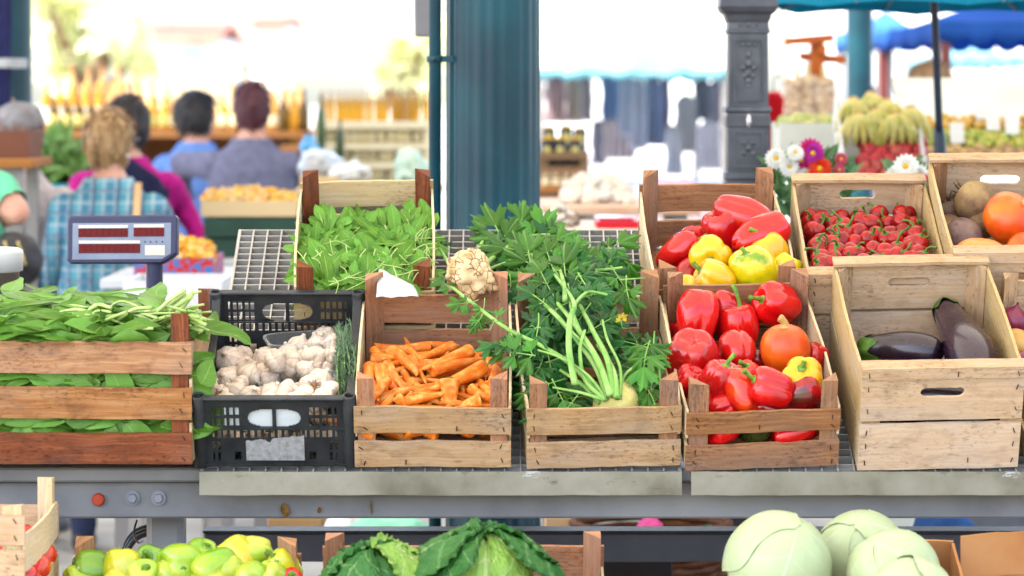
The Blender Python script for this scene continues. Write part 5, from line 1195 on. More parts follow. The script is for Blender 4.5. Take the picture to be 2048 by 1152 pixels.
def plate(nm, pts, y, m, th=.0015):
    mb = MB(); n = len(pts); mb.add([sl_(x, z, y) for x, z in pts]+[sl_(x, z, y+th) for x, z in pts], [tuple(range(n)), tuple(range(2*n-1, n-1, -1))]+[((i+1) % n, i, n+i, n+(i+1) % n) for i in range(n)], smooth=False); return mb.build(nm, m, t)
plate('face_plate', [(144, 446), (343, 446), (343, 507), (325, 518), (144, 519)], -.0012, surf('scale_face', A(136, 146, 168), A(150, 160, 180), 20, .5, .05))
DK = surf('display_window', A(84, 4, 12), A(96, 6, 16), 20, .5, 0, spec=.15); DG = surf('display_segment', A(140, 20, 30), A(156, 28, 38), 20, .5, 0, spec=.15); CRM = surf('cream_label', A(232, 222, 210), A(242, 234, 222), 20, .7, 0)
def window(x0, x1, y0, y1, n):
    plate('window', [(x0, y0), (x1, y0), (x1, y1), (x0, y1)], -.0024, DK); mb = MB(); w_ = (x1-x0)/n
    for i in range(n):
        cx = x0+w_*(i+.5); a, b = w_*.26, (y1-y0)*.36; cy = (y0+y1)/2
        for (ax, ay, bx, by) in ((-a, -b, a, -b), (-a, 0, a, 0), (-a, b, a, b), (-a, -b, -a, 0), (a, -b, a, 0), (-a, 0, -a, b), (a, 0, a, b)):
            h = .8; X0, X1 = cx+min(ax, bx)-(h if ax == bx else -1), cx+max(ax, bx)+(h if ax == bx else -1); Y0, Y1 = cy+min(ay, by)-(h if ay == by else -1), cy+max(ay, by)+(h if ay == by else -1)
            mb.add([sl_(X0, Y0, -.0029), sl_(X1, Y0, -.0029), sl_(X1, Y1, -.0029), sl_(X0, Y1, -.0029)], [(0, 1, 2, 3)], smooth=False)
        mb.add([sl_(cx+a+2.2, cy+b, -.0029), sl_(cx+a+3.6, cy+b, -.0029), sl_(cx+a+3.6, cy+b+1.6, -.0029), sl_(cx+a+2.2, cy+b+1.6, -.0029)], [(0, 1, 2, 3)], smooth=False)
    mb.build('digit_row', DG, t)
window(156, 256, 457, 474, 8); window(268, 329, 456, 473, 5); window(157, 281, 488, 506, 10)
for (a, b, c, d) in ((156, 256, 450, 456), (268, 329, 449, 455), (157, 281, 481, 487), (291, 331, 491, 511)): plate('label_strip', [(a, c), (b, c), (b, d), (a, d)], -.0024, CRM, .001)
for px in (291, 302, 314, 326): plate('indicator', [(px-1.5, 482.5), (px+1.5, 482.5), (px+1.5, 485.5), (px-1.5, 485.5)], -.0020, BLACKP, .0008)
mb = MB(); a = P(307, 524, 7.0)-base
lathe(mb, [(.0185, -.60), (.0182, 0)], 20); mb.mat(Matrix.Translation(a+Vector((0, .018, .004)))); mb.move(lambda p: Vector((p.x, p.y, max(p.z, .05)))); mb.build('post', NAVY, t)
mb = MB(); box(mb, (.0, -.02, .045), (.30, .20, .09), bev=.012); mb.build('body', NAVY, t); mb = MB(); box(mb, (-.02, -.03, .1), (.26, .17, .012), bev=.004); mb.build('pan', GALV2, t)
c = P(-48, 640, 6.9); c.z = .825
t = thing('bucket', 'white plastic bucket with a thick rolled rim at the left edge', 'bucket', c); mb = MB(); rr = 93*6.9/F; hz = P(0, 500, 6.9).z-c.z
lathe(mb, [(0, 0), (rr*.80, 0), (rr*.82, .006), (rr*.93, hz-.045), (rr*.93, hz-.0451)], 40); mb.build('bucket_body', surf('white_plastic', A(226, 226, 222), A(236, 236, 232), 9, .4, .05), t)
mb = MB(); lathe(mb, [(rr*.93, hz-.046), (rr*1.0, hz-.044), (rr*1.01, hz-.006), (rr*.99, hz), (rr*.9, hz+.004), (0, hz+.002)], 40); mb.build('lid', bpy.data.materials['white_plastic'], t)
# ---------------------------------------------------------------- ground, unseen roof that shapes the light, columns
GND = surf('paving', A(168, 166, 160), A(196, 194, 188), 1.5, .8, .3, .004, c3=A(206, 204, 198))
mb = MB(); g = 600; mb.add([(-g, -60, 0), (g, -60, 0), (g, 700, 0), (-g, 700, 0)], [(0, 1, 2, 3)]); tag(mb.build('ground', GND), None, None, None, 'structure')
ROOFM = cloth('unseen_diffusing_roof', A(246, 238, 220, .9), .05, 3, ROOFT)
if ROOF:  # roof added out of view; it shades and softens light on the stall
    mb = MB(); x0, x1, y0, y1, z = ROOF; mb.add([(x0, y0, z), (x1, y0, z), (x1, y1, z), (x0, y1, z)], [(0, 1, 2, 3)], smooth=False); tag(mb.build('roof', ROOFM), None, None, None, 'structure')
TEAL = surf('teal_cast_iron', A(0, 54, 68), A(0, 66, 80), 3, .4, .3, .0015, c3=A(6, 78, 92), bscale=120, spec=.22)
def column(label, px, Y, half, nfl, cat='column', zt=4.5):
    c = P(px, 0, Y); c.z = 0; r = half*Y/F; t = thing('iron_column', label, cat, c, None, 'teal cast iron columns of the market hall')
    mb = MB(); n = nfl*8 or 48
    lathe(mb, [(r*1.02, .32), (r, .34), (r*.985, 1.6), (r*.96, zt-.25)], n, lambda th, tt: 1-.028*abs(cos(nfl*th/2))**2 if nfl else 1); mb.build('shaft', TEAL, t)
    mb = MB(); lathe(mb, [(0, 0), (r*1.7, 0), (r*1.7, .12), (r*1.45, .16), (r*1.35, .24), (r*1.15, .28), (r*1.1, .33)], 32); mb.build('base', TEAL, t)
    mb = MB(); lathe(mb, [(r*1.0, zt-.27), (r*1.1, zt-.25), (r*1.15, zt-.18), (r*1.5, zt-.08), (r*1.6, zt)], 32); mb.build('capital', TEAL, t); return t
T0 = column('large fluted teal iron column standing right behind the crates', 986, 7.95, 96, 22)
mb = MB(); x = P(870, 0, 7.9); r = 12.5*7.9/F; dx = x.x-T0.location.x; tube(mb, [(dx, -.05, .0), (dx, -.05, 2.2), (dx, -.05, 4.4)], r, 20); mb.build('drain_pipe', TEAL, T0)
mb = MB(); zc = P(0, 118, 7.9).z; lathe(mb, [(r*1.25, -.008), (r*1.32, -.006), (r*1.32, .006), (r*1.25, .008)], 20); mb.mat(Matrix.Translation((dx, -.05, zc))); box(mb, (dx+.03, -.05, zc), (.05, .018, .015)); ball(mb, (dx+.0, -.05-r*1.3, zc), .006, 8, 6); mb.build('pipe_clamp', TEAL, T0)
column('teal column at the far left, beside a tied navy parasol', 6, 12.0, 58, 0)
column('slim distant teal column behind the bananas', 1719, 19.0, 28, 0)
q = P(848, 24, 8.6); t = thing('junction_box', 'grey metal box fixed high beside the drain pipe of the big column', 'box', (q.x, q.y, q.z-.033), None)
mb = MB(); box(mb, (0, 0, .08), (.05, .06, .225), bev=.004); mb.build('box_body', surf('grey_box', A(124, 124, 130), A(140, 140, 146), 9, .5, .05), t); mb = MB(); box(mb, (.05, .02, .1), (.07, .02, .03)); mb.build('bracket', STEEL_D, t)
# tied parasol at the left
NAVC = cloth('navy_canvas', A(40, 44, 92)); c = P(0, 0, 11.6); c.z = 0
t = thing('closed_parasol', 'closed navy parasol tied with a pale strap at the far left', 'parasol', c)
mb = MB(); kk = 11.6/F; lathe(mb, [(.03, P(0, 200, 11.6).z-.1), (kk*18, P(0, 190, 11.6).z), (kk*22, P(0, 140, 11.6).z), (kk*19, P(0, 124, 11.6).z), (kk*23, P(0, 60, 11.6).z), (kk*20, 2.3), (.02, 2.9)], 40, lambda th, tt: 1+.1*cos(8*th+tt*2)); mb.build('canopy', NAVC, t)
mb = MB(); lathe(mb, [(.022, .05), (.022, 3.0)], 12); mb.build('pole', STEEL_D, t); mb = MB(); lathe(mb, [(0, 0), (.25, 0), (.25, .06), (0, .07)], 24); mb.build('foot', STEEL_D, t)
mb = MB(); lathe(mb, [(kk*54, P(0, 136, 11.6).z), (kk*55, P(0, 126, 11.6).z), (kk*54, P(0, 117, 11.6).z)], 40); mb.build('strap', cloth('pale_strap', A(196, 200, 206)), t)
# ornate grey iron pillar
IRON = surf('grey_iron', A(82, 84, 92), A(98, 100, 108), 8, .42, .2, .002, c3=A(120, 122, 130), metal=.2)
Yp = 8.7; kp = Yp/F; c = P(1494, 0, Yp); c.z = 0; t = thing('iron_pillar', 'ornate square grey iron pillar with a stepped cap between the stalls', 'pillar', c)
def sq(mb, prof):
    v = []; 
    for (py, h) in prof:
        z = P(0, py, Yp).z if py < 900 else 0.0
        for (a, b) in ((-1, -1), (1, -1), (1, 1), (-1, 1)): v.append(Vector((a*h*kp, b*h*kp, z)))
    f = []
    for i in range(len(prof)-1):
        for k in range(4): l = (k+1) % 4; f.append((i*4+l, i*4+k, i*4+4+k, i*4+4+l))
    f.append((0, 1, 2, 3)); n = (len(prof)-1)*4; f.append((n+3, n+2, n+1, n)); mb.add(v, f, smooth=False)
mb = MB(); sq(mb, [(-60, 10), (-40, 30), (-12, 56), (14, 58), (24, 54), (30, 46), (40, 43), (46, 40), (58, 41), (60, 43), (66, 43), (68, 39), (212, 40), (214, 45), (222, 46), (226, 42), (232, 44), (252, 44), (254, 41), (342, 42), (344, 46), (356, 47), (360, 44), (500, 46), (700, 52), (999, 52)]); mb.build('pillar_body', IRON, t)
mb = MB()
for (y0, y1) in ((78, 204), (262, 334)):
    for (xa, xb, ya, yb) in ((-30, -26, y0, y1), (26, 30, y0, y1), (-26, 26, y0, y0+4), (-26, 26, y1-4, y1)):
        z0, z1 = P(0, yb, Yp).z, P(0, ya, Yp).z; box(mb, ((xa+xb)/2*kp, -42.5*kp, (z0+z1)/2), ((xb-xa)*kp, 5*kp, z1-z0))
mb.build('panel_frame', IRON, t)
mb = MB()
for (dx, py, r_) in ((0, 110, 6), (0, 128, 8), (-11, 136, 6), (11, 136, 6), (0, 146, 7), (-8, 152, 5), (8, 152, 5), (0, 162, 6), (0, 172, 4), (-12, 90, 4), (12, 90, 4), (0, 90, 5), (0, 296, 7), (-9, 286, 5), (9, 286, 5), (-9, 306, 5), (9, 306, 5), (-16, 50, 4), (0, 50, 5), (16, 50, 4)):
    ball(mb, (dx*kp, -42*kp, P(0, py, Yp).z), r_*kp, 10, 7, sc3=(1, .6, 1))
mb.build('rosette', IRON, t)
mb = MB(); a = P(0, 240, Yp).z; lathe(mb, [(0, .0), (.006, .0), (.007, -.02), (.004, -.035), (0, -.036)], 12); mb.mat(Matrix.Translation((0, -.065, a+.015))); mb.build('spout', surf('bright_spout', A(220, 220, 224, .7), A(230, 230, 234, .7), 20, .25, 0, metal=.6), t)
# ---------------------------------------------------------------- generic pieces for the back stalls
def table(label, x0, x1, ypx, Y, dep, m, drop=0.0, legs=True, th=.03, mleg=None):
    a, b = P(x0, ypx, Y), P(x1, ypx, Y); t = thing('stall_table', label, 'table', ((a.x+b.x)/2, Y+dep/2, 0)); Wd = b.x-a.x
    mb = MB(); box(mb, (0, 0, a.z-th/2), (Wd, dep, th), bev=.004); mb.build('table_top', m, t)
    if drop:
        mb = MB(); n = 30; v = []
        for z in (a.z-th*.2, a.z-drop):
            for i in range(n+1): v.append((-Wd/2+Wd*i/n, -dep/2-.006-.012*sin(i*1.3)*(z < a.z-.1), z))
        mb.add(v, [(n+1+i, n+2+i, i+1, i) for i in range(n)]); o = mb.build('cloth_skirt', m, t); md = o.modifiers.new('s', 'SOLIDIFY'); md.thickness = .003
    if legs:
        for sx in (-1, 1):
            for sy in (-1, 1):
                mb = MB(); box(mb, (sx*(Wd/2-.06), sy*(dep/2-.05), (a.z-th)/2), (.04, .04, a.z-th)); mb.build('leg', mleg or STEEL, t)
    return t
def tray(label, x0, x1, yt, yb, Y, dep, m, name='produce_box', cat='box', group=None, slope=0.0):
    a = P(x0, yb, Y); b = P(x1, yt, Y); Wd = b.x-a.x; hh = b.z-a.z; t = thing(name, label, cat, ((a.x+b.x)/2, Y, a.z), (slope, 0, 0), group)
    for nm, c, s_ in (('front_board', (0, 0, hh/2), (Wd, .01, hh)), ('rear_board', (0, dep, hh/2), (Wd, .01, hh)), ('side_board', (-Wd/2+.005, dep/2, hh/2), (.01, dep-.012, hh)), ('side_board', (Wd/2-.005, dep/2, hh/2), (.01, dep-.012, hh)), ('bottom', (0, dep/2, .006), (Wd-.022, dep-.012, .01))):
        mb = MB(); box(mb, c, s_); mb.build(nm, m, t)
    return t
def heap(name, label, cat, px0, px1, y0, y1, Y, dY, n, r, mats, seed, kind='stuff', sc3=(1, 1, .8), nzv=.25, bulge=.0):
    """a heap too fine to count, as one object of many small pieces"""
    rg = random.Random(seed); mb = MB()
    for i in range(n):
        f = rg.random(); px = rg.uniform(px0, px1); e = sin(PI*(px-px0)/(px1-px0)); py = y1+(y0-y1)*f*(.55+.45*e); p = P(px, py, Y+dY*f); rr = r*rg.uniform(.6, 1.2)*Y/F
        ball(mb, p, rr, 8, 6, rg.randrange(len(mats)), (sc3[0]*rg.uniform(.7, 1.3), sc3[1], sc3[2]*rg.uniform(.7, 1.2)), nzv, 1.6, i)
    return tag(mb.build(name, mats), label, cat, None, kind)
# ---------------------------------------------------------------- bottle stall at the left
GL_AMB = clear('amber_oil_glass', (.93, .68, .22, 1), .5, .1, A(206, 160, 60)); GL_CLR = clear('pale_honey_glass', (.99, .93, .8, 1), .45, .1, A(240, 216, 176)); GL_DRK = clear('dark_oil_glass', (.42, .34, .08, 1), .5, .1, A(90, 72, 18)); GL_ORG = clear('orange_liquor_glass', (.99, .82, .58, 1), .5, .1, A(238, 190, 130))
GL_JAR = clear('pale_jar_glass', (.99, .93, .8, 1), .8, .15, A(238, 222, 172, .75))
CAPS = [surf('cap_%s' % n_, c_, c_, 20, .4, 0) for n_, c_ in (('cork', A(176, 120, 70)), ('gold', A(226, 180, 40)), ('dark', A(110, 50, 36)), ('black', A(40, 40, 44)))]
LAB = surf('cream_bottle_label', A(240, 222, 176, .75), A(248, 236, 202, .75), 30, .7, 0); LABW = surf('white_bottle_label', A(240, 240, 238), A(246, 246, 244), 30, .7, 0); LABG = surf('olive_bottle_label', A(214, 206, 120), A(226, 216, 140), 30, .7, 0)
def bottle_meshes(r, h, neck, shape, m):
    mb = MB(); nk = .30 if neck else .8
    pr = [(0, 0), (r*.95, 0), (r, .01), (r, h*.58), (r*.92, h*.66), (r*.45, h*.78), (r*nk, h*.84), (r*nk, h*.96), (0, h*.965)] if neck else [(0, 0), (r*.95, 0), (r, .01), (r, h*.82), (r*.85, h*.88), (r*.8, h*.9), (0, h*.905)]
    lathe(mb, pr, 16); a = mb.mesh('bottle', m); mb = MB()
    lathe(mb, [(0, h*.93), (r*nk*1.15, h*.93), (r*nk*1.15, h), (0, h)] if neck else [(0, h*.9), (r*.92, h*.9), (r*.92, h), (0, h)], 14); b = mb.mesh('stopper', None)
    mb = MB(); lathe(mb, [(r*1.012, h*.16), (r*1.012, h*.5)], 16); c = mb.mesh('paper_label', None); return a, b, c
BMC = {}
def bottle(px, py, Y, hpx, rpx, m, cap, lab, neck=True, group=None, name='bottle', cat='bottle'):
    key = (round(hpx*Y/F, 3), round(rpx*Y/F, 4), m.name, neck)
    if key not in BMC: BMC[key] = bottle_meshes(rpx*Y/F, hpx*Y/F, neck, 0, m)
    a, b, c = BMC[key]; o = place(name, a, None, P(px, py, Y)); tag(o, None, cat, group)
    for nm, me, mm in (('stopper', b, cap), ('paper_label', c, lab)):
        if mm is None: continue
        q = place(nm, me, o)
        if not me.materials or me.materials[0] is None:
            me.materials.clear(); me.materials.append(mm)
        if me.materials[0] is not mm: q.material_slots[0].link = 'OBJECT'; q.material_slots[0].material = mm
    return o
rg = random.Random(2); SH = wood('shelf_wood', A(206, 150, 96), A(184, 126, 76), A(140, 90, 50), .1)
def brow(y, x0, x1, n, Y, h, r, mats, caps, labs, fmt, group, neck=True, skip=None):
    L_ = []
    for i in range(n):
        px = x0+(x1-x0)*i/(n-1)+rg.uniform(-2, 2); o = bottle(px, y, Y, h*(1 if neck else 1), r, mats[i*len(mats)//n], caps[i*len(caps)//n], labs[i*len(labs)//n], neck, group); L_.append((o, (px, y)))
    rank(L_, 1, fmt)
GB = 'bottles on the display behind the people'
brow(262, 143, 590, 15, 18.0, 128, 15, [GL_ORG, GL_CLR, GL_CLR], [CAPS[0], CAPS[0], CAPS[2], CAPS[1]], [LAB, LABW], 'tall honey coloured bottle, {n} from the left in the tallest back row', GB)
brow(262, 92, 600, 20, 17.6, 96, 12, [GL_AMB, GL_ORG, GL_CLR, GL_ORG], [CAPS[1], CAPS[0], CAPS[1]], [LABW, LAB], 'amber bottle, {n} from the left in the middle row of the left display', GB)
brow(262, 110, 545, 19, 17.2, 66, 11, [GL_DRK, GL_AMB, GL_AMB], [CAPS[3], CAPS[1]], [LABG, LAB], 'small dark gold bottle, {n} from the left in the front row of the left display', GB)
brow(288, 568, 606, 3, 16.8, 108, 11, [GL_DRK, GL_AMB, GL_DRK], [CAPS[3], CAPS[3]], [None], 'tall olive oil bottle right of the maroon haired woman, {n} from the left', 'olive oil bottles right of the maroon haired woman')
brow(243, 645, 850, 14, 16.85, 62, 7.6, [GL_AMB], [CAPS[0]], [None], 'slim amber bottle, {n} from the left in the upper row by the column', 'slim amber bottles in a row by the big column')
GJ = 'labelled jars stacked by the big column'
for k_, (y, Y) in enumerate(((284, 16.79), (322, 16.79), (360, 16.79))):
    brow(y, 640, 852, 13, Y, 37, 8.2, [GL_JAR], [CAPS[1]], [LAB], 'cream labelled jar, {n} from the left in the %s row by the column' % ['top', 'middle', 'bottom'][k_], GJ, False)
def rack(label, x0, x1, ys, Y, m, group=None, dep=.5):
    t = thing('display_rack', label, 'rack', (P((x0+x1)/2, 0, Y).x, Y+dep/2, 0), None, group); W_ = (x1-x0)*Y/F
    for y in ys:
        mb = MB(); z = P(0, y, Y).z; box(mb, (0, 0, z-.018), (W_, dep, .034)); mb.build('shelf', m, t)
    zt = P(0, min(ys), Y).z
    mb = MB(); box(mb, (0, dep/2-.012, zt/2-.017), (W_-.085, .012, zt-.038)); mb.build('back_panel', m, t)
    for sx in (-1, 1):
        mb = MB(); box(mb, (sx*(W_/2-.02), 0, zt/2-.02), (.04, dep-.02, zt-.037)); mb.build('side_panel', m, t)
    return t
rack('wooden rack carrying the bottle rows behind the people', 40, 612, (262,), 16.75, SH, dep=1.5)
rack('orange wooden rack carrying the olive oil bottles', 560, 632, (290, 340), 16.5, SH, dep=.5)
rack('pale rack of jars and slim bottles by the big column', 628, 864, (244, 285.5, 323.5, 361.5), 16.7, surf('rack_paint', A(226, 214, 180), A(236, 226, 196), 6, .6, .05), dep=.62)
for i, (px, py, h_, r_, m_) in enumerate(((642, 300, 110, 9, surf('green_glass', A(60, 84, 50), A(84, 110, 70), 9, .2, 0)), (680, 320, 80, 9, surf('dark_green_glass', A(50, 66, 40), A(70, 84, 50), 9, .2, 0)))):
    o = bottle(px, py, 14.5, h_, r_, m_, CAPS[3], None, True, 'dark green bottles on the bag table'); o['label'] = ['tall green bottle standing among plastic bags', 'dark green bottle right of the tall green one'][i]
# greens in a blue crate, pale green box, brown box behind
BLUEP = surf('blue_plastic', A(30, 160, 190), A(50, 176, 204), 9, .45, .05); GRNP = surf('pale_green_panel', A(120, 190, 140), A(150, 210, 160), 4, .6, .05)
tray('turquoise plastic crate of green herbs behind the plaid shirt woman', 62, 172, 368, 440, 13.0, .5, BLUEP, 'plastic_crate', 'crate')
table('low wooden table carrying the turquoise herb crate', 40, 200, 440, 12.9, .7, SH)
mb = MB(); rg = random.Random(14)
for i in range(420):
    px = rg.uniform(24, 180); e = sin(PI*(px-14)/176); py = 372-rg.random()*84*e; p = P(px, py, 13.0+rg.uniform(0, .5)); leaf(mb, p, (rg.uniform(-1, 1), rg.uniform(-.6, .2), rg.uniform(-.2, 1)), TOW, rg.uniform(.06, .15), rg.uniform(.03, .06), rg.uniform(0, 1), .2, 5, 'oval', .1, 0)
tag(mb.build('green_herbs', leafmat('herb_leaf', A(70, 120, 56), A(130, 170, 90), A(160, 190, 120), .25)), 'loose heap of green herbs in the turquoise crate', 'herbs', None, 'stuff')
tray('pale green box behind the herbs', 58, 180, 284, 330, 14.5, .4, GRNP, 'plastic_box', 'box'); table('narrow table under the pale green box', 50, 190, 330, 14.4, .6, SH)
tray('brown wooden chest at the far left below the capped head', -40, 58, 264, 318, 10.7, .3, wood('chest_wood', A(150, 100, 80), A(126, 80, 62), A(92, 54, 40), .2), 'wooden_chest', 'chest'); table('table under the brown wooden chest', -60, 66, 318, 10.6, .45, SH)
# mushrooms in boxes
M_MUSH = [surf('mushroom_%d' % i, A(*c_), A(*d_), 60, .7, .2) for i, (c_, d_) in enumerate((((232, 150, 40), (244, 186, 70)), ((226, 180, 120), (244, 214, 166)), ((240, 196, 90), (248, 216, 130))))]
tray('pale wooden box of chanterelle mushrooms in front of the grey sweater woman', 402, 592, 402, 433, 11.2, .42, W_VENEER, group=None)
def shroom(mb, p, r, d, mi):
    s_ = len(mb.v); lathe(mb, [(0, -1.1), (.22, -1.1), (.28, -.6), (.5, -.1), (.95, .25), (1.0, .36), (.7, .38), (.3, .26), (0, .22)], 10, lambda th, t: 1+.16*cos(3*th+p.x*90)*t, mi=mi); M = Matrix.Translation(p) @ rot_to(d).to_matrix().to_4x4() @ Matrix.Scale(r, 4); mb.mat(M, s_)
def shrooms(label, x0, x1, y0, y1, Y, dY, n, r, seed, sel):
    rg = random.Random(seed); mb = MB()
    for i in range(n):
        px = rg.uniform(x0, x1); f = rg.random(); e = .55+.45*sin(PI*(px-x0)/(x1-x0)); shroom(mb, P(px, y1+(y0-y1)*f*e, Y+dY*f), r*rg.uniform(.7, 1.2)*Y/F, (rg.uniform(-1, 1), rg.uniform(-1, .4), rg.uniform(-.4, 1)), rg.choice(sel))
    tag(mb.build('mushrooms', M_MUSH), label, 'mushrooms', None, 'stuff')
shrooms('pale and orange chanterelle mushrooms heaped in the pale wooden box', 408, 588, 378, 406, 11.22, .36, 230, 11, 4, (0, 1, 1, 2))
DGRN = surf('dark_green_plastic', A(28, 62, 50), A(40, 78, 62), 9, .5, .05)
tray('dark green plastic crate directly under the chanterelle box', 408, 596, 436, 474, 11.2, .42, DGRN, 'plastic_crate', 'crate', 'dark green crates stacked under the chanterelles'); tray('dark green plastic crate at the bottom of the stack under the chanterelles', 412, 594, 478, 520, 11.2, .42, DGRN, 'plastic_crate', 'crate', 'dark green crates stacked under the chanterelles')
table('grey table carrying the dark green crates', 380, 640, 521, 11.0, .75, surf('pale_table', A(188, 192, 198), A(206, 208, 212), 5, .5, .05))
tray('red and blue printed cardboard tray of yellow mushrooms by the scale', 268, 426, 516, 556, 9.8, .36, None or surf('printed_card', A(60, 120, 190), A(206, 60, 50), 46, .6, 0, lo=.45, hi=.55, c3=A(196, 50, 44)), 'card_tray', 'box')
shrooms('bright yellow chanterelles heaped in the red and blue tray', 322, 424, 478, 520, 9.82, .3, 150, 13, 6, (0, 0, 2, 1))
tray('white polystyrene box on the table behind the scale', 246, 444, 562, 620, 9.3, .4, surf('polystyrene', A(226, 230, 236), A(236, 238, 242), 30, .8, .2), 'foam_box', 'box'); table('white table behind the scale with foam box and mushroom tray', 200, 560, 558, 9.75, .7, surf('white_table', A(200, 206, 212), A(214, 218, 224), 5, .5, .05)); table('low table under the white polystyrene box', 226, 470, 621, 9.2, .48, SH)
# plastic bags and pale sheet by the column
BAGM = clear('thin_plastic_bag', (.95, .96, .97, 1), .55, .2, A(226, 230, 234))
def bag(label, px, py, Y, w_, h_, seed, m=None, d=.2):
    c = P(px, py, Y); mb = MB(); ball(mb, (0, 0, h_*Y/F/2), 1, 30, 18, 0, (w_*Y/F/2, d, h_*Y/F/2), .28, 2.2, seed); mb.move(lambda p: p+Vector((noise.noise(p*30), noise.noise(p*30+Vector((9, 0, 0))), noise.noise(p*30+Vector((0, 9, 0)))))*.014)
    tag(mb.build('plastic_bag', m or BAGM, None, c), label, 'bag', 'bags on the back tables')
bag('crumpled clear plastic bag on the table right of the grey sweater', 640, 362, 12.6, 90, 62, 1); bag('whitish plastic bag behind the rocket crate', 700, 372, 12.4, 84, 48, 2, surf('milky_bag', A(222, 222, 220), A(238, 238, 236), 20, .5, .3)); bag('small blue bag beside the olive oil bottles', 618, 318, 13.2, 30, 46, 3, surf('blue_bag', A(70, 150, 210), A(110, 180, 226), 20, .5, .3)); bag('pale green bag hanging low beside the big column', 822, 390, 12.0, 66, 92, 4, surf('pale_green_bag', A(180, 208, 186), A(206, 226, 208), 20, .5, .3))
table('pale wooden table covered in plastic bags left of the big column', 588, 880, 378, 12.2, .9, surf('pale_board', A(222, 196, 156), A(236, 214, 180), 5, .6, .05)); tray('pale crate beneath the plastic bags', 600, 700, 352, 378, 12.25, .3, W_VENEER)
# ---------------------------------------------------------------- clothes stall
rg = random.Random(51); cols = [(126, 52, 66), (180, 140, 120), (202, 170, 190), (150, 120, 150), (60, 110, 214), (120, 150, 226), (80, 100, 170), (170, 180, 226), (90, 120, 216), (140, 110, 200), (70, 76, 120), (120, 120, 150), (190, 170, 210), (150, 150, 190), (90, 90, 130)]
RAILY = 22.0
def garment(label, px, y0, y1, wpx, Y, c_, seed, kind):
    a = P(px, y1, Y); Wd = wpx*Y/F; hh = (y1-y0)*Y/F; t = thing('hanging_garment', label, kind, a, None, 'clothes hanging in the clothes stall'); n = 26; m = 14; v = []
    for j in range(m+1):
        z = hh*j/m
        for i in range(n+1):
            s_ = i/n*2-1; wd = (1 if j < m-2 else 1-.28*(j-(m-2)))*(1+.08*sin(j*.9+seed)); v.append(Vector((s_*Wd/2*wd, .05*sin(i*1.25+seed)*(1-.6*j/m), z)))
    mb = MB(); mb.add(v, [(j*(n+1)+i, j*(n+1)+i+1, (j+1)*(n+1)+i+1, (j+1)*(n+1)+i) for j in range(m) for i in range(n)])
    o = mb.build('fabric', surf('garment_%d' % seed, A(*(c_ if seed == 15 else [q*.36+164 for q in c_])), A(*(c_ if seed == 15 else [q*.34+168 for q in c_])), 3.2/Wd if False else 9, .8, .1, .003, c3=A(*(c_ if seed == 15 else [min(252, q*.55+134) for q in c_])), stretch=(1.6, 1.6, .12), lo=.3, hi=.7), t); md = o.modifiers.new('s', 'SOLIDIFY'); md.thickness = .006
    mb = MB(); tube(mb, [(0, 0, hh), (0, 0, hh+.05), (.02, 0, hh+.07), (.035, 0, hh+.055)], .004, 5); tube(mb, [(-Wd*.36, 0, hh-.03), (0, 0, hh+.005), (Wd*.36, 0, hh-.03)], .006, 5); mb.build('hanger', STEEL, t)
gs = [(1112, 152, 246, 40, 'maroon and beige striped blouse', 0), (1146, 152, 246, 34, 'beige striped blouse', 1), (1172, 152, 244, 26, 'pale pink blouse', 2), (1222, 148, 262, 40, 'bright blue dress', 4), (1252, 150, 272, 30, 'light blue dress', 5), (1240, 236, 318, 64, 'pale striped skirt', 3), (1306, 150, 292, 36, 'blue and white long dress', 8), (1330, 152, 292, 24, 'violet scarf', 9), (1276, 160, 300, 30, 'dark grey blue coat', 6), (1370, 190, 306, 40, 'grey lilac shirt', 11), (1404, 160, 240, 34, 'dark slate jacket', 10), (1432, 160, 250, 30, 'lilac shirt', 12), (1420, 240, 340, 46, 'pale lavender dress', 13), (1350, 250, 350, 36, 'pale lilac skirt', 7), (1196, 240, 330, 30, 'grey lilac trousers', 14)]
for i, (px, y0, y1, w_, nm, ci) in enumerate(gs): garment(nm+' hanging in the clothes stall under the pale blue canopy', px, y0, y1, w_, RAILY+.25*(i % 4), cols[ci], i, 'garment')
LBL = cloth('pale_blue_canvas', A(160, 220, 234, .72), .06, 3, .45)
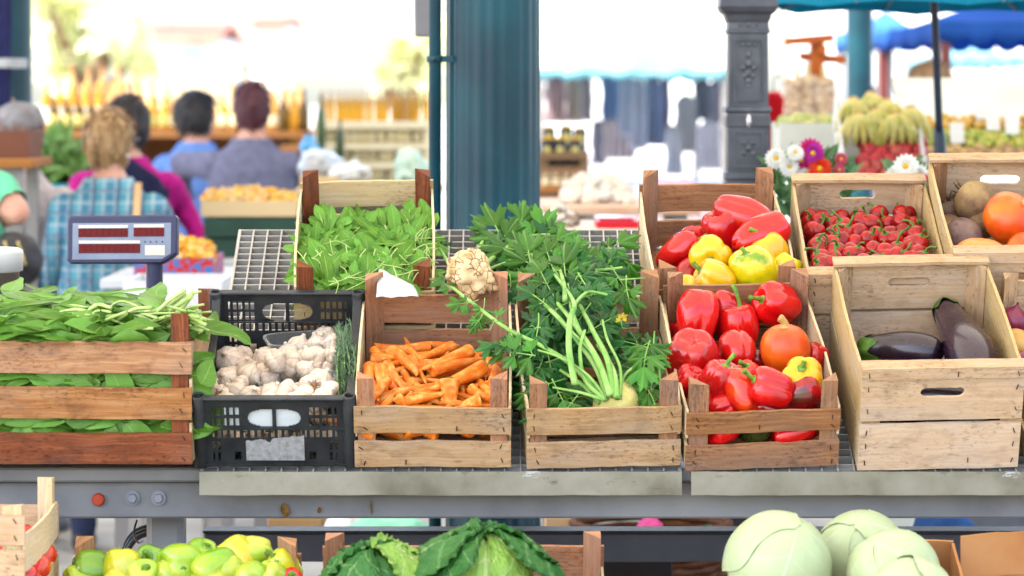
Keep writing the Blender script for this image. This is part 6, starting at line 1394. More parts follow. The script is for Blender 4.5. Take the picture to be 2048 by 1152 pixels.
def canopy(name, label, pts_top, edge, m, cx, Y0, Y1, x0, x1, zedge, zpeak, zv, legs=True, group=None, cat='canopy', mleg=None):
    """pitched stall canopy: eaves at zedge, ridge point at zpeak, hanging valance"""
    t = thing(name, label, cat, ((x0+x1)/2, (Y0+Y1)/2, 0), None, group); xm = (x0+x1)/2; ym = (Y0+Y1)/2; hx = (x1-x0)/2; hy = (Y1-Y0)/2; n = 16; v = []
    for j in range(n+1):
        for i in range(n+1):
            a, b = i/n*2-1, j/n*2-1; k = 1-max(abs(a), abs(b)); z = zedge+(zpeak-zedge)*(k**1.15)-.05*sin(PI*abs(a))*sin(PI*abs(b)); v.append((a*hx, b*hy, z))
    mb = MB(); mb.add(v, [(j*(n+1)+i, j*(n+1)+i+1, (j+1)*(n+1)+i+1, (j+1)*(n+1)+i) for j in range(n) for i in range(n)]); o = mb.build('roof_sheet', m, t); md = o.modifiers.new('s', 'SOLIDIFY'); md.thickness = .006
    mb = MB()
    for (ax, ay, bx, by) in ((-1, -1, 1, -1), (1, -1, 1, 1), (1, 1, -1, 1), (-1, 1, -1, -1)):
        q = 24; vv = []
        for z in (zedge-.002, zedge-zv):
            for i in range(q+1): s_ = i/q; vv.append(((ax+(bx-ax)*s_)*hx+.02*sin(i*1.1)*(z < zedge-.01)*abs(by-ay)/2, (ay+(by-ay)*s_)*hy+.02*sin(i*1.1)*(z < zedge-.01)*abs(bx-ax)/2, z-(.03*abs(sin(i*PI/3)) if z < zedge-.01 else 0)))
        mb.add(vv, [(q+1+i, q+2+i, i+1, i) for i in range(q)])
    o = mb.build('valance', m, t); md = o.modifiers.new('s', 'SOLIDIFY'); md.thickness = .006
    if legs:
        for sx in (-1, 1):
            for sy in (-1, 1):
                mb = MB(); box(mb, (sx*(hx-.04), sy*(hy-.04), zedge/2), (.045, .045, zedge-.02)); mb.build('pole', mleg or STEEL, t)
    return t
Yc = 21.5; canopy('stall_canopy', 'pale blue pitched canopy over the clothes stall', None, None, LBL, 0, Yc, Yc+3.4, P(1066, 0, Yc).x, P(1462, 0, Yc).x, P(0, 136, Yc).z, P(0, 98, Yc+1.7).z, .05)
t = thing('clothes_rail', 'steel rail carrying the clothes in the clothes stall', 'clothes rail', (P(1265, 0, 22.4).x, 22.4, 0)); zr = P(0, 146, 22.4).z
for nm, pts in (('bar', [(-.62, 0, zr), (.62, 0, zr)]), ('upright', [(-.62, 0, 0), (-.62, 0, zr)]), ('upright', [(.62, 0, 0), (.62, 0, zr)])):
    mb = MB(); tube(mb, pts, .014, 8); mb.build(nm, STEEL, t)
mb = MB(); box(mb, (0, 0, .5), (1.3, 1.0, .9), bev=.02); o = mb.build('stall_counter', surf('pale_counter', A(226, 220, 232), A(240, 234, 244), 4, .8, .1), None, (P(1290, 0, 21.8).x, 22.6, .02)); tag(o, 'pale covered counter below the hanging clothes', 'counter')
# black jars with oval labels, table of garlic and onions, red box, pink cloth
BKG = surf('black_jar', A(26, 28, 38), A(40, 40, 50), 9, .25, 0); JL = []
for i, (px, py) in enumerate(((1094, 330), (1120, 330), (1150, 330), (1098, 302), (1132, 300), (1160, 304))):
    Y = 14.6 if i < 3 else 15.0; hh = 56 if i < 3 else 50; o = bottle(px, py, Y, hh, 13.5, BKG, CAPS[1], None, False, 'black jars with oval labels', 'labelled_jar', 'jar'); JL.append((o, (px, py)))
    mb = MB(); s_ = 9*Y/F; r_ = 13.5*Y/F*1.03; v = [Vector((r_*sin(a*.9), -r_*cos(a*.9), 0))*1 for a in (0,)]; n = 16; vv = []
    for k in range(n):
        a = 2*PI*k/n; ang = cos(a)*.62; vv.append(Vector((r_*sin(ang), -r_*cos(ang), hh*Y/F*.45+sin(a)*13*Y/F)))
    mb.add(vv+[Vector((0, -r_*1.005, hh*Y/F*.45))], [(k, (k+1) % n, n) for k in range(n)]); mb.build('oval_label', LABG, o)
rank(JL, 2, 'black jar with an oval label, {n} from the left in the {row} row')
rack('small rack with black jars right of the big column', 1078, 1178, (303.5, 331.5), 14.55, surf('dark_rack', A(120, 96, 70), A(140, 112, 84), 6, .6, .05), dep=.6)
JR = []
for i in range(5):
    o = bottle(1092+i*20, 374, 14.0, 32, 8.5, GL_CLR, CAPS[0], LAB, False, 'small jars below the black jars', 'jar', 'jar'); JR.append((o, (1092+i*20, 374)))
rank(JR, 1, 'small pale jar below the black jars, {n} from the left'); table('table with small jars right of the big column', 1076, 1210, 375, 13.9, .6, SH)
table('pinkish wooden table of garlic and onions behind the celery', 1082, 1400, 412, 10.6, .9, surf('pink_board', A(226, 180, 150), A(238, 204, 176), 5, .6, .05))
heap('white_garlic', 'heap of white garlic on the pinkish table behind the celery', 'garlic heap', 1130, 1262, 350, 404, 10.75, .6, 90, 15, [M_GARLIC, surf('pale_skin', A(214, 206, 196), A(236, 230, 222), 30, .6, .1)], 8, nzv=.2)
heap('mixed_mushrooms', 'pale mushrooms and roots beside the column behind the celery', 'mushrooms', 1085, 1150, 416, 455, 9.6, .3, 60, 13, [surf('pale_mushroom', A(226, 214, 200), A(240, 232, 222), 30, .7, .1), surf('brown_mushroom', A(130, 110, 96), A(170, 150, 130), 30, .7, .1)], 9); table('pale table under the mushrooms beside the column', 1060, 1440, 458, 9.5, .7, surf('cream_board', A(226, 206, 184), A(238, 222, 204), 5, .6, .05))
tray('low red plastic tray on the table behind the celery', 1194, 1278, 443, 458, 9.55, .3, surf('red_tray', A(216, 30, 50), A(226, 44, 62), 9, .4, 0), 'plastic_tray', 'tray')
PINK = cloth('pink_cloth', A(246, 196, 214), .1, 6)
def drape(name, label, cat, px, py, Y, w_, h_, m, seed, dz=.16):
    c = P(px, py, Y); mb = MB(); ball(mb, (0, 0, 0), 1, 34, 20, 0, (w_*Y/F/2, dz, h_*Y/F), .22, 1.8, seed); mb.move(lambda p: Vector((p.x, p.y, max(p.z, -.01)))+Vector((noise.noise(p*14), 0, noise.noise(p*14+Vector((5, 0, 0)))))*.02); tag(mb.build(name, m, None, c), label, cat)
drape('folded_cloth', 'pale pink folded cloth behind the rear pepper crate', 'cloth', 1350, 396, 13.5, 120, 38, PINK, 3); table('table under the pale pink cloth', 1270, 1440, 398, 13.2, .7, surf('lilac_board', A(236, 214, 224), A(246, 230, 236), 5, .6, .05), .4)
# ---------------------------------------------------------------- right side: parasol, canopies, fruit stall, flowers
TURQ = cloth('turquoise_canvas', A(10, 160, 196), .1, 3, .4); BLUC = cloth('blue_canvas', A(64, 122, 222), .1, 3, .5); BLUL = cloth('light_blue_canvas', A(96, 160, 236), .1, 3, .45)
Yu = 9.6; a = P(1868, 0, Yu); b = P(1881, 320, Yu); t = thing('market_parasol', 'open turquoise parasol on a dark pole above the fruit stall', 'parasol', (b.x+(b.x-a.x)/(.4727)*1.0*.0, Yu, 0))
tx = t.location.x; dxz = (a.x-b.x)/(a.z-b.z); zc = P(0, 17, Yu+.5).z
mb = MB(); tube(mb, [(-(b.z)*dxz*1.0, 0, 0), (0+dxz*(.9), 0, b.z+.9-.0), (dxz*1.6, 0, b.z+1.35)], .0115, 12); mb.build('pole', surf('dark_pole', A(28, 40, 60), A(40, 52, 72), 9, .4, 0), t)
mb = MB(); tube(mb, [(-.1*dxz, 0, b.z-.12), (-.02*dxz, 0, b.z-.02), (.1*dxz, 0, b.z+.07), (.14*dxz, 0, b.z+.10)], [.02, .02, .018, .012], 12); mb.build('pole_joint', bpy.data.materials['dark_pole'], t)
mb = MB(); lathe(mb, [(0, .0), (.22, 0), (.22, .05), (.04, .07), (.03, .25), (0, .25)], 24); mb.build('foot', STEEL_D, t)
n = 8; rings = [(0.02, .21), (.18, .155), (.37, .075), (.545, -.0), (.55, -.02)]; v = []; f = []
for (r_, z) in rings:
    for i in range(n*4):
        th = 2*PI*i/(n*4)+.2; k = 1-.05*abs(sin(n*th/2+.0)); v.append((r_*k*cos(th), r_*k*sin(th), zc+z+(.015*abs(sin(n*th/2)) if r_ > .5 else 0)))
for j in range(len(rings)-1):
    for i in range(n*4): l = (i+1) % (n*4); f.append((j*n*4+i, j*n*4+l, (j+1)*n*4+l, (j+1)*n*4+i))
mb = MB(); mb.add(v, f, smooth=False); o = mb.build('canopy', TURQ, t); md = o.modifiers.new('s', 'SOLIDIFY'); md.thickness = .003
for i in range(n):
    th = 2*PI*i/n+.2; mb = MB(); tube(mb, [(.03*cos(th), .03*sin(th), zc+.19), (.36*cos(th), .36*sin(th), zc+.068), (.535*cos(th), .535*sin(th), zc-.01)], .004, 6); mb.build('rib', STEEL_D, t)
Yb = 15.0; canopy('stall_canopy', 'deep blue pitched canopy with a hanging edge at the upper right', None, None, BLUC, 0, Yb, Yb+2.6, P(1876, 0, Yb).x, P(2330, 0, Yb).x, P(0, 44, Yb).z, P(0, -20, Yb+1.3).z, .075, mleg=surf('red_brown_pole', A(120, 60, 60), A(140, 76, 70), 9, .5, 0), group='canopies behind the fruit stall')
canopy('stall_canopy', 'lighter blue canopy behind the slim distant column', None, None, BLUL, 0, 20.5, 23, P(1748, 0, 20.5).x, P(1884, 0, 20.5).x, P(0, 52, 20.5).z, P(0, 20, 21.7).z, .11, group='canopies behind the fruit stall')
canopy('stall_canopy', 'pale turquoise canopy far away under the deep blue one', None, None, LBL, 0, 30, 33, P(1890, 0, 30).x, P(2080, 0, 30).x, P(0, 108, 30).z, P(0, 84, 31.5).z, .1, group='canopies behind the fruit stall')
# orange brown wooden stand with braids of garlic
WST = surf('orange_stand_wood', A(176, 84, 16), A(196, 104, 30), 9, .6, .1); Ys = 12.4; ks = Ys/F; c = P(1628, 0, Ys); t = thing('hanging_stand', 'orange brown wooden stand with crossed arms above the garlic braids', 'stand', (c.x, Ys, 0))
for nm, (xa, ya), (xb, yb_), w_ in (('upper_arm', (1568, 84), (1664, 76), 8), ('lower_arm', (1600, 112), (1692, 120), 8), ('upright', (1634, 74), (1624, 300), 13)):
    A0, B0 = P(xa, ya, Ys)-Vector(t.location), P(xb, yb_, Ys)-Vector(t.location)
    if nm == 'upright': B0.z = 0
    if nm == 'upper_arm': A0.y = B0.y = -.03
    if nm == 'lower_arm': A0.y = B0.y = .035
    mb = MB(); board(mb, A0, B0, ((0, 0, w_*ks) if nm != 'upright' else (w_*ks, 0, 0)), (0, .014, 0), 4, .0004); mb.build(nm, WST, t)
mb = MB(); ball(mb, P(1643, 100, Ys)-Vector(t.location)+Vector((0, -.03, 0)), 9*ks, 12, 8, 0, (1, .6, 1.5)); mb.build('wooden_block', WST, t)
M_BRAID = surf('braid_bulbs', A(196, 166, 136), A(222, 200, 176), 30, .6, .1)
def braid(label, px, y0, y1, seed):
    p = P(px, y1, Ys-.05); t = thing('garlic_braid', label, 'garlic braid', p, None, 'garlic braids under the wooden stand'); rg = random.Random(seed); hh = (y1-y0)*ks; mb = MB(); n = 9
    for i in range(n):
        for s_ in (-1, 0, 1): ball(mb, (s_*.022+rg.uniform(-.006, .006), -.014*(s_ == 0)+rg.uniform(-.008, .008), hh*i/n+rg.uniform(-.006, .006)), .023, 12, 8, 0, (1, 1, .9), .1, 2, i)
    mb.build('bulb_bunch', M_BRAID, t); mb = MB(); tube(mb, [(0, 0, hh*.2), (.004, .004, hh*.8), (0, 0, hh+.05)], [.014, .012, .007], 8); mb.build('plait', surf('dry_plait', A(196, 176, 120), A(216, 200, 150), 60, .9, .2), t)
braid('garlic braid at the left under the wooden stand', 1592, 160, 236, 1); braid('garlic braid in the middle under the wooden stand', 1616, 152, 232, 2); braid('garlic braid at the right under the wooden stand', 1646, 158, 236, 3)
# fruit display
WHT = surf('white_display_board', A(226, 226, 224), A(238, 238, 236), 8, .5, .05); DISP = surf('display_front', A(206, 210, 200), A(222, 224, 216), 6, .6, .05)
FR = Frame(P(1770, 352, 10.2), R(38)); fx = FR.o.x; t = thing('fruit_display', 'sloping white fruit display with dividers behind the chilli crate', 'display', (fx, FR.o.y, 0)); 
def disp(nm, m, u0, u1, v0, v1, w0, w1):
    mb = MB(); box(mb, ((u0+u1)/2, (v0+v1)/2, (w0+w1)/2), (u1-u0, v1-v0, w1-w0)); mb.mat(Matrix.Translation((0, 0, FR.o.z)) @ Matrix.Rotation(R(38), 4, 'X')); mb.build(nm, m, t)
disp('shelf_board', WHT, -.135, .15, 0, .36, -.05, -.04); disp('divider', WHT, -.135, -.128, 0, .34, -.039, .06); disp('divider', WHT, .118, .125, 0, .36, -.039, .06)
mb = MB(); box(mb, (.01, .2, FR.o.z/2-.05), (.27, .3, FR.o.z-.1)); mb.build('stand_body', DISP, t)
M_POM = [surf('pomegranate_skin', A(176, 34, 48), A(204, 60, 70), 9, .35, .05, c3=A(214, 96, 84)), surf('pomegranate_skin_light', A(196, 80, 70), A(214, 110, 96), 9, .35, .05)]
def pomme(i):
    mb = MB(); lathe(mb, spl([(0, -.9), (.4, -.86), (.9, -.4), (1, .1), (.75, .65), (.3, .86), (.22, 1.0), (.3, 1.2)], 18), 20, lambda th, t: 1+.04*cos(6*th)); return mb.mesh('pomegranate', M_POM[i])
PM = [pomme(0), pomme(1)]; rg = random.Random(12); PI_ = []
for r_ in range(5):
    for i in range(5):
        px = 1728+i*27+rg.uniform(-5, 5)+(r_ % 2)*8-(10 if r_ < 2 else 0); py = 356-r_*17+rg.uniform(-4, 4); p = FR.hit(px, py, .0, 0); o = place('pomegranate', PM[rg.random() < .3], None, p, rot_to((rg.uniform(-1, 1), -.6, rg.uniform(-.5, 1)))); q = 18*p.y/F; o.scale = (q, q, q); tag(o, None, 'pomegranate', 'pomegranates on the fruit display'); PI_.append((o, (px, py)))
rank(PI_, 5, 'red pomegranate on the white display, {n} from the left in the {row} row')
M_BAN = surf('banana_skin', A(206, 190, 96), A(228, 214, 140), 14, .45, .1, c3=A(180, 180, 92)); BI = []
for i, (px, py, n) in enumerate(((1706, 232, 5), (1742, 222, 5), (1776, 236, 5), (1716, 262, 6), (1752, 256, 6), (1792, 262, 6), (1820, 250, 5))):
    p = FR.hit(px, py, .03, 0); t = thing('banana_bunch', None, 'banana bunch', p, None, 'banana bunches above the pomegranates'); rg = random.Random(i)
    for k in range(n):
        a = (k-(n-1)/2)*.42; mb = MB(); L = .10; c = spl([(0, 0, .05), (sin(a)*.03, -.03-.01*cos(a), .035), (sin(a)*.062, -.045, -.005), (sin(a)*.078, -.035, -.05)], 10)
        tube(mb, c, [.005, .009, .0115, .0125, .013, .013, .0125, .0115, .0095, .006, .003], 8); mb.build('banana', M_BAN, t)
    mb = MB(); ball(mb, (0, 0, .053), .014, 10, 7, 0, (1.4, 1, .8)); mb.build('stem', CAPS[2] if False else M_CORK, t); BI.append((t, (px, py)))
rank(BI, 2, 'yellow banana bunch on the fruit display, {n} from the left in the {row} row')
# second display at the right: grapes and small fruit in trays, with white price cards
FR2 = Frame(P(1950, 322, 10.6), R(26)); t = thing('fruit_counter', 'sloping counter of small fruit at the right behind the tall plank crate', 'counter', (FR2.o.x, FR2.o.y, 0))
mb = MB(); box(mb, (.06, .33, -.03), (.52, .68, .02)); mb.mat(Matrix.Translation((0, 0, FR2.o.z)) @ Matrix.Rotation(R(26), 4, 'X')); mb.build('counter_top', DISP, t); mb = MB(); box(mb, (.06, .28, FR2.o.z/2-.06), (.5, .4, FR2.o.z-.12)); mb.build('counter_body', STEEL_D, t)
def rowheap(label, y0, y1, mats, r, n, seed, name, cat):
    rg = random.Random(seed); mb = MB()
    for i in range(n): p = FR2.hit(rg.uniform(1850, 2100), rg.uniform(y0, y1), rg.uniform(-.005, .015), 0); ball(mb, p, r*rg.uniform(.8, 1.15)*p.y/F, 9, 6, rg.randrange(len(mats)), nz=.05, seed=i)
    tag(mb.build(name, mats), label, cat, None, 'stuff')
rowheap('brownish small fruit along the front of the right counter', 296, 322, [surf('brown_fruit', A(150, 120, 80), A(180, 150, 110), 20, .6, .1), surf('tan_fruit', A(196, 160, 110), A(210, 180, 130), 20, .6, .1)], 9, 150, 1, 'small_fruit', 'fruit')
rowheap('green grapes in the middle of the right counter', 262, 292, [surf('grape', A(140, 160, 60), A(176, 190, 90), 20, .3, .0), surf('grape_yellow', A(176, 170, 80), A(200, 190, 100), 20, .3, 0)], 8, 190, 2, 'green_grapes', 'grapes')
rowheap('golden plums at the back of the right counter', 236, 258, [surf('plum', A(196, 150, 60), A(216, 176, 90), 20, .4, .0)], 9, 110, 3, 'golden_plums', 'plums')
GPC = 'white price cards on the fruit counter'
for i, (px, py) in enumerate(((1964, 214, ), (1986, 236), (1914, 262), (2024, 244))):
    p = FR2.hit(px, py+22, .02, 0); mb = MB(); box(mb, (0, 0, .03), (.045, .003, .07), M=Matrix.Rotation(R(-14), 3, 'X')); o = mb.build('price_card', LABW, None, p); tag(o, ['tall blank white card at the back of the fruit counter', 'white card right of the tall one on the fruit counter', 'white card nearest the parasol pole on the fruit counter', 'white card at the right picture edge on the fruit counter'][i], 'price card', GPC)
# green fruit tray left of the bananas, white stand
t = tray('white stand with green grapes below the garlic braids', 1560, 1690, 246, 352, 11.0, .35, DISP, 'display_stand', 'stand')
heap('green_grapes', 'green grapes and limes on the white stand below the garlic braids', 'grapes', 1562, 1690, 228, 250, 11.05, .3, 90, 9, [bpy.data.materials['grape'], bpy.data.materials['grape_yellow']], 5, nzv=.05)
# flowers
Yf = 8.5; kf = Yf/F
def petals(mb, c, d, r, n, layers, mi, w=.32, cup=.25):
    q = rot_to(d); s0 = len(mb.v)
    for L in range(layers):
        for i in range(n):
            a = 2*PI*i/n+L*.4; dd = Vector((cos(a), sin(a), .15+.35*L)); leaf(mb, dd*r*.1, dd, Vector((0, 0, 1)), r*(1-.2*L), r*w, cup, .1, 4, 'long', .03, mi)
    mb.mat(Matrix.Translation(c) @ q.to_matrix().to_4x4(), s0)
FLC = {'white': A(246, 246, 240, .8), 'magenta': A(226, 30, 130), 'violet': A(204, 60, 180), 'orange': A(244, 70, 20), 'pink': A(226, 90, 120), 'peach': A(240, 180, 140)}
FLM = {k_: leafmat('petal_'+k_, tuple(x*.85 for x in c_[:3])+(1,), c_, c_, .3, .6, 0, 0, .01) for k_, c_ in FLC.items()}; YEL = surf('flower_centre', A(226, 170, 30), A(240, 196, 60), 60, .8, .2)
fl = [('white', 1552, 318, 22, 'white daisy at the left edge of the bouquet'), ('white', 1578, 334, 20, 'white daisy right of the leftmost one in the bouquet'), ('white', 1590, 306, 18, 'white daisy above the magenta flowers'), ('magenta', 1622, 302, 26, 'magenta gerbera at the top of the bouquet'), ('violet', 1627, 307, 22, 'violet pink gerbera with a yellow eye'), ('magenta', 1604, 322, 20, 'deep magenta gerbera beside the violet one'), ('orange', 1640, 338, 24, 'bright orange gerbera in the middle of the bouquet'), ('white', 1612, 348, 18, 'white daisy left of the orange gerbera'), ('pink', 1682, 318, 13, 'small pink carnation at the right of the bouquet'), ('pink', 1678, 340, 12, 'pink bud under the small pink carnation'), ('peach', 1600, 356, 16, 'peach coloured flower at the bottom of the bouquet'),
      ('white', 1812, 334, 26, 'large white daisy behind the chilli crate'), ('white', 1836, 350, 22, 'white daisy right of the large one behind the chilli crate'), ('white', 1790, 352, 20, 'white daisy left of the large one behind the chilli crate'), ('pink', 1848, 356, 10, 'small pink flower at the right of the white daisies')]
for k_, px, py, r_, lb in fl:
    p = P(px, py, Yf-.06*rnd.random()); t = thing('flower', lb, 'flower', p, None, 'flowers behind the chilli crate'); mb = MB(); d = (rnd.uniform(-.4, .4), -1, rnd.uniform(.1, .6)); petals(mb, Vector(), d, r_*kf, 16, 3, 0, .42); mb.build('petals', FLM[k_], t)
    mb = MB(); ball(mb, Vector(d).normalized()*r_*kf*.12, r_*kf*.26, 12, 8, 0, (1, 1, 1), .15, 3); mb.build('centre', YEL, t); mb = MB(); tube(mb, [(0, 0.01, 0), (.01, .03, -.1), ((1610-px)*kf*.5, .06, -.22)], .003, 6); mb.build('stem', M_STEMD, t)
mb = MB(); rg = random.Random(6)
for i in range(330):
    px = rg.uniform(1548, 1700) if i < 240 else rg.uniform(1780, 1856); py = rg.uniform(330, 440) if i < 240 else rg.uniform(345, 430); leaf(mb, P(px, py, Yf+rg.uniform(.0, .18)), (rg.uniform(-.8, .8), rg.uniform(-.6, 0), rg.uniform(.1, 1)), TOW, rg.uniform(.03, .075), rg.uniform(.01, .03), .5, .2, 5, 'oval', .08, 0)
tag(mb.build('bouquet_greenery', leafmat('bouquet_leaf', A(60, 110, 60), A(120, 160, 110), A(150, 180, 130), .25)), 'mixed green leaves of the bouquets behind the pepper and chilli crates', 'leaves', None, 'stuff')
for i, (px, lb) in enumerate(((1616, 'blue bucket that holds the mixed bouquet behind the chilli crate'), (1818, 'blue bucket that holds the white daisies'))):
    c = P(px, 500, Yf+.1); t = thing('flower_bucket', lb, 'bucket', (c.x, c.y, .72), None, 'flower buckets'); mb = MB(); lathe(mb, [(0, 0), (.075, 0), (.095, .26), (.1, .265), (.09, .26), (.07, .01)], 24); mb.build('bucket_body', BLUEP, t)
table('low table carrying the flower buckets', 1540, 1900, 0, 8.4, .4, SH) if False else None
t = thing('flower_bench', 'wooden bench carrying the flower buckets', 'bench', (P(1700, 0, 8.6).x, 8.6, 0)); mb = MB(); box(mb, (0, 0, .70), (.55, .34, .03)); mb.build('seat', SH, t)
for sx in (-1, 1):
    mb = MB(); box(mb, (sx*.24, 0, .342), (.03, .3, .684)); mb.build('leg', SH, t)
# ---------------------------------------------------------------- under the stall
mb = MB(); lathe(mb, [(0, 0), (.16, 0), (.2, .16), (.205, .19), (.195, .19), (.15, .02)], 40, lambda th, t: 1+.02*cos(26*th)); WICK = wood('wicker', A(130, 84, 54), A(100, 62, 40), A(62, 36, 24), .2)
def basket(label, px, py, Y, m, zb):
    c = P(px, py, Y); t = thing('wicker_basket', label, 'basket', (c.x, Y, zb), None, 'wicker baskets behind the stall'); h = c.z-zb; mb = MB(); n = 11
    for j in range(n):
        z = h*(j+.5)/n; r_ = .15+.045*j/n; pts = [(cos(2*PI*i/48)*(r_+.004*sin(i*PI/2+j*PI)), sin(2*PI*i/48)*(r_+.004*sin(i*PI/2+j*PI)), z) for i in range(49)]; tube(mb, pts, h/n*.52, 6)
    mb.build('woven_wall', m, t); mb = MB(); tube(mb, [(cos(2*PI*i/40)*.2, sin(2*PI*i/40)*.2, h) for i in range(41)], .011, 8); mb.build('rim', m, t); mb = MB(); lathe(mb, [(0, .004), (.15, .004), (.15, .012), (0, .012)], 30); mb.build('bottom', m, t)
    return t
basket('dark wicker basket with a pink cloth, seen between the two rear beams', 1302, 1046, 8.3, WICK, .24); drape('pink_cloth_piece', 'bright pink cloth lying in the dark wicker basket', 'cloth', 1296, 1056, 8.25, 42, 14, cloth('bright_pink', A(226, 90, 160)), 5, .05)
basket('woven basket at the right, behind the white cabbages', 1440, 1056, 8.5, wood('light_wicker', A(180, 140, 96), A(150, 110, 70), A(100, 70, 44), .1), .22)
bag('mint green bag on the ground behind the stall', 780, 1120, 8.6, 190, 90, 6, surf('mint_bag', A(130, 216, 180), A(160, 228, 196), 20, .5, .3)); bag('emerald green bag behind the white cabbages', 1404, 1110, 8.9, 80, 80, 7, surf('emerald_bag', A(30, 160, 110), A(60, 180, 130), 20, .5, .3)); bag('white bag on the ground behind the stall', 700, 1130, 8.9, 150, 110, 8, surf('white_sack', A(220, 222, 224), A(234, 236, 238), 20, .6, .3))
for lb, px, py, Y, w_, h_, cc in (('tan cardboard box under the stall right of the savoy cabbages', 1142, 1190, 7.3, 116, 70, (176, 150, 124)), ('small pale carton behind the rear beam', 1120, 1075, 8.4, 60, 40, (220, 190, 150)), ('dark storage box in the shade under the stall', 1270, 1200, 7.6, 150, 78, (44, 40, 44)), ('folded brown packaging lying behind the beam', 590, 1062, 8.2, 110, 24, (180, 150, 110))):
    p = P(px, py, Y); t = thing('carton', lb, 'box', (p.x, Y, p.z), None, 'boxes stored under the stall'); W_, h2 = w_*Y/F, h_*Y/F; mt = surf('carton_%d' % px, A(*[q*.93 for q in cc]), A(*cc), 6, .8, .1); mb = MB(); box(mb, (0, .12, h2/2), (W_, .24, h2), bev=.003); mb.build('carton_body', mt, t); mb = MB(); box(mb, (0, .06, h2+.003), (W_*.98, .115, .004)); mb.build('flap', mt, t)
t = thing('pallet', 'low wooden pallet under the boxes and baskets behind the stall', 'pallet', (.1, 8.1, 0)); 
for j in range(9):
    mb = MB(); board(mb, (-1.2, -.8+.2*j, .2), (1.2, -.8+.2*j, .2), (0, .08, 0), (0, 0, .012), 4, .001); mb.build('plank', SH, t)
for x in (-1.1, 0, 1.1):
    mb = MB(); box(mb, (x, 0, .093), (.09, 1.75, .186)); mb.build('bearer', SH, t)
mb = MB(); c = P(300, 1112, 6.9)
for i in range(3): 
    rr = .047+.006*i; tube(mb, [(cos(2*PI*k/30)*rr, .012*i, sin(2*PI*k/30)*rr) for k in range(31)], .0058, 8)
o = mb.build('rubber_hose', BLACKP, None, c); tag(o, 'coiled black hose hanging beside the grey stall leg', 'hose')
mb = MB(); tube(mb, spl([P(274, 1040, 6.5), P(268, 1065, 6.5), P(276, 1085, 6.6), P(286, 1080, 6.7)], 14), .0022, 6); o = mb.build('cable', BLACKP); tag(o, 'thin black cable dangling from the beam left of the stall leg', 'cable')
# ---------------------------------------------------------------- far houses and trees
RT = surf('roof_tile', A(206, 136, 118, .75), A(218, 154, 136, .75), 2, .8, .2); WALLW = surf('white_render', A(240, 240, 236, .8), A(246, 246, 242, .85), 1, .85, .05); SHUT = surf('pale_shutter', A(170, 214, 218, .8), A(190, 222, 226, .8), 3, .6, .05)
def house(label, x0, x1, ye, yr, Y, dep, wins):
    a, b = P(x0, ye, Y), P(x1, ye, Y); t = thing('tiled_house', label, 'house', ((a.x+b.x)/2, Y, 0), None, 'white houses far behind the market'); W_ = b.x-a.x; ze = a.z; zr = P(0, yr, Y+dep/2).z
    mb = MB(); box(mb, (0, dep/2, ze/2), (W_*.93, dep, ze)); mb.build('wall', WALLW, t); mb = MB(); n = 40; v = []
    for (y, z) in ((-.35, ze-.02), (dep/2, zr), (dep+.35, ze-.02)):
        for i in range(n*4+1): v.append((-W_/2+W_*i/(n*4), y, z+.05*abs(sin(PI*i/4))))
    m_ = n*4+1; mb.add(v, [(j*m_+i, j*m_+i+1, (j+1)*m_+i+1, (j+1)*m_+i) for j in range(2) for i in range(n*4)]); o = mb.build('roof', RT, t); md = o.modifiers.new('s', 'SOLIDIFY'); md.thickness = .1
    for (xa, xb, ya, yb_) in wins:
        p, q = P(xa, yb_, Y), P(xb, ya, Y); w_, h_ = q.x-p.x, q.z-p.z; mb = MB(); box(mb, ((p.x+q.x)/2-t.location.x, -.03, (p.z+q.z)/2), (w_, .06, h_)); o = mb.build('window', SHUT, t); mb = MB(); box(mb, ((p.x+q.x)/2-t.location.x, -.08, p.z-.06), (w_*1.2, .12, .08)); mb.build('sill', WALLW, o)
house('far white house with a red tiled roof strip and a pale shutter', 262, 446, 76, 48, 70, 5, [(360, 410, 96, 124)]); house('white tiled house standing right of the first one, mostly hidden by glare', 500, 578, 48, 37, 80, 5, [(520, 540, 80, 96)]); house('long white house far behind the clothes stall', 1040, 1480, -120, -200, 90, 7, [(1110, 1150, 100, 140)]); house('white house far behind the canopies at the right', 1600, 2200, -120, -200, 95, 7, [(1790, 1820, 110, 122)])
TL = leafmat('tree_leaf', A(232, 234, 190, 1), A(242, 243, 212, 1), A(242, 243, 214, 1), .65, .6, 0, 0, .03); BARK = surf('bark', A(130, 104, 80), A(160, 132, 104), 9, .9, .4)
def tree(label, px, pyc, Y, rx, rz, seed):
    c = P(px, pyc, Y); t = thing('tree', label, 'tree', (c.x, Y, 0), None, 'pale trees far behind the market'); rg = random.Random(seed); k = Y/F; mb = MB(); tube(mb, spl([(0, 0, 0), (.1, 0, c.z*.4), (0, 0, c.z)], 8), [.22, .2, .18, .17, .15, .13, .11, .09, .06], 10)
    cl = []
    for i in range(16):
        a = Vector((rg.uniform(-1, 1)*rx*k*.8, rg.uniform(-1, 1)*rx*k*.8, c.z+rg.uniform(-1, 1)*rz*k*.8)); cl.append((a, rg.uniform(.3, .6)*rx*k*.7)); tube(mb, [(0, 0, c.z*.55), (a.x*.5, a.y*.5, (a.z+c.z*.6)/2), tuple(a)], [.07, .045, .02], 6)
    mb.build('trunk', BARK, t); mb = MB()
    for i in range(950):
        a, r_ = cl[rg.randrange(16)]; q = Vector((rg.gauss(0, 1), rg.gauss(0, 1), rg.gauss(0, 1))).normalized()*r_*rg.random()**.4; leaf(mb, a+q, (rg.uniform(-1, 1), rg.uniform(-1, 1), rg.uniform(-1, .4)), (rg.uniform(-1, 1), rg.uniform(-1, 1), 1), rg.uniform(.2, .4), rg.uniform(.12, .22), .4, .1, 2, 'oval', 0, 0, 0, 1)
    mb.build('crown', TL, t)
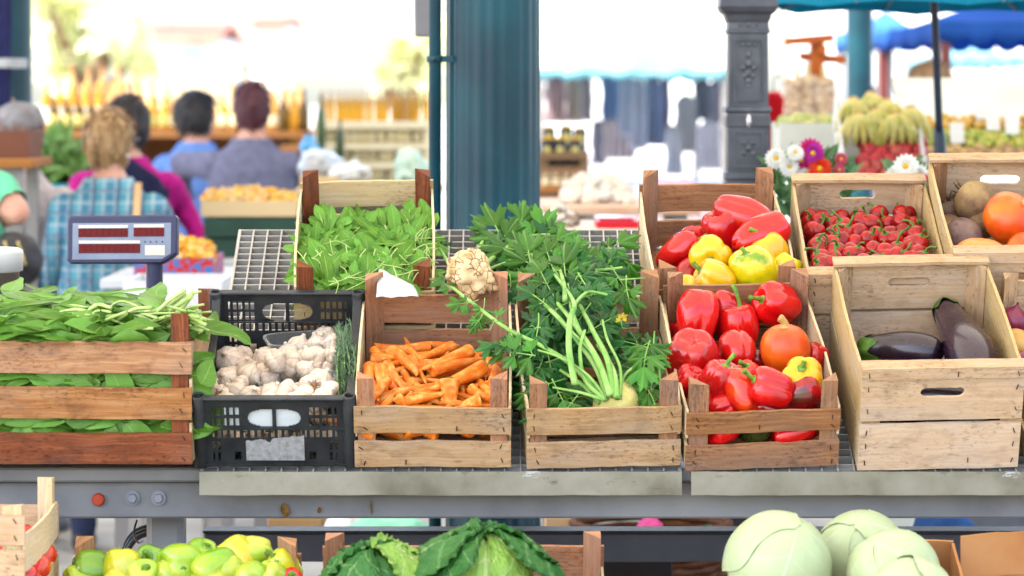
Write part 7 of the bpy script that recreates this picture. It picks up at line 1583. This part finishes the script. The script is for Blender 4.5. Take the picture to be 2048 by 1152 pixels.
tree('pale sunlit tree at the upper left behind the bottles', 175, 40, 40, 120, 130, 1); tree('pale sunlit tree just left of the big column', 800, 110, 45, 80, 110, 2)

for i, (px, py, lb) in enumerate(((566, 1018, 'curled dry brown leaf stuck on the grey beam below the black crate'), (742, 1012, 'thin dry stalk stuck on the grey beam below the carrots'), (640, 1026, 'small brown speck of dry leaf on the beam'))):
    c = P(px, py, 6.296); mb = MB(); rnd.seed(i+40)
    leaf(mb, (0, 0, .012), (.3-.25*i, -.15, -1), (0, -1, .1), (.03, .03, .014)[i], (.016, .004, .007)[i], .7, .3, 7, 'oval', .15, 0); tag(mb.build('dry_leaf', surf('dry_leaf_%d' % i, A(120, 84, 40), A(160, 120, 66), 90, .8, .2), None, c), lb, 'dry leaf')
# ---------------------------------------------------------------- people
SKIN = surf('skin', A(214, 160, 140), A(226, 176, 156), 20, .5, .05, sss=.0); 
def cdist(p, a, b, r1, r2):
    d = b-a; l2 = d.dot(d); t = max(0, min(1, (p-a).dot(d)/l2)) if l2 > 1e-9 else 0; return (p-a-d*t).length-(r1+(r2-r1)*t)
def person(label, px, Y, h, J, shirt, hair, pants, hs=None, wide=1.0, yaw=0.0, sleeve='long', group=None, headturn=0.0, hairz=-.55, stoop=0.0, extra=None):
    """standing figure that faces away (+Y); J holds elbow and wrist positions of the arms, right (+x) then left, in metres of a 1.65 m body"""
    k = h/1.65; c = P(px, 0, Y); t = thing('person', label, 'person', (c.x, Y, 0), (0, 0, yaw), 'people at the market'); V = Vector; W_ = wide
    prim = []
    def cap(a, b, r1, r2, tg): prim.append((V(a), V(b), r1, r2, tg))
    ns = V((0, .02+stoop*.12, 1.42)); hd = V((0, .035+stoop*.2, 1.545-.02*stoop))
    for s_ in (-1, 1):
        cap((s_*.10*W_, 0, .88), (s_*.098, .012, .48), .088*W_, .058, 'pants'); cap((s_*.098, .012, .48), (s_*.095, -.015, .09), .056, .038, 'pants')
        cap((s_*.095, -.02, .045), (s_*.10, .15, .03), .04, .032, 'shoe')
        sh = V((s_*.155*W_, .005+stoop*.08, 1.285)); e, w_ = [V(q) for q in J[0 if s_ > 0 else 1]]
        cap(sh, sh.lerp(e, .55), .056*W_**.5, .049, 'sleeve'); cap(sh.lerp(e, .55), e, .049, .043, 'lower'); cap(e, w_, .041, .027, 'fore')
        hdv = (w_-e).normalized(); pm = w_+hdv*.05; cap(w_, pm, .026, .03, 'skin'); sd = hdv.cross(V((0, 0, 1))); sd = sd.normalized() if sd.length > .1 else V((1, 0, 0)); dn = sd.cross(hdv)
        for q, (o_, ln) in enumerate(((-.026, .062), (-.009, .074), (.009, .07), (.026, .054))):
            b0 = pm+hdv*.018+sd*o_; m_ = b0+hdv*ln*.55-dn*.006*(1+q*.3); cap(b0, m_, .0098, .009, 'skin'); cap(m_, m_+hdv*ln*.42-dn*.018, .009, .0078, 'skin')
        cap(w_+hdv*.02+sd*.022*s_, w_+hdv*.055+sd*.05*s_-dn*.01, .012, .009, 'skin')
    cap((0, .01, 1.40), hd-V((0, .01, .07)), .054, .05, 'skin')
    mb = MB()
    def rings(rs, n=24):
        v = []; f = []
        for (x, y, z, a, b) in rs:
            for i in range(n): th = 2*PI*i/n; v.append(V((x+a*cos(th), y+b*sin(th), z)))
        for j in range(len(rs)-1):
            for i in range(n): l = (i+1) % n; f.append((j*n+i, j*n+l, j*n+n+l, j*n+n+i))
        f.append(tuple(range(n-1, -1, -1))); f.append(tuple((len(rs)-1)*n+i for i in range(n))); mb.add(v, f)
    q_ = stoop*.08
    torso = [(0, 0, .80, .15*W_, .11), (0, 0, .90, .178*W_, .125*W_), (0, 0, 1.0, .165*W_, .118*W_), (0, .0, 1.08, .155*W_, .115*W_), (0, q_*.5, 1.18, .168*W_, .12), (0, q_, 1.25, .175*W_, .115), (0, q_, 1.31, .155*W_, .098), (0, q_, 1.36, .105*W_**.5, .078), (0, .01+q_, 1.41, .072, .062), (0, .015+q_, 1.435, .058, .055)]
    rings(torso)
    for (a, b, r1, r2, tg) in prim:
        d = b-a; L = d.length; s0 = len(mb.v); lathe(mb, [(0, -r1)]+[(r1*cos(x), -r1*sin(-x) if False else r1*sin(x)) for x in (-1.1, -.6, 0)]+[(r2*cos(x), L+r2*sin(x)) for x in (0, .6, 1.1)]+[(0, L+r2)], 14); mb.mat(Matrix.Translation(a) @ rot_to(d).to_matrix().to_4x4(), s0)
    # head with brow, nose, mouth, chin and ears
    s0 = len(mb.v); ball(mb, (0, 0, 0), 1, 28, 20, 0, (.074, .094, .112)); ball(mb, (0, .045, -.06), .05, 16, 12, 0, (1, 1, .9)); ball(mb, (0, .098, -.014), .014, 10, 8, 0, (.9, 1.2, 1.7)); ball(mb, (0, .088, -.052), .013, 10, 8, 0, (1.7, .8, .6)); ball(mb, (0, .078, .03), .02, 10, 8, 0, (2.4, .8, .6))
    for s_ in (-1, 1): ball(mb, (s_*.077, -.002, -.012), .02, 12, 9, 0, (.45, .8, 1.5))
    Mh = Matrix.Translation(hd) @ Matrix.Rotation(headturn, 4, 'Z'); mb.mat(Mh, s0); mb.move(lambda p: p*k)
    o = mb.build('raw_body', SKIN); md = o.modifiers.new('r', 'REMESH'); md.mode = 'VOXEL'; md.voxel_size = .0085; md.use_smooth_shade = True; sm = o.modifiers.new('s', 'SMOOTH'); sm.iterations = 4; sm.factor = .5
    dg = bpy.context.evaluated_depsgraph_get(); me = bpy.data.meshes.new_from_object(o.evaluated_get(dg)); bpy.data.objects.remove(o); me.name = 'body'
    body = place('body', me, t)
    # sort the faces by the region they belong to
    vt = []
    for vx in me.vertices:
        p = vx.co/k; best = (9, 'shirt')
        for (a, b, r1, r2, tg) in prim:
            e = cdist(p, a, b, r1, r2)
            if e < best[0]: best = (e, tg)
        tz = p.z
        if tz < 1.47 and abs(p.x) < .21*W_ and tz > .78:
            for i in range(len(torso)-1):
                if torso[i][2] <= tz <= torso[i+1][2]:
                    u = (tz-torso[i][2])/(torso[i+1][2]-torso[i][2]); a_ = torso[i][3]+(torso[i+1][3]-torso[i][3])*u; b_ = torso[i][4]+(torso[i+1][4]-torso[i][4])*u; y_ = torso[i][1]+(torso[i+1][1]-torso[i][1])*u
                    e = (math.sqrt((p.x/a_)**2+((p.y-y_)/b_)**2)-1)*min(a_, b_)
                    if e < best[0]: best = (e, ('pants' if tz < .87 else 'shirt') if tz < 1.405 else 'skin')
        e = (V((p.x-hd.x, p.y-hd.y, p.z-hd.z)).length-.1)
        if e < best[0] and p.z > hd.z-.12: best = (e, 'skin')
        vt.append(best[1])
    def garment_(nm, m, tags, off, wr):
        ix = {}; vv = []; ff = []
        for pl in me.polygons:
            ids = list(pl.vertices)
            if sum(vt[i] in tags for i in ids) >= len(ids)/2:
                for i in ids:
                    if i not in ix: ix[i] = len(vv); p = me.vertices[i].co; nn = me.vertices[i].normal; vv.append(p+nn*(off+wr*noise.noise(V((p.x*7, p.y*7, p.z*16)))+wr*.5*noise.noise(p*26)))
                ff.append([ix[i] for i in ids])
        if ff:
            g = MB(); g.add(vv, ff); return g.build(nm, m, t)
    st_ = {'shirt', 'sleeve'} | ({'fore', 'lower'} if sleeve == 'long' else set())
    if sleeve == 'none': st_ = {'shirt'}
    garment_('shirt', shirt, st_, .012, .006); garment_('trousers', pants, {'pants'}, .009, .006); garment_('shoe', BLACKP, {'shoe'}, .006, 0)
    # hair: a cap round the skull that leaves the face free
    g = MB(); hw = hs or (1.14, 1.15, 1.12)
    ball(g, (0, 0, 0), 1, 44, 32)
    def hf(p):
        q = V((p.x*.076*hw[0], p.y*.096*hw[1], p.z*.112*hw[2])); face = (p.y > .42 and p.z < .42) or p.z < hairz and p.y > -.2
        q *= 1+.09*noise.noise(V((p.x*3, p.y*3, p.z*1.5)))+.035*noise.noise(V((p.x*14, p.y*14, p.z*2.5)))+(.05*noise.noise(V((p.x*9, p.y*9, 0))) if p.z < -.4 else 0)
        if p.z < hairz: q = V((q.x*.8, q.y*.82, q.z*(.8 if p.z > -.8 else .7)))
        return Mh @ (q*(.72 if face else 1)+V((0, -.006, .012)))*k
    g.move(hf); rh = random.Random(int(px)); top = Mh @ V((0, -.012, .13*hw[2]))*k
    for _ in range(620):                         # loose strands break the outline
        th = rh.uniform(0, 6.28); ph = rh.uniform(-.75, 1.4); q = V((cos(th)*cos(ph), sin(th)*cos(ph), sin(ph)))
        if q.y > .35 and q.z < .45: continue
        p = hf(q); nrm = (p-Mh @ V((0, -.006, .012))*k).normalized(); dn = V((0, 0, -1))+V((nrm.x*.5, nrm.y*.5, 0))+V((rh.uniform(-.35, .35), rh.uniform(-.35, .35), 0)); dn = dn-nrm*dn.dot(nrm)*.9
        leaf(g, p-nrm*.002, dn+nrm*.12, nrm, rh.uniform(.03, .07)*k, rh.uniform(.006, .012), .35, .1, 3, 'long', 0, 0, 0, 1)
    g.build('hair', hair, t)
    if extra: extra(t, k, hd, Mh)
    return t
def hairm(n, a, b): return surf(n, A(*a), A(*b), 60, .55, .5, .003, stretch=(1, 1, .12), spec=.4)
def plaid():
    m, nt, b = new_mat('plaid_shirt_cloth'); tc = nt.nodes.new('ShaderNodeTexCoord'); sp = nt.nodes.new('ShaderNodeSeparateXYZ'); lk(nt, tc.outputs['Object'], sp.inputs[0])
    wv = nz(nt, vec(nt, 'Object', 6.0, False), 1, 2); 
    def band(ax, f_, ph, w_):
        s_ = mth(nt, 'SINE', mth(nt, 'ADD', mth(nt, 'MULTIPLY_ADD', sp.outputs[ax], f_, ph), mth(nt, 'MULTIPLY', wv, 1.2))); return mth(nt, 'GREATER_THAN', s_, w_)
    c = mixc(nt, mth(nt, 'MULTIPLY', band(0, 78, 0, -.2), .6), A(96, 172, 192), A(56, 108, 156)); c = mixc(nt, mth(nt, 'MULTIPLY', band(2, 84, 1, .1), .5), c, A(60, 130, 156)); c = mixc(nt, mth(nt, 'MULTIPLY', band(0, 156, 2.2, .6), .5), c, A(206, 222, 230)); c = mixc(nt, mth(nt, 'MULTIPLY', band(2, 168, 3.0, .6), .45), c, A(204, 220, 230)); c = mixc(nt, mth(nt, 'MULTIPLY', band(0, 78, 4.2, .82), .6), c, A(40, 56, 104)); c = mixc(nt, mth(nt, 'MULTIPLY', band(2, 84, 5.0, .85), .5), c, A(44, 60, 110))
    lk(nt, c, b.inputs['Base Color']); b.inputs['Roughness'].default_value = .9; return m
JEAN = cloth('dark_trousers', A(54, 62, 92)); BLK = cloth('black_trousers', A(40, 40, 46))
def sh_w(px, py, Y, X0, h): p = P(px, py, Y); return (p.x-X0)/(h/1.65), p.z/(h/1.65)
def arm(px0, Y, h, e, w, ye=.08, yw=.25):
    X0 = P(px0, 0, Y).x; a = sh_w(*e, Y+ye, X0, h); b = sh_w(*w, Y+yw, X0, h); return ((a[0], ye, a[1]), (b[0], yw, b[1]))
def strap_fn(t, k, hd, Mh):
    mb = MB(); c = spl([(.10, .06, 1.36), (.112, -.02, 1.392), (.118, -.112, 1.31), (.122, -.165, 1.2), (.128, -.165, 1.0)], 20)
    for i in range(20):
        a, b = c[i]*k, c[i+1]*k; board(mb, a, b, (.012, 0, 0), (Vector((b-a)).cross(Vector((1, 0, 0))).normalized()*.002), 1, 0)
    mb.build('bag_strap', surf('beige_leather', A(214, 176, 130), A(228, 194, 150), 20, .6, .1), t)
    mb = MB()
    for s_ in (-1, 1): tube(mb, [Mh @ Vector((s_*.08, -.02, .01))*k, Mh @ Vector((s_*.079, .09, .012))*k], .003, 6)
    mb.build('glasses_arm', BLACKP, t); mb = MB(); ball(mb, Mh @ Vector((.082, .0, -.05))*k, .007, 10, 8); mb.build('earring', LABW, t)
person('woman with short blond hair in a turquoise plaid shirt, seen from behind', 218, 11.0, 1.48, (arm(218, 11.0, 1.48, (330, 470), (345, 560), .04, .2), arm(218, 11.0, 1.48, (118, 470), (92, 580), -.02, .04)), plaid(), hairm('blond_hair', (150, 112, 72), (206, 170, 126)), JEAN, (1.12, 1.1, 1.1), 1.06, 0, 'long', headturn=R(-28), hairz=-.75, extra=strap_fn)
def cardi(t, k, hd, Mh):
    mb = MB(); n = 20; v = []
    for j in range(13):
        z0 = .92+.50*j/12
        for i in range(n+1):
            th = -PI*.92+PI*.80*i/n; a = .205+.012*sin(i*1.4+j*.3); z = z0-(.16*abs(cos(th))**1.6)*(j/12)**2; v.append(Vector((a*cos(th), a*.80*sin(th)-.01, z))*k)
    mb.add(v, [(j*(n+1)+i, j*(n+1)+i+1, (j+1)*(n+1)+i+1, (j+1)*(n+1)+i) for j in range(12) for i in range(n)]); o = mb.build('navy_shawl', cloth('navy_wool', A(40, 44, 80)), t); md = o.modifiers.new('s', 'SOLIDIFY'); md.thickness = .006
person('dark haired woman in a magenta top with a navy shawl on her back, reaching right', 252, 12.6, 1.53, (arm(252, 12.6, 1.53, (362, 408), (402, 478), .1, .05), arm(252, 12.6, 1.53, (172, 420), (170, 500), .02, .15)), cloth('magenta_knit', A(190, 40, 140)), hairm('dark_hair', (30, 26, 34), (56, 46, 54)), BLK, (1.24, 1.1, 1.06), 1.1, 0, 'long', hairz=-.7, extra=cardi)
person('person with black hair in a light blue shirt behind the grey sweater woman', 392, 15.6, 1.55, (arm(392, 15.6, 1.55, (470, 350), (480, 420), .1, .25), arm(392, 15.6, 1.55, (322, 350), (330, 420), .06, .2)), cloth('light_blue_cotton', A(110, 150, 226)), hairm('black_hair', (18, 18, 24), (40, 38, 46)), JEAN, (1.36, 1.28, 1.12), 1.0, 0, 'short', headturn=R(-55), hairz=-.8)
person('woman with short maroon hair in a grey long sleeved sweater, seen from behind', 503, 14.4, 1.59, (arm(503, 14.4, 1.59, (592, 345), (570, 430), .05, .22), arm(503, 14.4, 1.59, (362, 326), (372, 402), .12, .32)), cloth('grey_sweater', A(120, 122, 150)), hairm('maroon_hair', (62, 24, 40), (104, 50, 66)), BLK, (1.08, 1.08, 1.1), 1.12, 0, 'long', hairz=-.85)
def bagx(t, k, hd, Mh):
    c = P(30, 520, 9.9)-Vector(t.location); mb = MB(); ball(mb, c, 1, 30, 20, 0, (.085, .06, .085), .1, 2, 3); mb.move(lambda p: p); mb.build('shoulder_bag', surf('black_leather', A(36, 36, 40), A(56, 56, 60), 20, .45, .2), t)
    for q in range(2):
        mb = MB(); e = c+Vector((-.022+q*.04, -.066, .06)); tube(mb, [e+Vector((.004*i, 0, -.012*i)) for i in range(7)], [.0055, .0035]*3+[.0055], 8); mb.build('bag_zip', bpy.data.materials.get('brass_zip') or surf('brass_zip', A(190, 170, 110), A(210, 190, 130), 20, .4, 0, metal=.6), t)
person('person in a mint green shirt at the left edge, black bag at the hip', -128, 10.0, 1.60, (arm(-128, 10.0, 1.60, (34, 424), (-40, 452), -.05, .25), arm(-128, 10.0, 1.60, (-250, 420), (-210, 520), 0, .2)), cloth('mint_cotton', A(130, 224, 180)), hairm('brown_hair', (70, 50, 36), (110, 80, 60)), JEAN, None, 1.25, 0, 'short', extra=bagx)
def capx(t, k, hd, Mh):
    mb = MB(); lathe(mb, [(.096, .035), (.097, .06), (.08, .105), (.035, .128), (0, .131)], 28); mb.move(lambda p: Vector((p.x, p.y*1.16, p.z))); box(mb, (0, .145, .04), (.13, .09, .008)); mb.mat(Mh); mb.move(lambda p: p*k); mb.build('cap', cloth('grey_cap', A(150, 150, 156)), t)
person('person with a grey cap at the far left behind the wooden chest', 36, 11.2, 1.50, (((.25, .05, 1.08), (.2, .25, .95)), ((-.25, .05, 1.08), (-.2, .25, .95))), cloth('pale_shirt', A(226, 214, 216)), hairm('grey_brown_hair', (110, 84, 80), (150, 122, 112)), JEAN, (1.12, 1.08, 1.0), 1.05, extra=capx)
person('person in a beige top with light brown hair behind the fruit counter', 1864, 14.4, 1.68, (arm(1864, 14.4, 1.68, (1926, 300), (1900, 360), .1, .2), arm(1864, 14.4, 1.68, (1790, 260), (1740, 330), .1, .2)), cloth('beige_cotton', A(196, 186, 176)), hairm('light_brown_hair', (150, 116, 84), (184, 150, 116)), JEAN, (1.1, 1.1, 1.1), 1.1, R(20), 'long', headturn=R(40))
garment('bright red shirt hanging just right of the iron pillar', 1546, 184, 304, 40, 13.2, (255, 56, 70), 15, 'garment')
person('distant dark haired person left of the beige one', 1756, 23.0, 1.60, (((.25, .02, 1.06), (.24, .15, .88)), ((-.25, .02, 1.06), (-.24, .15, .88))), cloth('dark_top', A(120, 110, 130)), bpy.data.materials['dark_hair'], JEAN, None, 1.0, 0, 'short')
person('person in blue jeans and a plaid skirted coat standing behind the right end of the stall', 1905, 8.0, 1.40, (((.25, .02, 1.0), (.2, .2, .9)), ((-.25, .02, 1.0), (-.2, .2, .9))), JEAN, hairm('brown_hair_short', (80, 60, 46), (120, 90, 70)), cloth('blue_denim', A(46, 86, 146)), None, 1.1) if False else None
c = P(1890, 1120, 8.2)
t = thing('denim_bundle', 'bundle of blue denim hanging behind the rear beam, right of the cabbages', 'clothing', c); mb = MB(); ball(mb, (0, 0, 0), 1, 34, 22, 0, (.10, .07, .15), .16, 2.2, 4); mb.build('denim_cloth', cloth('blue_denim', A(46, 86, 146)), t)
